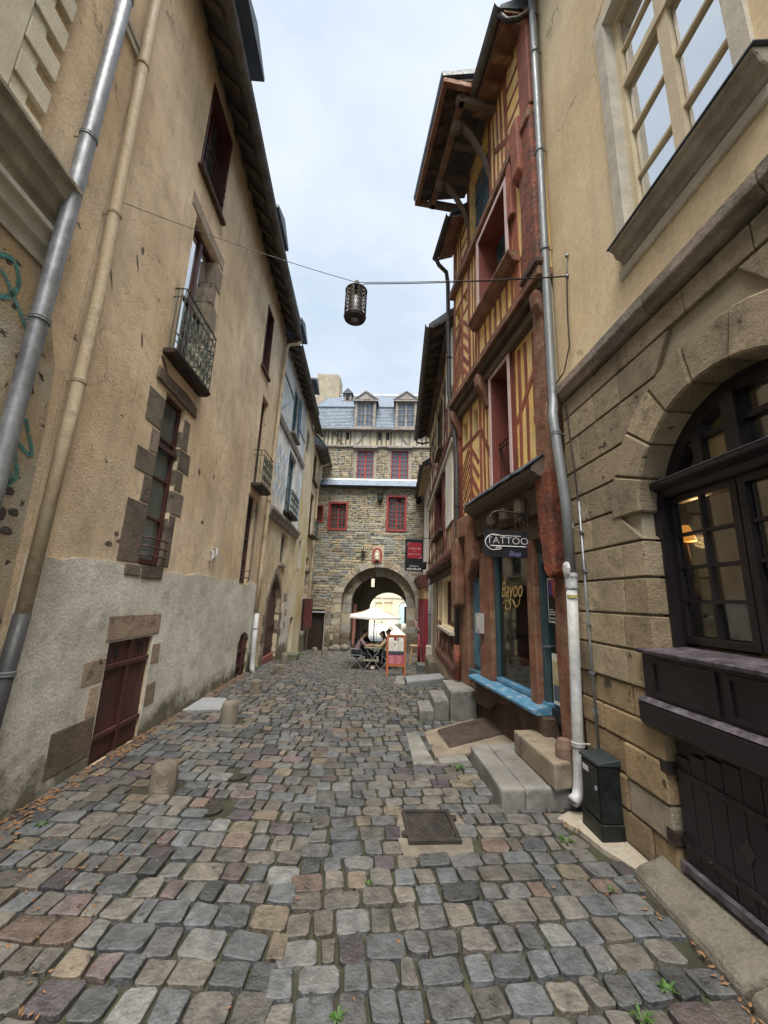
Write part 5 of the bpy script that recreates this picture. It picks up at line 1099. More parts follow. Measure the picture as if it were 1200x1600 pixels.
for u in (1.12, 2.06):
    pts = [(JW, 8.35), (JW + .12, 8.75), (JW + .30, 9.08), (JW + .52, 9.32), (JW + .55, 9.36)]
    obj('hood_brace', mb_('sweep', TF, pts + [(w_ - .02, z_ + .10) for w_, z_ in reversed(pts[1:])] + [(JW, 8.55)], u - .05, u + .05), DKG, hd, bevel=.015)
    obj('brace_knob', mb_('lathe', TF.P(u, .70, 9.18), [(.03, 0), (.09, .05), (.10, .12), (.07, .18)], 10), DKG, hd, smooth=True)
for k in range(5): obj('hood_rafter', mb_('sweep', TF, [(.78, 9.55), (.97, 9.50), (.97, 9.56), (.78, 9.61)], .95 + k * .36, 1.02 + k * .36), DKW, hd)
# dark pipe down the far corner
downpipe([TF.P(3.06, .50, 8.66), TF.P(3.10, .42, 8.55), TF.P(3.16, .24, 8.46), TF.P(3.18, .20, 8.2), TF.P(3.08, .20, 5.6), TF.P(3.02, .16, 5.2), TF.P(3.02, .08, 4.4), TF.P(2.88, .12, 3.95), TF.P(2.86, .12, 3.0), TF.P(2.88, .09, 2.2), TF.P(2.86, .09, 2.0), TF.P(2.98, .08, 1.9), TF.P(3.0, .08, .62)], .042, DPIPE, K2,
         [(TF.P(3.1, .20, 6.4), TF.n), (TF.P(2.86, .12, 3.3), TF.n)])
obj('pipe_shoe', mb_('tube', [TF.P(3.0, .08, .95), TF.P(3.0, .08, .42)], .055, 12), REDB, K2, smooth=True)
# -- pent roof over the shop
obj('pent_roof', mb_('sweep', TF, [(-.02, 3.30), (.16, 3.20), (.27, 3.08), (.27, 3.03), (.20, 2.98), (.05, 2.95), (-.02, 2.9)], .02, 2.10), DKG, K2, bevel=.01)
for k in range(9):
    a, b = .0 + k * .236, .0 + (k + 1) * .236
    vs = [TF.P(a, -.01, 3.33 + J(.008)), TF.P(b, -.01, 3.33 + J(.008)), TF.P(b - .004, .30 + J(.01), 3.085 + J(.01)), TF.P(a + .004, .30 + J(.01), 3.085 + J(.01))]
    obj('slate', mb_('quadprism', vs, [v + Vector((0, 0, .016)) for v in vs]), SLATED, K2)
# -- shop ground floor
obj('lintel_beam', mb_('box', TF, .0, 2.15, -.10, .10, 2.62, 2.96), DKW, K2, bevel=.02); obj('lintel_beam', mb_('box', TF, .05, 3.05, -.12, .03, 2.36, 2.62), DKW, K2, bevel=.02)
obj('lintel_beam', mb_('box', TF, 2.1, 3.1, -.1, .14, 2.70, 3.05), REDT, K2, bevel=.03, seg=2)
for u in (.55, .95, 1.35): obj('joist_end', mb_('box', TF, u - .07, u + .07, .10, .19, 2.68, 2.84), DKG, K2, bevel=.015)
obj('corner_bracket', mb_('prism', TF, [(-.10, 1.95), (.0, 1.90), (.08, 2.0), (.15, 2.55), (.18, 3.02), (-.12, 3.02)], .0, .16), REDB, K2, bevel=.03, seg=3)
obj('corner_post', mb_('prism', TF, [(-.04, .40), (.14, .40), (.16, 1.2), (.12, 2.0), (.16, 2.4), (-.04, 2.4)], -.12, .02), REDT, K2, bevel=.015)
obj('bracket', mb_('prism', TF, [(2.08, 2.3), (2.30, 1.98), (2.42, 2.05), (2.40, 2.75), (2.08, 2.78)], .0, .16), REDT, K2, bevel=.03, seg=2)
obj('bracket', mb_('prism', TF, [(2.80, 1.6), (2.98, 1.55), (3.06, 1.8), (3.05, 2.72), (2.78, 2.72)], .0, .17), REDT, K2, bevel=.03, seg=2)
obj('corner_post', mb_('box', TF, 2.66, 3.10, -.14, .0, .3, 2.4), REDT, K2, bevel=.02)
obj('post', mb_('box', TF, .52, .68, -.14, .03, .58, 2.4), REDT, K2, bevel=.012); obj('post', mb_('prism', TF, [(1.68, .58), (2.12, .58), (2.10, 1.4), (2.12, 2.4), (1.72, 2.4), (1.70, 1.4)], -.14, .03), REDT, K2, bevel=.015)
obj('floor_plinth', mb_('box', TF, .40, 3.10, -.30, -.01, -.2, .40), DKW, K2)
sw = obj('shop_window', mb_('box', TF, .68, .72, -.10, -.03, .64, 2.36), TEAL, K2)
obj('frame_bar', mb_('box', TF, 1.64, 1.70, -.10, -.03, .64, 2.36), TEAL, sw); obj('frame_bar', mb_('box', TF, .72, 1.64, -.10, -.03, 2.32, 2.36), TEAL, sw)
obj('pane', mb_('box', TF, .72, 1.64, -.08, -.072, .68, 2.32), GLT, sw)
obj('sill', mb_('sweep', TF, [(-.2, .54), (.10, .54), (.16, .565), (.165, .60), (-.02, .635), (-.02, .66), (-.2, .66)], .42, 2.28), BLUES, K2, bevel=.006)
obj('sill_step', mb_('sweep', TF, [(-.1, .662), (-.01, .655), (-.015, .69), (-.1, .70)], .70, 1.68), BLUES, K2)
obj('sill_beam', mb_('prism', TF, [(.36, .30), (.75, .26), (.95, .40), (1.25, .44), (1.55, .40), (1.75, .26), (2.25, .22), (2.25, .538), (.36, .538)], -.25, .06), DKW, K2, bevel=.015)
obj('cellar_vent', mb_('box', TF, .7, 1.8, -.26, -.24, .05, .45), DARKI, K2)
# interior of the shop
rm = MB(); rm.box(TF, .02, 2.14, -2.6, -2.55, .3, 2.7); rm.box(TF, .0, .05, -2.55, -.2, .3, 2.7); rm.box(TF, 2.12, 2.16, -2.55, -.2, .3, 2.7); rm.box(TF, .05, 2.12, -2.55, -.2, .35, .42); rm.box(TF, .05, 2.12, -2.55, -.2, 2.64, 2.68)
obj('shop_room', rm, pm('interior_shop', (.10, .095, .085), .9, .3, 2, None, bump=.2), K2)
# shop door
dr = obj('shop_door', mb_('box', TF, .46, .52, -.14, -.04, .50, 2.55), TEAL, K2)
obj('frame_bar', mb_('box', TF, .14, .46, -.13, -.03, 2.10, 2.20), TEAL, dr); obj('frame_bar', mb_('box', TF, .14, .46, -.13, -.05, 2.50, 2.55), TEAL, dr); obj('kick_rail', mb_('box', TF, .14, .46, -.12, -.06, .50, .62), pm('door_black', (.03, .03, .032), .6), dr)
obj('pane', mb_('box', TF, .16, .46, -.10, -.094, .62, 2.10), GLT, dr); obj('pane', mb_('box', TF, .16, .46, -.10, -.094, 2.20, 2.50), GLT, dr)
obj('door_handle', mb_('tube', [TF.P(.44, -.09, 1.22), TF.P(.44, -.02, 1.22), TF.P(.36, -.02, 1.23)], .010, 7), ZINC, dr)
# blue street door with bars
bd_ = obj('blue_door', mb_('box', TF, 2.16, 2.58, -.12, -.07, .64, 2.0), BLUED, K2)
for k in range(4): obj('board', mb_('box', TF, 2.18 + k * .10, 2.265 + k * .10, -.069, -.045, .70, 1.96), BLUED, bd_, bevel=.006)
obj('transom_light', mb_('box', TF, 2.16, 2.58, -.12, -.08, 2.03, 2.34), GLD, bd_); m = MB(); [m.box(TF, 2.18 + k * .125, 2.20 + k * .125, -.079, -.06, 2.03, 2.34) for k in range(4)]; m.box(TF, 2.14, 2.6, -.08, -.055, 2.0, 2.04); m.box(TF, 2.14, 2.6, -.08, -.055, 2.16, 2.19); obj('transom_bars', m, BLUED, bd_)
obj('door_sill', mb_('box', TF, 2.14, 2.62, -.14, .02, .55, .64), BLUED, bd_); obj('door_handle', mb_('tube', [TF.P(2.22, -.045, 1.30), TF.P(2.22, -.01, 1.30), TF.P(2.22, -.01, 1.42)], .012, 6), IRON, bd_)
mbx = obj('mail_box', mb_('box', TF, 1.94, 2.14, .032, .09, 1.22, 1.50), pm('mailbox_grey', (.42, .40, .39), .5), label='small grey intercom box on the red post beside the blue door', cat='intercom')
obj('name_plates', mb_('box', TF, 1.98, 2.06, .09, .093, 1.28, 1.46), WTXT, mbx)
# gold lettering and posters
text('Bayoo', TF.P(1.26, -.066, 1.83), -TF.d, (0, 0, 1), .30, GOLD, sw, 'gold_lettering', .001, .25, .78, .008)
pth = smooth_path([(1.52, 1.66), (1.40, 1.70), (1.30, 1.66), (1.34, 1.58), (1.44, 1.60), (1.40, 1.68), (1.24, 1.70), (1.16, 1.62), (1.08, 1.64), (1.04, 1.72)])
m = MB(); m.tube([TF.P(u, -.068, z) for u, z in pth], .007, 5); obj('gold_flourish', m, GOLD, sw)
def flat(fr, u0, u1, w_, z0, z1, mat, parent, name): return obj(name, mb_('box', fr, u0, u1, w_, w_ + .002, z0, z1), mat, parent)
po = obj('poster', mb_('box', TF, .20, .44, -.092, -.090, 1.47, 1.94), PAPER, label='dark poster with red and blue corner on the tattoo shop door', cat='poster')
flat(TF, .215, .425, -.0898, 1.49, 1.925, BLACK, po, 'print_ground')
obj('print_red', mb_('prism', TF, [(.22, 1.92), (.36, 1.92), (.33, 1.75), (.22, 1.64)], -.0876, -.087), pm('print_orange', (.50, .10, .06), .7), po); obj('print_blue', mb_('prism', TF, [(.425, 1.92), (.36, 1.92), (.33, 1.75), (.425, 1.76)], -.0876, -.087), pm('print_violet', (.10, .06, .22), .7), po)
for k, (a, b, z) in enumerate(((.23, .30, 1.88), (.23, .30, 1.855), (.24, .30, 1.82), (.34, .41, 1.60), (.30, .41, 1.575), (.28, .41, 1.55), (.23, .41, 1.51))): flat(TF, a, b, -.0866, z, z + .012, WTXT, po, 'print_line')
po = obj('poster', mb_('box', TF, .18, .42, -.092, -.090, .66, 1.16), PAPER, label='pale yellow and blue poster low on the tattoo shop door', cat='poster')
flat(TF, .19, .41, -.0898, .85, 1.08, pm('print_yellow', (.48, .44, .24), .8), po, 'print_ground'); flat(TF, .19, .41, -.0898, .70, .848, pm('print_slate', (.12, .15, .18), .8), po, 'print_ground')
m = MB(); m.prism(TF, [(.30 + .07 * math.cos(R(t)), .96 + .09 * math.sin(R(t))) for t in range(0, 360, 30)], -.0876, -.087); obj('print_disc', m, pm('print_pale', (.58, .54, .36), .8), po)
# hanging tattoo sign on its bracket
SG = Fr((1.445, 4.30), (.999, 0.02), (.02, -1))
SZ = lambda z: 1.65 + (z - 1.65) * .875
sg = emp('tattoo_sign', SG.P((.2) * .88, 0, SZ(2.2)), 'black hanging tattoo shop sign with white ornamental letters on an iron bracket', 'sign')
bdp = obj('board', mb_('box', SG, -.15, .335, -.012, .012, SZ(2.22), SZ(2.565)), BLACK, sg, bevel=.004)
text('TATTOO', SG.P((.125) * .88, .0125, SZ(2.43)), SG.d, (0, 0, 1), 0.11, WTXT, bdp, 'lettering', .0015, 0, 1.05, -.014)
pth = smooth_path([(.10, 2.478), (.02, 2.50), (-.08, 2.505), (-.15, 2.45), (-.155, 2.38), (-.09, 2.315), (0, 2.32), (.04, 2.335), (.02, 2.35), (-.03, 2.34)]); m = MB(); m.tube([SG.P((u) * .88, .014, SZ(z)) for u, z in pth], .006, 5); m.tube([SG.P((u) * .88, .014, SZ(2.362)) for u in (-.10, .1, .36)], .006, 5); m.tube([SG.P((u) * .88, .014, SZ(2.495)) for u in (-.06, .1, .30)], .004, 5)
obj('ornament', m, WTXT, bdp)
text('Shop', SG.P((.21) * .88, .0125, SZ(2.27)), SG.d, (0, 0, 1), 0.075, VTXT, bdp, 'lettering', .0015, .35, .9)
m = MB(); m.tube([SG.P((.40) * .88, 0, SZ(2.56)), SG.P((.40) * .88, 0, SZ(2.80)), SG.P((.0) * .88, 0, SZ(2.82)), SG.P((-.06) * .88, 0, SZ(2.79)), SG.P((-.09) * .88, 0, SZ(2.72)), SG.P((-.08) * .88, 0, SZ(2.66)), SG.P((-.05) * .88, 0, SZ(2.68))], .010, 7); m.tube([SG.P((.40) * .88, 0, SZ(2.80)), SG.P((.58) * .88, 0, SZ(2.80))], .010, 6)
for (cu, cz_, sg_) in ((.26, 2.74, 1), (.32, 2.69, -1), (.16, 2.76, 1)): m.tube([SG.P((cu + sg_ * .055 * (1 - t / 18) * math.cos(t * .7)) * .88, 0, SZ(cz_ + .05 * (1 - t / 18) * math.sin(t * .7))) for t in range(15)], .005, 5)
for u in (-.07, .24): m.tube([SG.P((u) * .88, 0, SZ(2.56)), SG.P((u) * .88, 0, SZ(2.66 if u < 0 else 2.81))], .004, 5)
obj('bracket', m, IRON, sg)

# ================================================================== RIGHT SIDE: cream and oxblood timbered house
EF = Fr((1.68, 6.97), (.08, .997), (-.997, .08))
K3 = emp('oxblood_timbered_house', EF.P(3.3, -1, 0), 'leaning half-timbered house with cream infill, dark oxblood timbers and deep black eaves', 'house')
EW = .10
obj('interior', mb_('box', EF, .0, 6.2, -3.5, -.42, -.4, 7.5), DARKI, K3)
obj('ground_infill', wall(EF, [(.02, .25), (4.25, .25), (4.25, 2.25), (.02, 2.25)], [rect(.85, 3.10, 1.10, 2.15), rect(3.5, 4.0, 1.2, 2.15)], 0, -.4), YELP, K3)
for k, (a, b) in enumerate(((.05, .95), (.955, 1.9), (1.905, 3.0), (3.005, 4.25))): stone_block(EF, K3, a, b, -.5, .26, -.4, .03, (.40, .32, .21))
obj('sill_beam', mb_('box', EF, .02, 4.26, -.02, .045, .26, .42), DKR, K3, bevel=.01)
ET = lambda u0, z0, u1, z1, wd, wp=0., w1=.028: timber(EF, K3, u0, z0, u1, z1, wd, DKR, wp - .02, wp + min(w1, .012))
for u in (.10, .80, 3.15, 3.48, 4.05): ET(u, .4, u, 2.2, .13 if u < 1 else .08, 0, .04)
ET(.8, 1.03, 3.2, 1.03, .08, 0, .04)
for k in range(7):
    a = .92 + k * .325; ET(a, .44, a + .20, 1.0, .035); ET(a + .2, .44, a, 1.0, .035); ET(a + .27, .44, a + .27, 1.0, .035)
for k in range(3): a = 3.2 + k * .3; ET(a, .44, a + .2, 1.15, .035); ET(a + .2, .44, a, 1.15, .035)
ET(.2, .45, .7, 1.6, .05); ET(.2, 1.5, .7, 2.2, .05)
obj('window_sill', mb_('box', EF, .75, 3.2, -.02, .10, 1.02, 1.075), STONEF, K3)
window(EF, K3, .87, 3.08, 1.12, 2.13, -.2, 1, 2, DKR, GLD, .06, .03); sh = obj('curtain', mb_('box', EF, 1.6, 2.1, -.18, -.172, 1.15, 2.1), BLUED, K3)
window(EF, K3, 3.5, 4.0, 1.2, 2.15, -.2, 1, 2, DKR, GLD, .05, .03, False)
for i in range(4): stone_block(EF, K3, 4.40, 5.45, -.6 + i * .72 if i else -.7, -.6 + (i + 1) * .72 - .01 if i < 3 else 2.2, -.4, .02, (.33, .27, .19))
stone_block(EF, K3, 4.3, 5.7, -.7, .05, -.3, .22, (.36, .31, .24))
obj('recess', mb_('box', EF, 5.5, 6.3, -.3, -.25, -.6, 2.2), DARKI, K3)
# jetty
obj('jetty_beam', mb_('box', EF, .0, 6.2, -.05, .08, 2.20, 2.34), DKW, K3, bevel=.012); obj('bressummer', mb_('sweep', EF, [(-.02, 2.44), (.17, 2.44), (.20, 2.50), (.18, 2.60), (.10, 2.64), (-.02, 2.64)], -.0, 6.2), DKR, K3, bevel=.01)
for k in range(14): obj('joist_end', mb_('box', EF, .2 + k * .44, .34 + k * .44, .0, .16, 2.342, 2.438), DKW, K3)
uh = [rect(1.95, 3.75, 3.35, 4.55), rect(2.25, 3.05, 5.45, 6.6)]
obj('upper_infill', wall(EF, [(.02, 2.64), (6.2, 2.64), (6.2, 7.6), (.02, 7.6)], uh, EW, -.4), YELP, K3)
EU = lambda u0, z0, u1, z1, wd, w1=.028: ET(u0, z0, u1, z1, wd, EW, w1)
obj('boarding', mb_('box', EF, .25, 1.25, EW, EW + .035, 3.15, 4.72), WHITEP, K3); obj('boarding', mb_('box', EF, .25, 1.25, EW, EW + .035, 5.95, 7.3), WHITEP, K3)
for u in (.12, .3, .5, .7, .9, 1.1, 1.28): EU(u, 2.66, u, 3.15, .07, .04); EU(u, 4.85, u, 5.92, .07, .04)
EU(.1, 2.66, .1, 7.5, .2, .05); EU(.2, 3.14, 1.3, 3.14, .07, .045); EU(1.38, 2.66, 1.38, 7.5, .11, .05); EU(6.1, 2.66, 6.1, 7.5, .13, .05); EU(4.7, 2.66, 4.7, 7.5, .09, .04); EU(3.85, 2.66, 3.85, 7.5, .08, .04); EU(1.85, 2.66, 1.85, 7.5, .08, .04)
obj('mid_beam', mb_('sweep', EF, [(EW - .01, 4.72), (EW + .09, 4.74), (EW + .10, 4.82), (EW - .01, 4.86)], .0, 6.2), DKR, K3); obj('mid_moulding', mb_('sweep', EF, [(EW, 4.62), (EW + .07, 4.63), (EW + .08, 4.715), (EW, 4.718)], .0, 6.2), STONEF, K3)
for (z0, z1) in ((2.68, 3.28), (4.88, 5.38)):
    for k in range(6): a = 1.95 + k * .3; EU(a, z0, a + .22, z1, .04); EU(a + .22, z0, a, z1, .04)
for (z0, z1) in ((2.68, 3.5), (3.5, 4.6), (4.88, 5.9), (5.9, 6.9)):
    for (a, b) in ((1.42, 1.82), (3.9, 4.65), (4.75, 5.4), (5.42, 6.05)): EU(a, z0, b, z1, .05); EU(b, z0, a, z1, .05); EU((a + b) / 2, z0, (a + b) / 2, z1, .035)
for k in range(4): a = 2.0 + k * .45; EU(a, 6.72, a + .3, 7.4, .04); EU(a + .3, 6.72, a, 7.4, .04)
frame4(EF, K3, 1.95, 3.75, 3.35, 4.55, .06, -.2, EW + .04, DKR); window(EF, K3, 1.95, 3.75, 3.35, 4.55, -.12, 1, 1, DKR, GLD, .06, .03)
obj('window_sill', mb_('box', EF, 1.8, 3.9, EW - .02, EW + .12, 3.22, 3.29), DKW, K3); obj('curtain', mb_('box', EF, 2.5, 2.75, -.10, -.094, 3.4, 4.5), WHITEP, K3)
frame4(EF, K3, 2.25, 3.05, 5.45, 6.6, .06, -.2, EW + .04, DKW); obj('shutter', mb_('box', EF, 2.27, 3.03, -.02, .02, 5.47, 6.58), TURQ, K3); obj('window_sill', mb_('box', EF, 2.1, 3.2, EW - .02, EW + .12, 5.33, 5.39), DKW, K3)
# deep eaves
obj('roof', mb_('sweep', EF, [(EW, 7.75), (.56, 7.46), (.60, 7.54), (-3, 10.4), (-3, 10.2)], .45, 6.55), SLATED, K3)
obj('soffit', mb_('sweep', EF, [(EW, 7.70), (.54, 7.42), (.54, 7.455), (EW, 7.745)], .45, 6.5), DKW, K3)
for k in range(16): obj('rafter_tail', mb_('sweep', EF, [(EW, 7.58), (.50, 7.33), (.50, 7.415), (EW, 7.69)], .55 + k * .38, .65 + k * .38), DKW, K3)
obj('wall_plate', mb_('sweep', EF, [(EW, 7.36), (EW + .14, 7.38), (EW + .14, 7.52), (EW, 7.55)], .0, 6.2), DKW, K3, bevel=.012)
halfgutter(EF, K3, (.45, .60, 7.52), (6.55, .60, 7.44), .075, GUT)
obj('gutter_bend', mb_('tube', [EF.P(6.45, .60, 7.38), EF.P(6.45, .55, 7.26), EF.P(6.4, .35, 7.2), EF.P(6.35, .15, 7.24)], .035, 8), CAST, K3, smooth=True)
obj('skylight', mb_('box', EF, 1.4, 2.3, -.1, .45, 7.95, 8.35), SLATED, K3)

# ---- small white house with the red creperie front
K4 = emp('white_creperie_house', EF.P(9, -1, -.6), 'small white house with a dark red shopfront next to the gate', 'house')
obj('wall', wall(EF, [(6.25, -.9), (11.4, -.9), (11.4, 6.5), (6.25, 6.5)], [rect(8.0, 8.7, 3.5, 4.9)], -.05, -.4), WHITEP, K4)
body(EF, K4, 6.25, 11.4, -.42, 3, -.9, 6.4)
window(EF, K4, 8.0, 8.7, 3.5, 4.9, -.2, 1, 3, STONEF, GLD, .05, .03)
obj('roof', mb_('sweep', EF, [(-.05, 6.7), (.32, 6.48), (.36, 6.56), (-2.5, 8.6), (-2.5, 8.4)], 6.6, 11.3), SLATED, K4); halfgutter(EF, K4, (6.6, .38, 6.5), (11.2, .38, 6.44), .06, CAST)
for k in range(10): obj('rafter_tail', mb_('sweep', EF, [(-.05, 6.52), (.30, 6.36), (.30, 6.44), (-.05, 6.62)], 6.8 + k * .44, 6.9 + k * .44), WOODL, K4)
downpipe([EF.P(6.5, .02, 2.9), EF.P(6.55, .02, 1.5), EF.P(6.6, .02, .25)], .05, LEAD, K4, [(EF.P(6.52, .02, 2.2), EF.n), (EF.P(6.56, .02, 1.2), EF.n)], DPIPE)
obj('pipe_block', mb_('box', EF, 6.45, 6.75, -.05, .12, -.7, .22), STONEF, K4, bevel=.02)
sf = obj('shopfront', mb_('box', EF, 7.3, 10.9, -.04, .10, -.9, -.1), DKR, K4)
OXR = pm('shop_oxblood', (.20, .022, .035), .5, .15, 4, None, bump=.1, spec=.45)
obj('shop_cornice', mb_('sweep', EF, [(-.04, 2.12), (.22, 2.12), (.36, 2.40), (.40, 2.46), (.40, 2.52), (-.04, 2.6)], 7.2, 11.0), DKR, sf); obj('fascia', mb_('box', EF, 7.3, 10.9, -.04, .16, 1.72, 2.118), pm('fascia_tan', (.40, .28, .15), .7), sf)
for u in (7.3, 8.15, 9.0, 9.85, 10.75): obj('pilaster', mb_('box', EF, u, u + .15, -.04, .18, -.85, 1.718), OXR, sf)
for u in (7.47, 8.32, 9.17, 10.02): obj('pane', mb_('box', EF, u, u + .66, .02, .03, -.08, 1.70), GLD, sf); obj('panel', mb_('box', EF, u, u + .66, .101, .125, -.8, -.15), OXR, sf)
cdl = obj('candlestick', mb_('tube', [EF.P(7.6, .3, -.62), EF.P(7.6, .3, .5)], .05, 8), OXR, label='dark red stand with a pale figure beside the red shopfront', cat='stand', smooth=True)
obj('stand_figure', mb_('tube', [EF.P(7.6, .3, .5), EF.P(7.55, .32, .62), EF.P(7.6, .42, .80), EF.P(7.56, .46, .95)], [.03, .05, .035, .02], 7), pm('figure_pink', (.45, .25, .22), .7), cdl, smooth=True)
# creperie sign
CS = Fr((1.32, 11.0), (1, 0), (0, -1))
cs = emp('creperie_sign', CS.P(0, 0, 2.5), 'black hanging creperie sign with a dark red square above the lane', 'sign')
b_ = obj('board', mb_('box', CS, -.25, .25, -.02, .02, 2.44, 3.33), BLACK, cs, bevel=.006)
rp_ = obj('red_panel', mb_('box', CS, -.19, .21, .02, .026, 2.79, 3.23), REDS, b_)
text('crêperie', CS.P(.0, .0265, 3.07), CS.d, (0, 0, 1), .095, PTXT, b_, 'lettering', .001, 0, 1.1); text('au', CS.P(0, .0265, 2.99), CS.d, (0, 0, 1), .05, PTXT, b_, 'lettering', .001); text('pont levé', CS.P(0, .0265, 2.91), CS.d, (0, 0, 1), .085, PTXT, b_, 'lettering', .001, 0, 1.05)
m = MB(); m.box(CS, -.19, -.10, .0262, .028, 3.215, 3.225); m.box(CS, -.19, -.18, .0262, .028, 3.13, 3.215); m.box(CS, .12, .20, .0262, .028, 2.795, 2.805); m.box(CS, .19, .20, .0262, .028, 2.805, 2.88); obj('corner_marks', m, PTXT, b_)
text('crêperie', CS.P(0, .0205, 2.58), CS.d, (0, 0, 1), .075, WTXT, b_, 'lettering', .001, 0, 1.05)
m = MB(); [m.box(CS, -.20 + k * .045, -.17 + k * .045, .0202, .022, 2.475, 2.475 + .03 + .012 * (k % 3)) for k in range(9)]; obj('small_print', m, WTXT, b_)
m = MB(); m.tube([CS.P(-.29, 0, 2.665), CS.P(.85, 0, 2.68)], .012, 6); m.tube([CS.P(.2, 0, 3.36), CS.P(.85, 0, 3.42)], .012, 6); obj('bracket', m, IRON, cs)
sp = obj('spotlight', mb_('lathe', EF.P(5.6, .30, 2.62), [(.05, 0), (.09, .03), (.085, .20), (.03, .24)], 10), BLACK, label='small black spotlight under the oxblood jetty', cat='lamp')
obj('mount', mb_('tube', [EF.P(5.6, .30, 2.84), EF.P(5.6, .2, 2.86), EF.P(5.6, .08, 2.85)], .015, 6), IRON, sp)

# ================================================================== LANE DETAILS
def slab(name, pts, z0, z1, mat, bevel=.012, **k):
    m = MB(); n = len(pts); z1 = z1 if isinstance(z1, (list, tuple)) else [z1] * n
    m.quadprism([Vector((x, y, z0)) for x, y in pts], [Vector((x, y, z)) for (x, y), z in zip(pts, z1)]); o = obj(name, m, mat, bevel=bevel, seg=2, **k)
    return o if 'hatch' in name else worn(o, .014, 4)
gs = emp('granite_step', (1.5, 4.1, 0), 'broad grey granite step before the tattoo shop door', 'step')
for (a, b, c_, d) in (((1.20, 3.62), (1.405, 3.64), (1.405, 4.67), (1.20, 4.62)), ((1.41, 3.64), (1.81, 3.68), (1.81, 4.78), (1.41, 4.672))):
    m = MB(); m.quadprism([Vector((*p, -.2)) for p in (a, b, c_, d)], [Vector((*p, .155)) for p in (a, b, c_, d)]); worn(obj('step_slab', m, STEPM, gs, bevel=.012, seg=2), .014, 4)
slab('tan_step', [(1.635, 3.58), (1.85, 3.66), (1.98, 3.98), (1.93, 4.50), (1.62, 4.46)], .157, .365, STEPT, .015, label='tan upper door step under the tattoo shop door', cat='step')
rk = MB(); rk.stone(lambda x, y, h: Vector((1.80 + x, 3.72 + y, .365 + h)), [(.07, -.03), (.06, .05), (.0, .08), (-.06, .06), (-.08, .0), (-.05, -.06), (0, -.08), (.05, -.07)], .15, .72, (.17, .11, .085), .01)
obj('rough_stone', rk, RUB, label='rough reddish stone chunk on the tan door step beside the white pipe', cat='stone')
slab('stair_block', [(1.31, 6.10), (1.72, 6.22), (1.74, 7.05), (1.36, 7.0)], -.2, .37, STEPM, .012, label='top block of the three granite steps to the blue door', cat='step', group='granite steps to the blue door')
slab('stair_block', [(1.08, 6.14), (1.305, 6.2), (1.355, 6.9), (1.10, 6.85)], -.2, .235, STEPM, .012, label='middle block of the three granite steps to the blue door', cat='step', group='granite steps to the blue door')
slab('stair_block', [(.86, 6.08), (1.075, 6.13), (1.095, 6.75), (.89, 6.62)], -.2, .115, STEPM, .012, label='lowest block of the three granite steps to the blue door', cat='step', group='granite steps to the blue door')
slab('door_ledge', [(1.74, 6.25), (1.98, 6.30), (1.90, 7.1), (1.70, 7.05)], -.2, .44, STEPT, .015, label='tan stone ledge between the blue sill and the granite steps', cat='step')
def gz(p): return g(*p)
ap = [(.84, 4.70), (1.20, 4.80), (1.97, 5.12), (1.93, 6.08), (1.55, 6.0), (.83, 5.52)]
slab('cement_apron', ap, -.06, [.012, .02, .05, .06, .04, .012], pm('apron_cement', (.28, .235, .175), .95, .28, 4, (.20, .165, .12), .5, 3, .5, 60, .01), .01, kind='structure', label='cement apron around the cellar hatch')
hp = [(1.04, 4.93), (1.90, 5.42), (1.84, 6.02), (1.00, 5.50)]; hz = [.028, .075, .08, .03]
ht = slab('cellar_hatch', hp, .0, hz, pm('hatch_iron', (.115, .088, .075), .55, .3, 6, (.17, .13, .105), .4, 5, .25, 60, .003, metal=.4), .004, label='ribbed rusty iron cellar hatch lying before the blue shop sill', cat='hatch')
for k in range(22):
    t = (k + .5) / 22; a = Vector((*hp[0], hz[0])).lerp(Vector((*hp[3], hz[3])), t); b = Vector((*hp[1], hz[1])).lerp(Vector((*hp[2], hz[2])), t)
    m = MB(); d = (b - a).normalized(); s_ = Vector((-d.y, d.x, 0)) * .008; u_ = Vector((0, 0, .015)); a = a + d * .02; b = b - d * .02
    m.quadprism([a - s_, a + s_, a + s_ * .5 + u_, a - s_ * .5 + u_], [b - s_, b + s_, b + s_ * .5 + u_, b - s_ * .5 + u_]); obj('rib', m, ht.data.materials[0], ht)
slab('pale_slab', [(.58, 4.50), (.81, 4.52), (.76, 5.50), (.60, 5.48)], -.06, .012, SLAB, .012, label='long pale stone slab set in the setts left of the hatch', cat='slab')
slab('edge_slab', [(.86, 4.52), (1.19, 4.62), (1.19, 4.785), (.86, 4.695)], -.06, .016, SLAB, .012, label='short pale slab between the hatch and the granite step', cat='slab')
slab('grey_slab', [(.97, 8.78), (1.90, 9.2), (1.96, 10.15), (1.02, 9.82)], -.4, [-.02, .02, -.05, -.09], pm('slab_slate', (.25, .26, .265), .8, .2, 3, None, bump=.3), .012, label='flat slate grey slab on the right before the menu board', cat='slab')
slab('white_slab', [(.70, 8.95), (.93, 8.85), (.98, 9.75), (.82, 9.75)], -.4, -.07, SLAB, .01, label='narrow pale slab left of the slate grey slab', cat='slab')
slab('cellar_slab', [(-2.50, 6.18), (-2.0, 6.28), (-2.12, 6.92), (-2.50, 6.92)], -.06, .018, pm('slab_blue', (.29, .30, .305), .8, .2, 3, None, bump=.3), .01, label='smooth blue grey slab against the foot of the tan house', cat='slab')
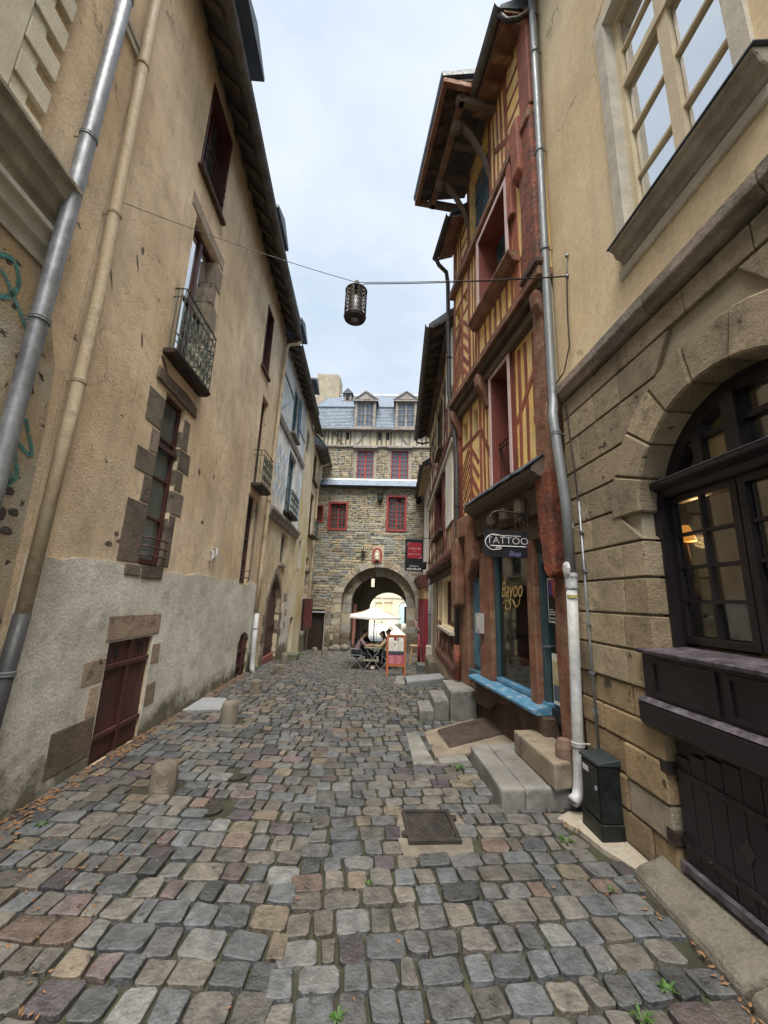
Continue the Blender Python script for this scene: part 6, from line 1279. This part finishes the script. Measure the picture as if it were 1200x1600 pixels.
# iron cover with its mortar
mp_ = MB(); mp_.stone(lambda x, y, h: Vector((x, y, g(x, y) + h)), [(.34, 3.02), (.55, 2.99), (.82, 3.08), (.86, 3.35), (.80, 3.66), (.52, 3.68), (.36, 3.62), (.30, 3.3)], -.006, .93)
obj('mortar_patch', mp_, CEMENT, kind='structure')
mc = emp('iron_cover', (.56, 3.36, .0), 'square chequered cast iron cover set crooked in the setts', 'manhole cover')
CVF = lambda x, y, h: Vector((.565 + x * .995 + y * -.03, 3.365 + y + x * .05, .012 + h + g(.56, 3.36)))
fm_ = MB()
for (a, b, c_, d) in ((-.19, .19, -.21, -.175), (-.19, .19, .175, .21), (-.19, -.16, -.175, .175), (.16, .19, -.175, .175)):
    fm_.quadprism([CVF(a, c_, -.03), CVF(b, c_, -.03), CVF(b, d, -.03), CVF(a, d, -.03)], [CVF(a, c_, .008), CVF(b, c_, .008), CVF(b, d, .008), CVF(a, d, .008)])
obj('frame', fm_, CAST, mc); pl_ = obj('plate', mb_('quadprism', [CVF(-.155, -.17, -.02), CVF(.155, -.17, -.02), CVF(.155, .17, -.02), CVF(-.155, .17, -.02)], [CVF(-.155, -.17, .0), CVF(.155, -.17, .0), CVF(.155, .17, .0), CVF(-.155, .17, .0)]), CAST, mc)
st = MB()
for i in range(13):
    for j in range(14):
        x = -.14 + i * .0233; y = -.155 + j * .0239
        if (i + j) % 2 == 0: st.quadprism([CVF(x - .010, y, .0), CVF(x, y - .010, .0), CVF(x + .010, y, .0), CVF(x, y + .010, .0)], [CVF(x - .006, y, .006), CVF(x, y - .006, .006), CVF(x + .006, y, .006), CVF(x, y + .006, .006)])
obj('studs', st, CAST, pl_, kind='stuff')
for s_, yy in ((-1, -.1), (1, .1)): obj('lug', mb_('quadprism', [CVF(s_ * .19, yy - .03, -.02), CVF(s_ * .225, yy - .02, -.02), CVF(s_ * .225, yy + .02, -.02), CVF(s_ * .19, yy + .03, -.02)], [CVF(s_ * .19, yy - .03, .006), CVF(s_ * .225, yy - .02, .006), CVF(s_ * .225, yy + .02, .006), CVF(s_ * .19, yy + .03, .006)]), CAST, mc)
for k, (x, y, lb) in enumerate(((-1.13, 3.59, 'right of the nearest bollard'), (-1.12, 4.19, 'behind the nearest bollard'), (-1.15, 5.43, 'right of the second bollard'))):
    v = emp('valve_cover', (x, y, g(x, y)), 'small round iron valve cover in the setts ' + lb, 'valve cover', 'valve covers in the setts')
    obj('rim', mb_('lathe', (x, y, g(x, y) - .042), [(.088, 0), (.092, .035), (.082, .037), (.078, .03)], 18), CAST, v); obj('lid', mb_('lathe', (x, y, g(x, y) - .042), [(.077, 0), (.077, .034), (.06, .036), (.02, .034)], 18), CAST, v)
# bollards
names = ['nearest stone bollard by the left wall, waist of a cut cone', 'second dark stone bollard by the blue grey slab', 'third low stone bollard along the left wall', 'fourth low stone bollard before the white pipe', 'mossy stone bollard at the arched oxblood door', 'left stone bollard of the pair before the dark gate door', 'right stone bollard of the pair beside the arch pier']
for (x, y, h, r_), nm in zip(BOLLS, names):
    m = MB(); pr = [(r_ * 1.02, -.06), (r_ * 1.0, 0), (r_ * .95, h * .4), (r_ * .86, h * .82), (r_ * .80, h * .94), (r_ * .62, h), (r_ * .2, h * 1.01)]
    m.lathe((x, y, g(x, y) - .02), pr, 18)
    for v in m.v: d = .05 * r_ * noise.noise(v * 9); v.x += d; v.y += .05 * r_ * noise.noise(v * 9 + Vector((5, 0, 0)))
    if y < 4: nm = 'nearest of the stone bollards along the left wall'
    obj('stone_bollard', m, BOLL if y != 5.75 else pm('bollard_dark', (.20, .175, .14), .9, .3, 5, None, bump=.6, bs=130), smooth=True, label=nm, cat='bollard', group='stone bollards along the lane')
slab('mossy_block', [(-2.5, 12.9), (-2.0, 12.9), (-2.0, 13.5), (-2.5, 13.5)], -.6, -.10, pm('moss_stone', (.13, .14, .10), .95, .3, 6, None, bump=.7), .03, label='mossy stone block at the foot of the left houses', cat='stone block')
# kerb below the black shopfront
kz = [(-1.2, .3), (.3, 1.25), (1.26, 2.05), (2.06, 2.86)]
kb = emp('kerb', (1.8, 1.5, 0), 'worn pale kerb of long stones below the black shopfront', 'kerb')
for a, b in kz:
    xo = 1.70 + (.03 if b > 2.5 else 0); m = MB(); m.quadprism([Vector((xo + J(.01), a + .005, -.1)), Vector((2.02, a + .005, -.1)), Vector((2.02, b - .005, -.1)), Vector((xo + .03 + J(.01), b - .005, -.1))], [Vector((xo, a + .005, .055)), Vector((2.02, a + .005, .145)), Vector((2.02, b - .005, .145)), Vector((xo + .04, b - .005, .05))])
    _k = obj('kerb_stone', m, pm('kerb%d' % int(a * 10), (.25, .225, .18), .9, .3, 4, (.17, .15, .115), .5, 4, .9, 55, .018, stain=.35), kb, bevel=.03, seg=2).name
    worn(bpy.data.objects[_k], .022, 4)
# cement fillet and utility cabinet
cf = MB(); cf.stone(lambda x, y, h: Vector((x, y, g(x, y) + h + .035 * max(0, (x - 1.62)))), [(1.60, 3.52), (1.70, 3.36), (1.74, 3.12), (1.84, 2.85), (2.0, 2.85), (2.02, 3.3), (2.0, 3.6), (1.75, 3.62)], .010, .93)
obj('cement_fillet', cf, pm('cement_pale', (.48, .43, .35), .95, .25, 5, (.36, .31, .24), .5, 5, .9, 50, .016), kind='structure')
cb = emp('utility_cabinet', (1.86, 3.31, .0), 'small dark green utility cabinet against the stone wall', 'cabinet')
CBF = Fr((1.955, 0), (0, 1), (-1, 0))
obj('plinth', mb_('sweep', CBF, [(.005, -.03), (.185, -.03), (.175, .12), (.005, .12)], 3.175, 3.445), GREENB, cb, bevel=.006)
cbb = obj('cabinet_body', mb_('box', CBF, 3.185, 3.435, .005, .165, .121, .495), GREENB, cb, bevel=.006)
obj('lid', mb_('sweep', CBF, [(.0, .496), (.18, .496), (.18, .515), (.0, .545)], 3.175, 3.445), pm('lid_green', (.028, .036, .036), .5), cb, bevel=.004)
obj('door_leaf', mb_('box', CBF, 3.20, 3.42, .1652, .174, .14, .48), GREENB, cbb, bevel=.003); obj('lock', mb_('lathe', CBF.P(3.22, .178, .34), [(.012, -.012), (.012, .012)], 8), ZINC, cbb)
obj('label_plate', mb_('box', CBF, 3.32, 3.40, .1742, .1755, .41, .45), WTXT, cbb)
# hanging lantern on its wire
lx, ly, lz = -.24, 3.6, 4.48
ln = emp('hanging_lantern', (lx, ly, lz), 'dark cylindrical street lantern with leaf pattern hanging on a wire over the lane', 'lantern')
lr = .108
m = MB()
for z, r2 in ((lz + .03, .010), (lz + .34, .010)): m.tube([(lx + lr * math.cos(R(t)), ly + lr * math.sin(R(t)), z) for t in range(0, 361, 15)], r2, 6)
for q_ in range(5):
    a0 = q_ * 72 + 20
    def LP_(a, z): return Vector((lx + lr * math.cos(R(a)), ly + lr * math.sin(R(a)), z))
    m.tube([LP_(a0, lz + .03), LP_(a0, lz + .34)], .007, 5)
    for k in range(6):
        z = lz + .05 + k * .045
        for s_ in (-1, 1): m.tube([LP_(a0, z), LP_(a0 + s_ * 15, z + .035), LP_(a0 + s_ * 30, z + .085)], [.010, .009, .005], 4)
obj('cage', m, IRON, ln)
obj('base_disc', mb_('lathe', (lx, ly, lz), [(.09, 0), (.108, .005), (.112, .02), (.108, .045), (.095, .05)], 24), IRON, ln, smooth=False)
obj('base_plate', mb_('box', WF, lx - .035, lx + .035, ly - .03, ly + .03, lz - .004, lz - .0005), ZINC, ln)
obj('lamp_glass', mb_('lathe', (lx, ly, lz + .055), [(.06, 0), (.062, .10), (.06, .2)], 18), LAMPG, ln, smooth=True)
obj('lamp_head', mb_('lathe', (lx, ly, lz + .255), [(.062, 0), (.075, .03), (.07, .07), (.045, .085), (.014, .09), (.014, .15)], 18), IRON, ln, smooth=True)
obj('cap_disc', mb_('lathe', (lx, ly, lz + .335), [(.10, 0), (.104, .006), (.10, .014), (.03, .03)], 24), IRON, ln)
obj('hanger', mb_('lathe', (lx, ly, lz + .40), [(.018, 0), (.022, .01), (.022, .065), (.016, .075)], 12), IRON, ln, smooth=True)
hz_ = lz + .455
ww = emp('lantern_wire', (-.2, 3.5, 4.9), 'thin span wire and cable carrying the hanging lantern between the houses', 'wire')
def sag(a, b, s, n=14): a, b = Vector(a), Vector(b); return [a.lerp(b, i / n) - Vector((0, 0, s * 4 * (i / n) * (1 - i / n))) for i in range(n + 1)]
obj('span_wire', mb_('tube', sag((-2.55, 3.19, 5.30), (lx, ly, hz_), .04), .0035, 5), IRON, ww)
obj('span_wire', mb_('tube', sag((lx, ly, hz_), (1.95, 3.38, 4.99), .02), .004, 5), IRON, ww)
obj('power_cable', mb_('tube', [(lx, ly, lz + .40), (lx + .03, ly, lz + .36), (lx + .055, ly, lz + .37), (lx + .05, ly, lz + .42), (lx + .08, ly, hz_ - .012)] + sag((lx + .08, ly, hz_ - .012), (1.93, 3.385, 4.985), .02)[1:], .005, 5), IRON, ww)
for p in ((-2.54, 3.19, 5.30), (-2.54, 3.13, 5.42), (1.94, 3.38, 4.99), (1.94, 3.36, 5.22)): obj('wall_hook', mb_('lathe', Vector(p) - Vector((0, 0, .02)), [(.008, 0), (.02, .01), (.02, .03), (.008, .04)], 8), ZINC, ww)
obj('chain', mb_('tube', [(1.94, 3.38, 4.99), (1.935, 3.37, 5.1), (1.94, 3.36, 5.22)], .005, 5), ZINC, ww)

# ================================================================== CAFE TABLE UNDER THE PARASOL
TX, TY = .33, 14.4; TZ = g(TX, TY)
def at(dx, dy, z): return Vector((TX + dx, TY + dy, TZ + z))
tb = emp('cafe_table', at(0, 0, 0), 'folding metal cafe table with crossed legs under the parasol', 'table')
obj('table_top', mb_('box', Fr((TX, TY), (1, 0), (0, 1)), -.28, .34, -.30, .45, TZ + .70, TZ + .73), TABM, tb, bevel=.005)
for y_ in (-.25, .40):
    for s_ in (-1, 1): obj('leg', mb_('tube', [at(.03 - s_ * .27, y_, .01), at(.03 + s_ * .27, y_, .70)], .014, 6), METC, tb)
obj('stretcher', mb_('box', Fr((TX, TY), (1, 0), (0, 1)), -.28, .22, -.26, -.22, TZ + .28, TZ + .34), TABM, tb)
obj('plate', mb_('lathe', at(-.02, .0, .732), [(.09, 0), (.12, .012), (.1, .014)], 14), WPIPE, label='white plate on the cafe table', cat='plate')
obj('glass', mb_('lathe', at(.20, .12, .732), [(.03, 0), (.035, .11), (.03, .112)], 10), LAMPG, label='drinking glass on the right end of the cafe table', cat='glass')
def chair(x, y, rot, label):
    z = g(x, y); o = emp('metal_chair', (x, y, z), label, 'chair', 'chairs at the cafe table'); ca, sa = math.cos(rot), math.sin(rot)
    P = lambda a, b, c: Vector((x + a * ca - b * sa, y + a * sa + b * ca, z + c))
    for s_ in (-.2, .2):
        obj('leg', mb_('tube', [P(-.24, s_, 0), P(.02, s_, .30), P(.20, s_, .46)], .013, 6), METC, o); obj('leg', mb_('tube', [P(.24, s_, 0), P(.0, s_, .30), P(-.18, s_, .47), P(-.26, s_, .92)], .013, 6), METC, o)
        obj('armrest', mb_('tube', [P(-.22, s_ * 1.1, .66), P(.16, s_ * 1.1, .66), P(.20, s_ * 1.1, .46)], .012, 6), METC, o)
    m = MB(); m.quadprism([P(-.2, -.2, .45), P(.2, -.2, .45), P(.2, .2, .45), P(-.2, .2, .45)], [P(-.2, -.2, .47), P(.2, -.2, .47), P(.2, .2, .47), P(-.2, .2, .47)]); obj('seat', m, METC, o)
    m = MB(); m.quadprism([P(-.20, -.2, .55), P(-.20, .2, .55), P(-.26, .2, .90), P(-.26, -.2, .90)], [P(-.22, -.2, .55), P(-.22, .2, .55), P(-.28, .2, .90), P(-.28, -.2, .90)]); obj('backrest', m, METC, o)
    return o
chair(-.20, 14.32, 0, 'grey metal chair on the left of the cafe table, front'); chair(-.02, 15.15, R(-60), 'grey metal chair at the back left of the cafe table')
chair(.88, 14.40, R(180), 'grey metal chair on the right of the cafe table behind the menu board'); chair(1.02, 15.35, R(220), 'grey metal chair at the back right of the cafe table')
# parasol
um = emp('parasol', at(.18, .35, 0), 'square cream parasol over the cafe table before the arch', 'parasol')
ux, uy = TX + .05, TY + .30; uz = TZ
obj('pole', mb_('tube', [(ux, uy, uz), (ux, uy, uz + 2.10)], .022, 10), IRON, um, smooth=True); obj('foot', mb_('lathe', (ux, uy, uz), [(.28, 0), (.28, .05), (.05, .07), (.04, .3)], 16), IRON, um)
cp_ = MB(); hw, hd_ = .86, .80; ze, zt = uz + 1.76, uz + 2.08; rg = []
for k in range(5):
    t = k / 4; zz = lerp(ze, zt, t) - .05 * math.sin(t * math.pi); a = hw * (1 - t) + .01; b = hd_ * (1 - t) + .01; rg.append([Vector((ux + sx * a, uy + sy * b, zz - (.05 if sx * sy == 0 else 0) * (1 - t))) for sx, sy in ((1, -1), (1, 0), (1, 1), (0, 1), (-1, 1), (-1, 0), (-1, -1), (0, -1))])
vs = [p for r2 in rg for p in r2]; cp_.add(vs, [(i * 8 + j, i * 8 + (j + 1) % 8, (i + 1) * 8 + (j + 1) % 8, (i + 1) * 8 + j) for i in range(4) for j in range(8)] + [tuple(range(32, 40))])
o = obj('canopy', cp_, CANV, um); sm_ = o.modifiers.new('thickness', 'SOLIDIFY'); sm_.thickness = .008
vl = MB()
for j in range(8): a, b = rg[0][j], rg[0][(j + 1) % 8]; dn = Vector((0, 0, -.07)); n_ = (b - a).cross(dn).normalized() * .004; vl.quadprism([a + n_, b + n_, b + dn + n_, a + dn + n_], [a - n_, b - n_, b + dn - n_, a + dn - n_])
obj('valance', vl, CANV, um)
for sx, sy in ((1, -1), (1, 1), (-1, 1), (-1, -1)): obj('rib', mb_('tube', [(ux, uy, uz + 2.03), (ux + sx * hw * .96, uy + sy * hd_ * .96, ze - .005)], .010, 5), WOODL, um); obj('strut', mb_('tube', [(ux, uy, uz + 1.62), (ux + sx * hw * .5, uy + sy * hd_ * .5, lerp(ze, zt, .46))], .008, 5), WOODL, um)
# menu board
ab = emp('menu_board', (1.02, 12.4, g(1.02, 12.4)), 'orange framed menu board standing on the setts beside the cafe table', 'menu board')
AX, AY, AZ_ = 1.02, 12.42, g(1.02, 12.42)
AB = lambda u, v, h: Vector((AX + u, AY + v + .22 * (h / 1.15) - .0, AZ_ + h))
def abq(u0, u1, h0, h1, v0, v1): m = MB(); m.quadprism([AB(u0, v0, h0), AB(u1, v0, h0), AB(u1, v0, h1), AB(u0, v0, h1)], [AB(u0, v1, h0), AB(u1, v1, h0), AB(u1, v1, h1), AB(u0, v1, h1)]); return m
for a in (-.285, .235): obj('frame_post', abq(a, a + .05, 0, 1.15, -.02, .02), ORANGE, ab, bevel=.004)
obj('frame_rail', abq(-.235, .235, 1.10, 1.149, -.019, .019), ORANGE, ab); obj('frame_rail', abq(-.235, .235, .26, .31, -.019, .019), ORANGE, ab)
for a in (-.285, .235): obj('rear_leg', mb_('tube', [(AX + a + .025, AY + .22, AZ_ + 1.1), (AX + a + .025, AY + .55, AZ_)], .02, 6), ORANGE, ab)
bb = obj('menu_panel', abq(-.235, .235, .31, 1.10, -.006, .006), BLACK, ab)
obj('menu_sheet', abq(-.228, .225, .68, 1.07, -.010, -.0065), PAPER, bb); obj('menu_strip', abq(-.228, .225, .58, .67, -.010, -.0065), NAVY, bb); obj('menu_card', abq(-.228, .225, .32, .575, -.010, -.0065), PINKP, bb)
obj('print_red', abq(-.07, .02, .98, 1.08, -.013, -.0105), REDS, bb); obj('print_dark', abq(.04, .085, .97, 1.05, -.013, -.0105), INK, bb); obj('print_dark', abq(-.06, -.02, .83, .88, -.013, -.0105), INK, bb)
for k in range(7):
    for (a, b) in ((-.20, -.02), (.02, .19)): obj('print_line', abq(a + J(.02), b - .05 * rng.random(), .70 + k * .038, .708 + k * .038, -.0125, -.0105), SLAB, bb)
for k in range(5):
    for (a, b) in ((-.21, -.05), (.02, .18)): obj('print_line', abq(a, b - .06 * rng.random(), .345 + k * .045, .357 + k * .045, -.0125, -.0105), PTXT, bb)
for a in (-.2, -.04, .12): obj('print_line', abq(a, a + .1, .63, .64, -.0125, -.0105), SLAB, bb)
# stool and planter by the red shop
sx_, sy_ = 1.92, 14.9; sz_ = g(sx_, sy_)
stl = emp('wooden_stool', (sx_, sy_, sz_), 'light wooden stool standing before the red shopfront', 'stool')
obj('seat', mb_('box', Fr((sx_, sy_), (1, 0), (0, 1)), -.20, .20, -.15, .15, sz_ + .62, sz_ + .67), WOODL, stl, bevel=.01)
for a in (-1, 1):
    for b in (-1, 1): obj('leg', mb_('tube', [(sx_ + a * .20, sy_ + b * .15, sz_), (sx_ + a * .15, sy_ + b * .11, sz_ + .62)], .022, 6), WOODL, stl)
for zz in (.2, .36): obj('rung', mb_('box', Fr((sx_, sy_), (1, 0), (0, 1)), -.18, .18, -.15, -.12, sz_ + zz, sz_ + zz + .03), WOODL, stl)
slab('stone_trough', [(1.72, 12.7), (2.1, 12.75), (2.1, 13.4), (1.75, 13.35)], -.75, -.28, pm('trough', (.13, .15, .13), .9, .3, 6, None, bump=.6), .02, label='low dark stone trough near the wooden stool', cat='trough')

# ================================================================== PEOPLE
def skinmesh(pts, edges, mat, name, parent, sub=2):
    me = bpy.data.meshes.new(name); me.from_pydata([p[0] for p in pts], edges, []); o = bpy.data.objects.new(name, me); C.objects.link(o)
    md = o.modifiers.new('skin', 'SKIN'); md.use_smooth_shade = True; md.branch_smoothing = .4
    for i, p in enumerate(pts): r2 = p[1]; me.skin_vertices[0].data[i].radius = r2 if isinstance(r2, tuple) else (r2, r2)
    me.skin_vertices[0].data[0].use_root = True
    s_ = o.modifiers.new('sub', 'SUBSURF'); s_.levels = sub; s_.render_levels = sub
    dg = bpy.context.evaluated_depsgraph_get(); m2 = bpy.data.meshes.new_from_object(o.evaluated_get(dg)); bpy.data.objects.remove(o)
    m = MB(); m.add([v.co.copy() for v in m2.vertices], [tuple(f.vertices) for f in m2.polygons]); bpy.data.meshes.remove(m2)
    return obj(name, m, mat, parent, smooth=True)
def person(x, y, rot, label, top, hair, hairm, lean=.12, reach=.42, sleeve=.5, shoe=DKW, long_hair=False):
    z = g(x, y); ca, sa = math.cos(rot), math.sin(rot)
    P = lambda a, b, c: Vector((x + a * ca - b * sa, y + a * sa + b * ca, z + c))
    o = emp('person', (x, y, z), label, 'person', 'people at the cafe table')
    hip, ch, nk, hd = (-.05, .52), (-.05 + lean * .6, .80), (-.05 + lean * 1.1, 1.02), (lean * 1.3 + .02, 1.14)
    pts = [(P(hip[0], 0, hip[1]), (.13, .10)), (P((hip[0] + ch[0]) / 2, 0, .66), (.12, .09)), (P(ch[0], 0, ch[1]), (.135, .10)), (P(nk[0] - .02, 0, nk[1] - .06), (.09, .07)), (P(nk[0], 0, nk[1]), .05), (P(hd[0], 0, hd[1]), .085), (P(hd[0] + .01, 0, hd[1] + .09), .08)]
    ed = [(0, 1), (1, 2), (2, 3), (3, 4), (4, 5), (5, 6)]; arms = []; legs = []
    for s_ in (-1, 1):
        b = len(pts); sh = P(nk[0] - .03, s_ * .17, nk[1] - .09); el = P(nk[0] + .12, s_ * .22, .76); wr = P(nk[0] + reach - .04, s_ * .10, .79); pm_ = P(nk[0] + reach + .03, s_ * .09, .80)
        pts += [(sh, .055), (el, .042), (wr, .027), (pm_, (.034, .018))]; ed += [(3, b), (b, b + 1), (b + 1, b + 2), (b + 2, b + 3)]; arms.append((sh, el, wr))
        for f in range(5):
            q0 = len(pts); off = (f - 2) * .017
            tip = P(nk[0] + reach + .08 + (.012 if f == 2 else 0) - (.03 if f == 0 else 0), s_ * .09 + off * (1.6 if f else 2.2), .79); en = P(nk[0] + reach + .11 - abs(f - 2) * .008 - (.03 if f == 0 else 0), s_ * .09 + off * 1.5, .775)
            pts += [(tip, .009), (en, .008)]; ed += [(b + 3, q0), (q0, q0 + 1)]
        b = len(pts); hp_ = P(hip[0], s_ * .09, .50); kn = P(hip[0] + .43, s_ * .11, .50); an_ = P(hip[0] + .40, s_ * .11, .09); to = P(hip[0] + .55, s_ * .12, .04)
        pts += [(hp_, .085), (kn, .060), (an_, .04), (to, (.035, .025))]; ed += [(0, b), (b, b + 1), (b + 1, b + 2), (b + 2, b + 3)]; legs.append((hp_, kn, an_, to))
    bd = skinmesh(pts, ed, SKIN, 'body', o)
    tp = [(P(hip[0], 0, hip[1] + .02), (.15, .12)), (P((hip[0] + ch[0]) / 2, 0, .68), (.138, .105)), (P(ch[0], 0, ch[1] + .02), (.155, .115)), (P(nk[0] - .02, 0, nk[1] - .055), (.10, .078))]; te = [(0, 1), (1, 2), (2, 3)]
    for sh, el, wr in arms:
        b = len(tp); e2 = sh.lerp(el, min(1, sleeve * 2)); tp += [(sh, .068), (e2, .056)]; te += [(3, b), (b, b + 1)]
        if sleeve > .5: tp += [(el.lerp(wr, (sleeve - .5) * 2), .042)]; te += [(b + 1, b + 2)]
    skinmesh(tp, te, top, 'top', o)
    lp_ = [(P(hip[0], 0, .50), (.15, .11))]; le = []
    for hp_, kn, an_, to in legs: b = len(lp_); lp_ += [(hp_, .10), (kn, .075), (an_ + Vector((0, 0, .03)), .052)]; le += [(0, b), (b, b + 1), (b + 1, b + 2)]
    skinmesh(lp_, le, PANTS, 'trousers', o)
    for hp_, kn, an_, to in legs: skinmesh([(an_ - Vector((0, 0, .035)), .062), (an_.lerp(to, .6) - Vector((0, 0, .02)), .058), (to, .05)], [(0, 1), (1, 2)], shoe, 'shoe', o, 1)
    hc = P(hd[0] - .022, 0, hd[1] + .075)
    hp2 = [(hc + Vector((0, 0, .055)), .075), (P(hd[0] - .045, 0, hd[1] + .06), .088), (P(hd[0] - .07, 0, hd[1] - .02), .07)]; he = [(0, 1), (1, 2)]
    if long_hair: hp2 += [(P(hd[0] - .10, 0, hd[1] - .16), .075), (P(hd[0] - .12, 0, hd[1] - .30), .05)]; he += [(2, 3), (3, 4)]
    skinmesh(hp2, he, hairm, 'hair', o)
    fc = MB(); fwd = Vector((ca, sa, 0)); sd_ = Vector((-sa, ca, 0)); f0 = P(hd[0] + .078, 0, hd[1] + .045)
    fc.lathe(f0 + fwd * .012 - Vector((0, 0, .03)), [(.012, 0), (.016, .012), (.008, .045)], 6); obj('nose', fc, SKIN, bd, smooth=True)
    for s_ in (-1, 1):
        obj('eye', mb_('lathe', f0 + sd_ * s_ * .03 + Vector((0, 0, .012)) - fwd * .004, [(.004, -.006), (.009, 0), (.004, .006)], 6), HAIRM, bd); obj('ear', mb_('lathe', P(hd[0] - .005, s_ * .082, hd[1] + .02), [(.008, -.03), (.018, 0), (.012, .025)], 6), SKIN, bd, smooth=True)
    obj('mouth', mb_('tube', [f0 + sd_ * -.022 - Vector((0, 0, .055)), f0 + fwd * .004 - Vector((0, 0, .056)), f0 + sd_ * .022 - Vector((0, 0, .055))], .005, 5), REDR, bd)
    return o
person(-.18, 14.34, 0, 'person with dark hair in a patterned mauve shirt leaning over the left of the table', SHIRTP, 0, HAIRM, .20, .40, .5, DKW)
person(.80, 14.36, R(180), 'person with long dark hair in a tan top reaching over the right of the table', SHIRTT, 0, HAIRM, .10, .44, .85, SHOEW, True)
person(-.02, 15.15, R(-45), 'person with brown hair in black sitting behind on the left of the table', SHIRTB, 0, HAIRB, .12, .34, .9)
person(1.02, 15.35, R(215), 'person in a red top sitting at the back right of the table', SHIRTR, 0, HAIRM, .08, .34, .5)

# ================================================================== WEEDS AND FALLEN LEAVES
def weed(x, y, s, nm, n=16, seed=1):
    r = random.Random(seed); m = MB(); z = g(x, y)
    for k in range(n):
        a = r.uniform(0, 6.28); l = s * r.uniform(.5, 1.1); d = Vector((math.cos(a), math.sin(a), 0)); sd = Vector((-d.y, d.x, 0)) * s * r.uniform(.07, .14); p = Vector((x, y, z)) + d * r.uniform(0, s * .3)
        a1, a2 = p + d * l * .5 + Vector((0, 0, l * .45)), p + d * l + Vector((0, 0, l * r.uniform(.15, .5)))
        m.add([p - sd * .4, p + sd * .4, a1 + sd, a1 - sd, a2], [(0, 1, 2, 3), (3, 2, 4)])
    o = emp('weed', (x, y, z), nm, 'weed', 'weeds between the setts'); obj('leaves', m, WEED, o); return o
for k, (x, y, s, nm) in enumerate([(1.02, 4.42, .07, 'green weed beside the granite step'), (1.52, 3.20, .06, 'small weed on the cement near the utility cabinet'), (1.80, 2.82, .045, 'tiny weed at the end of the kerb'), (1.55, 2.72, .035, 'tiny weed in a joint before the kerb'), (1.42, 2.10, .05, 'green weed in a joint near the lower right corner'), (-.03, 1.98, .04, 'tiny weed at the bottom edge of the setts'),
                                     (.86, 5.92, .05, 'weed at the foot of the lowest granite step'), (-2.48, 9.75, .16, 'leafy weed behind the white pipe on the left'), (-2.3, 12.6, .22, 'leafy weed at the foot of the oxblood arched door'), (-2.3, 15.8, .2, 'leafy weed below the oxblood shutter'), (-2.2, 3.30, .05, 'small weed in the setts near the left wall'), (.10, 2.75, .03, 'tiny green sprout in the setts right of the middle'), (1.22, 1.98, .05, 'low weed near the bottom right edge')]): weed(x, y, s, nm, 18, k + 3)
lf_ = MB(); r = random.Random(11)
def leaf(x, y, s):
    z = g(x, y) + .008; a = r.uniform(0, 6.28); d = Vector((math.cos(a), math.sin(a), r.uniform(-.2, .35))) * s; e = Vector((-math.sin(a), math.cos(a), r.uniform(-.2, .3))) * s * .45; p = Vector((x, y, z))
    lf_.add([p - d, p + e, p + d, p - e, p + Vector((0, 0, s * .25))], [(0, 1, 4), (1, 2, 4), (2, 3, 4), (3, 0, 4)])
for k in range(700): leaf(-2.52 + abs(r.gauss(0, .09)), r.uniform(2.9, 9), r.uniform(.014, .032))
for k in range(120): leaf(r.uniform(-2.3, -1.2), r.uniform(1.9, 3.2), r.uniform(.010, .020))
for k in range(60): leaf(r.uniform(-1.5, 1.7), r.uniform(1.9, 4.5), r.uniform(.008, .016))
for k in range(40): leaf(1.72 + r.gauss(0, .03), r.uniform(1.7, 2.8), r.uniform(.012, .022))
for k in range(16): leaf(1.70 + r.gauss(0, .06), 3.45 + r.gauss(0, .06), r.uniform(.015, .025))
obj('fallen_leaves', lf_, LEAFM, label='dry brown fallen leaves scattered along the wall foot and joints', cat='leaves', kind='stuff')
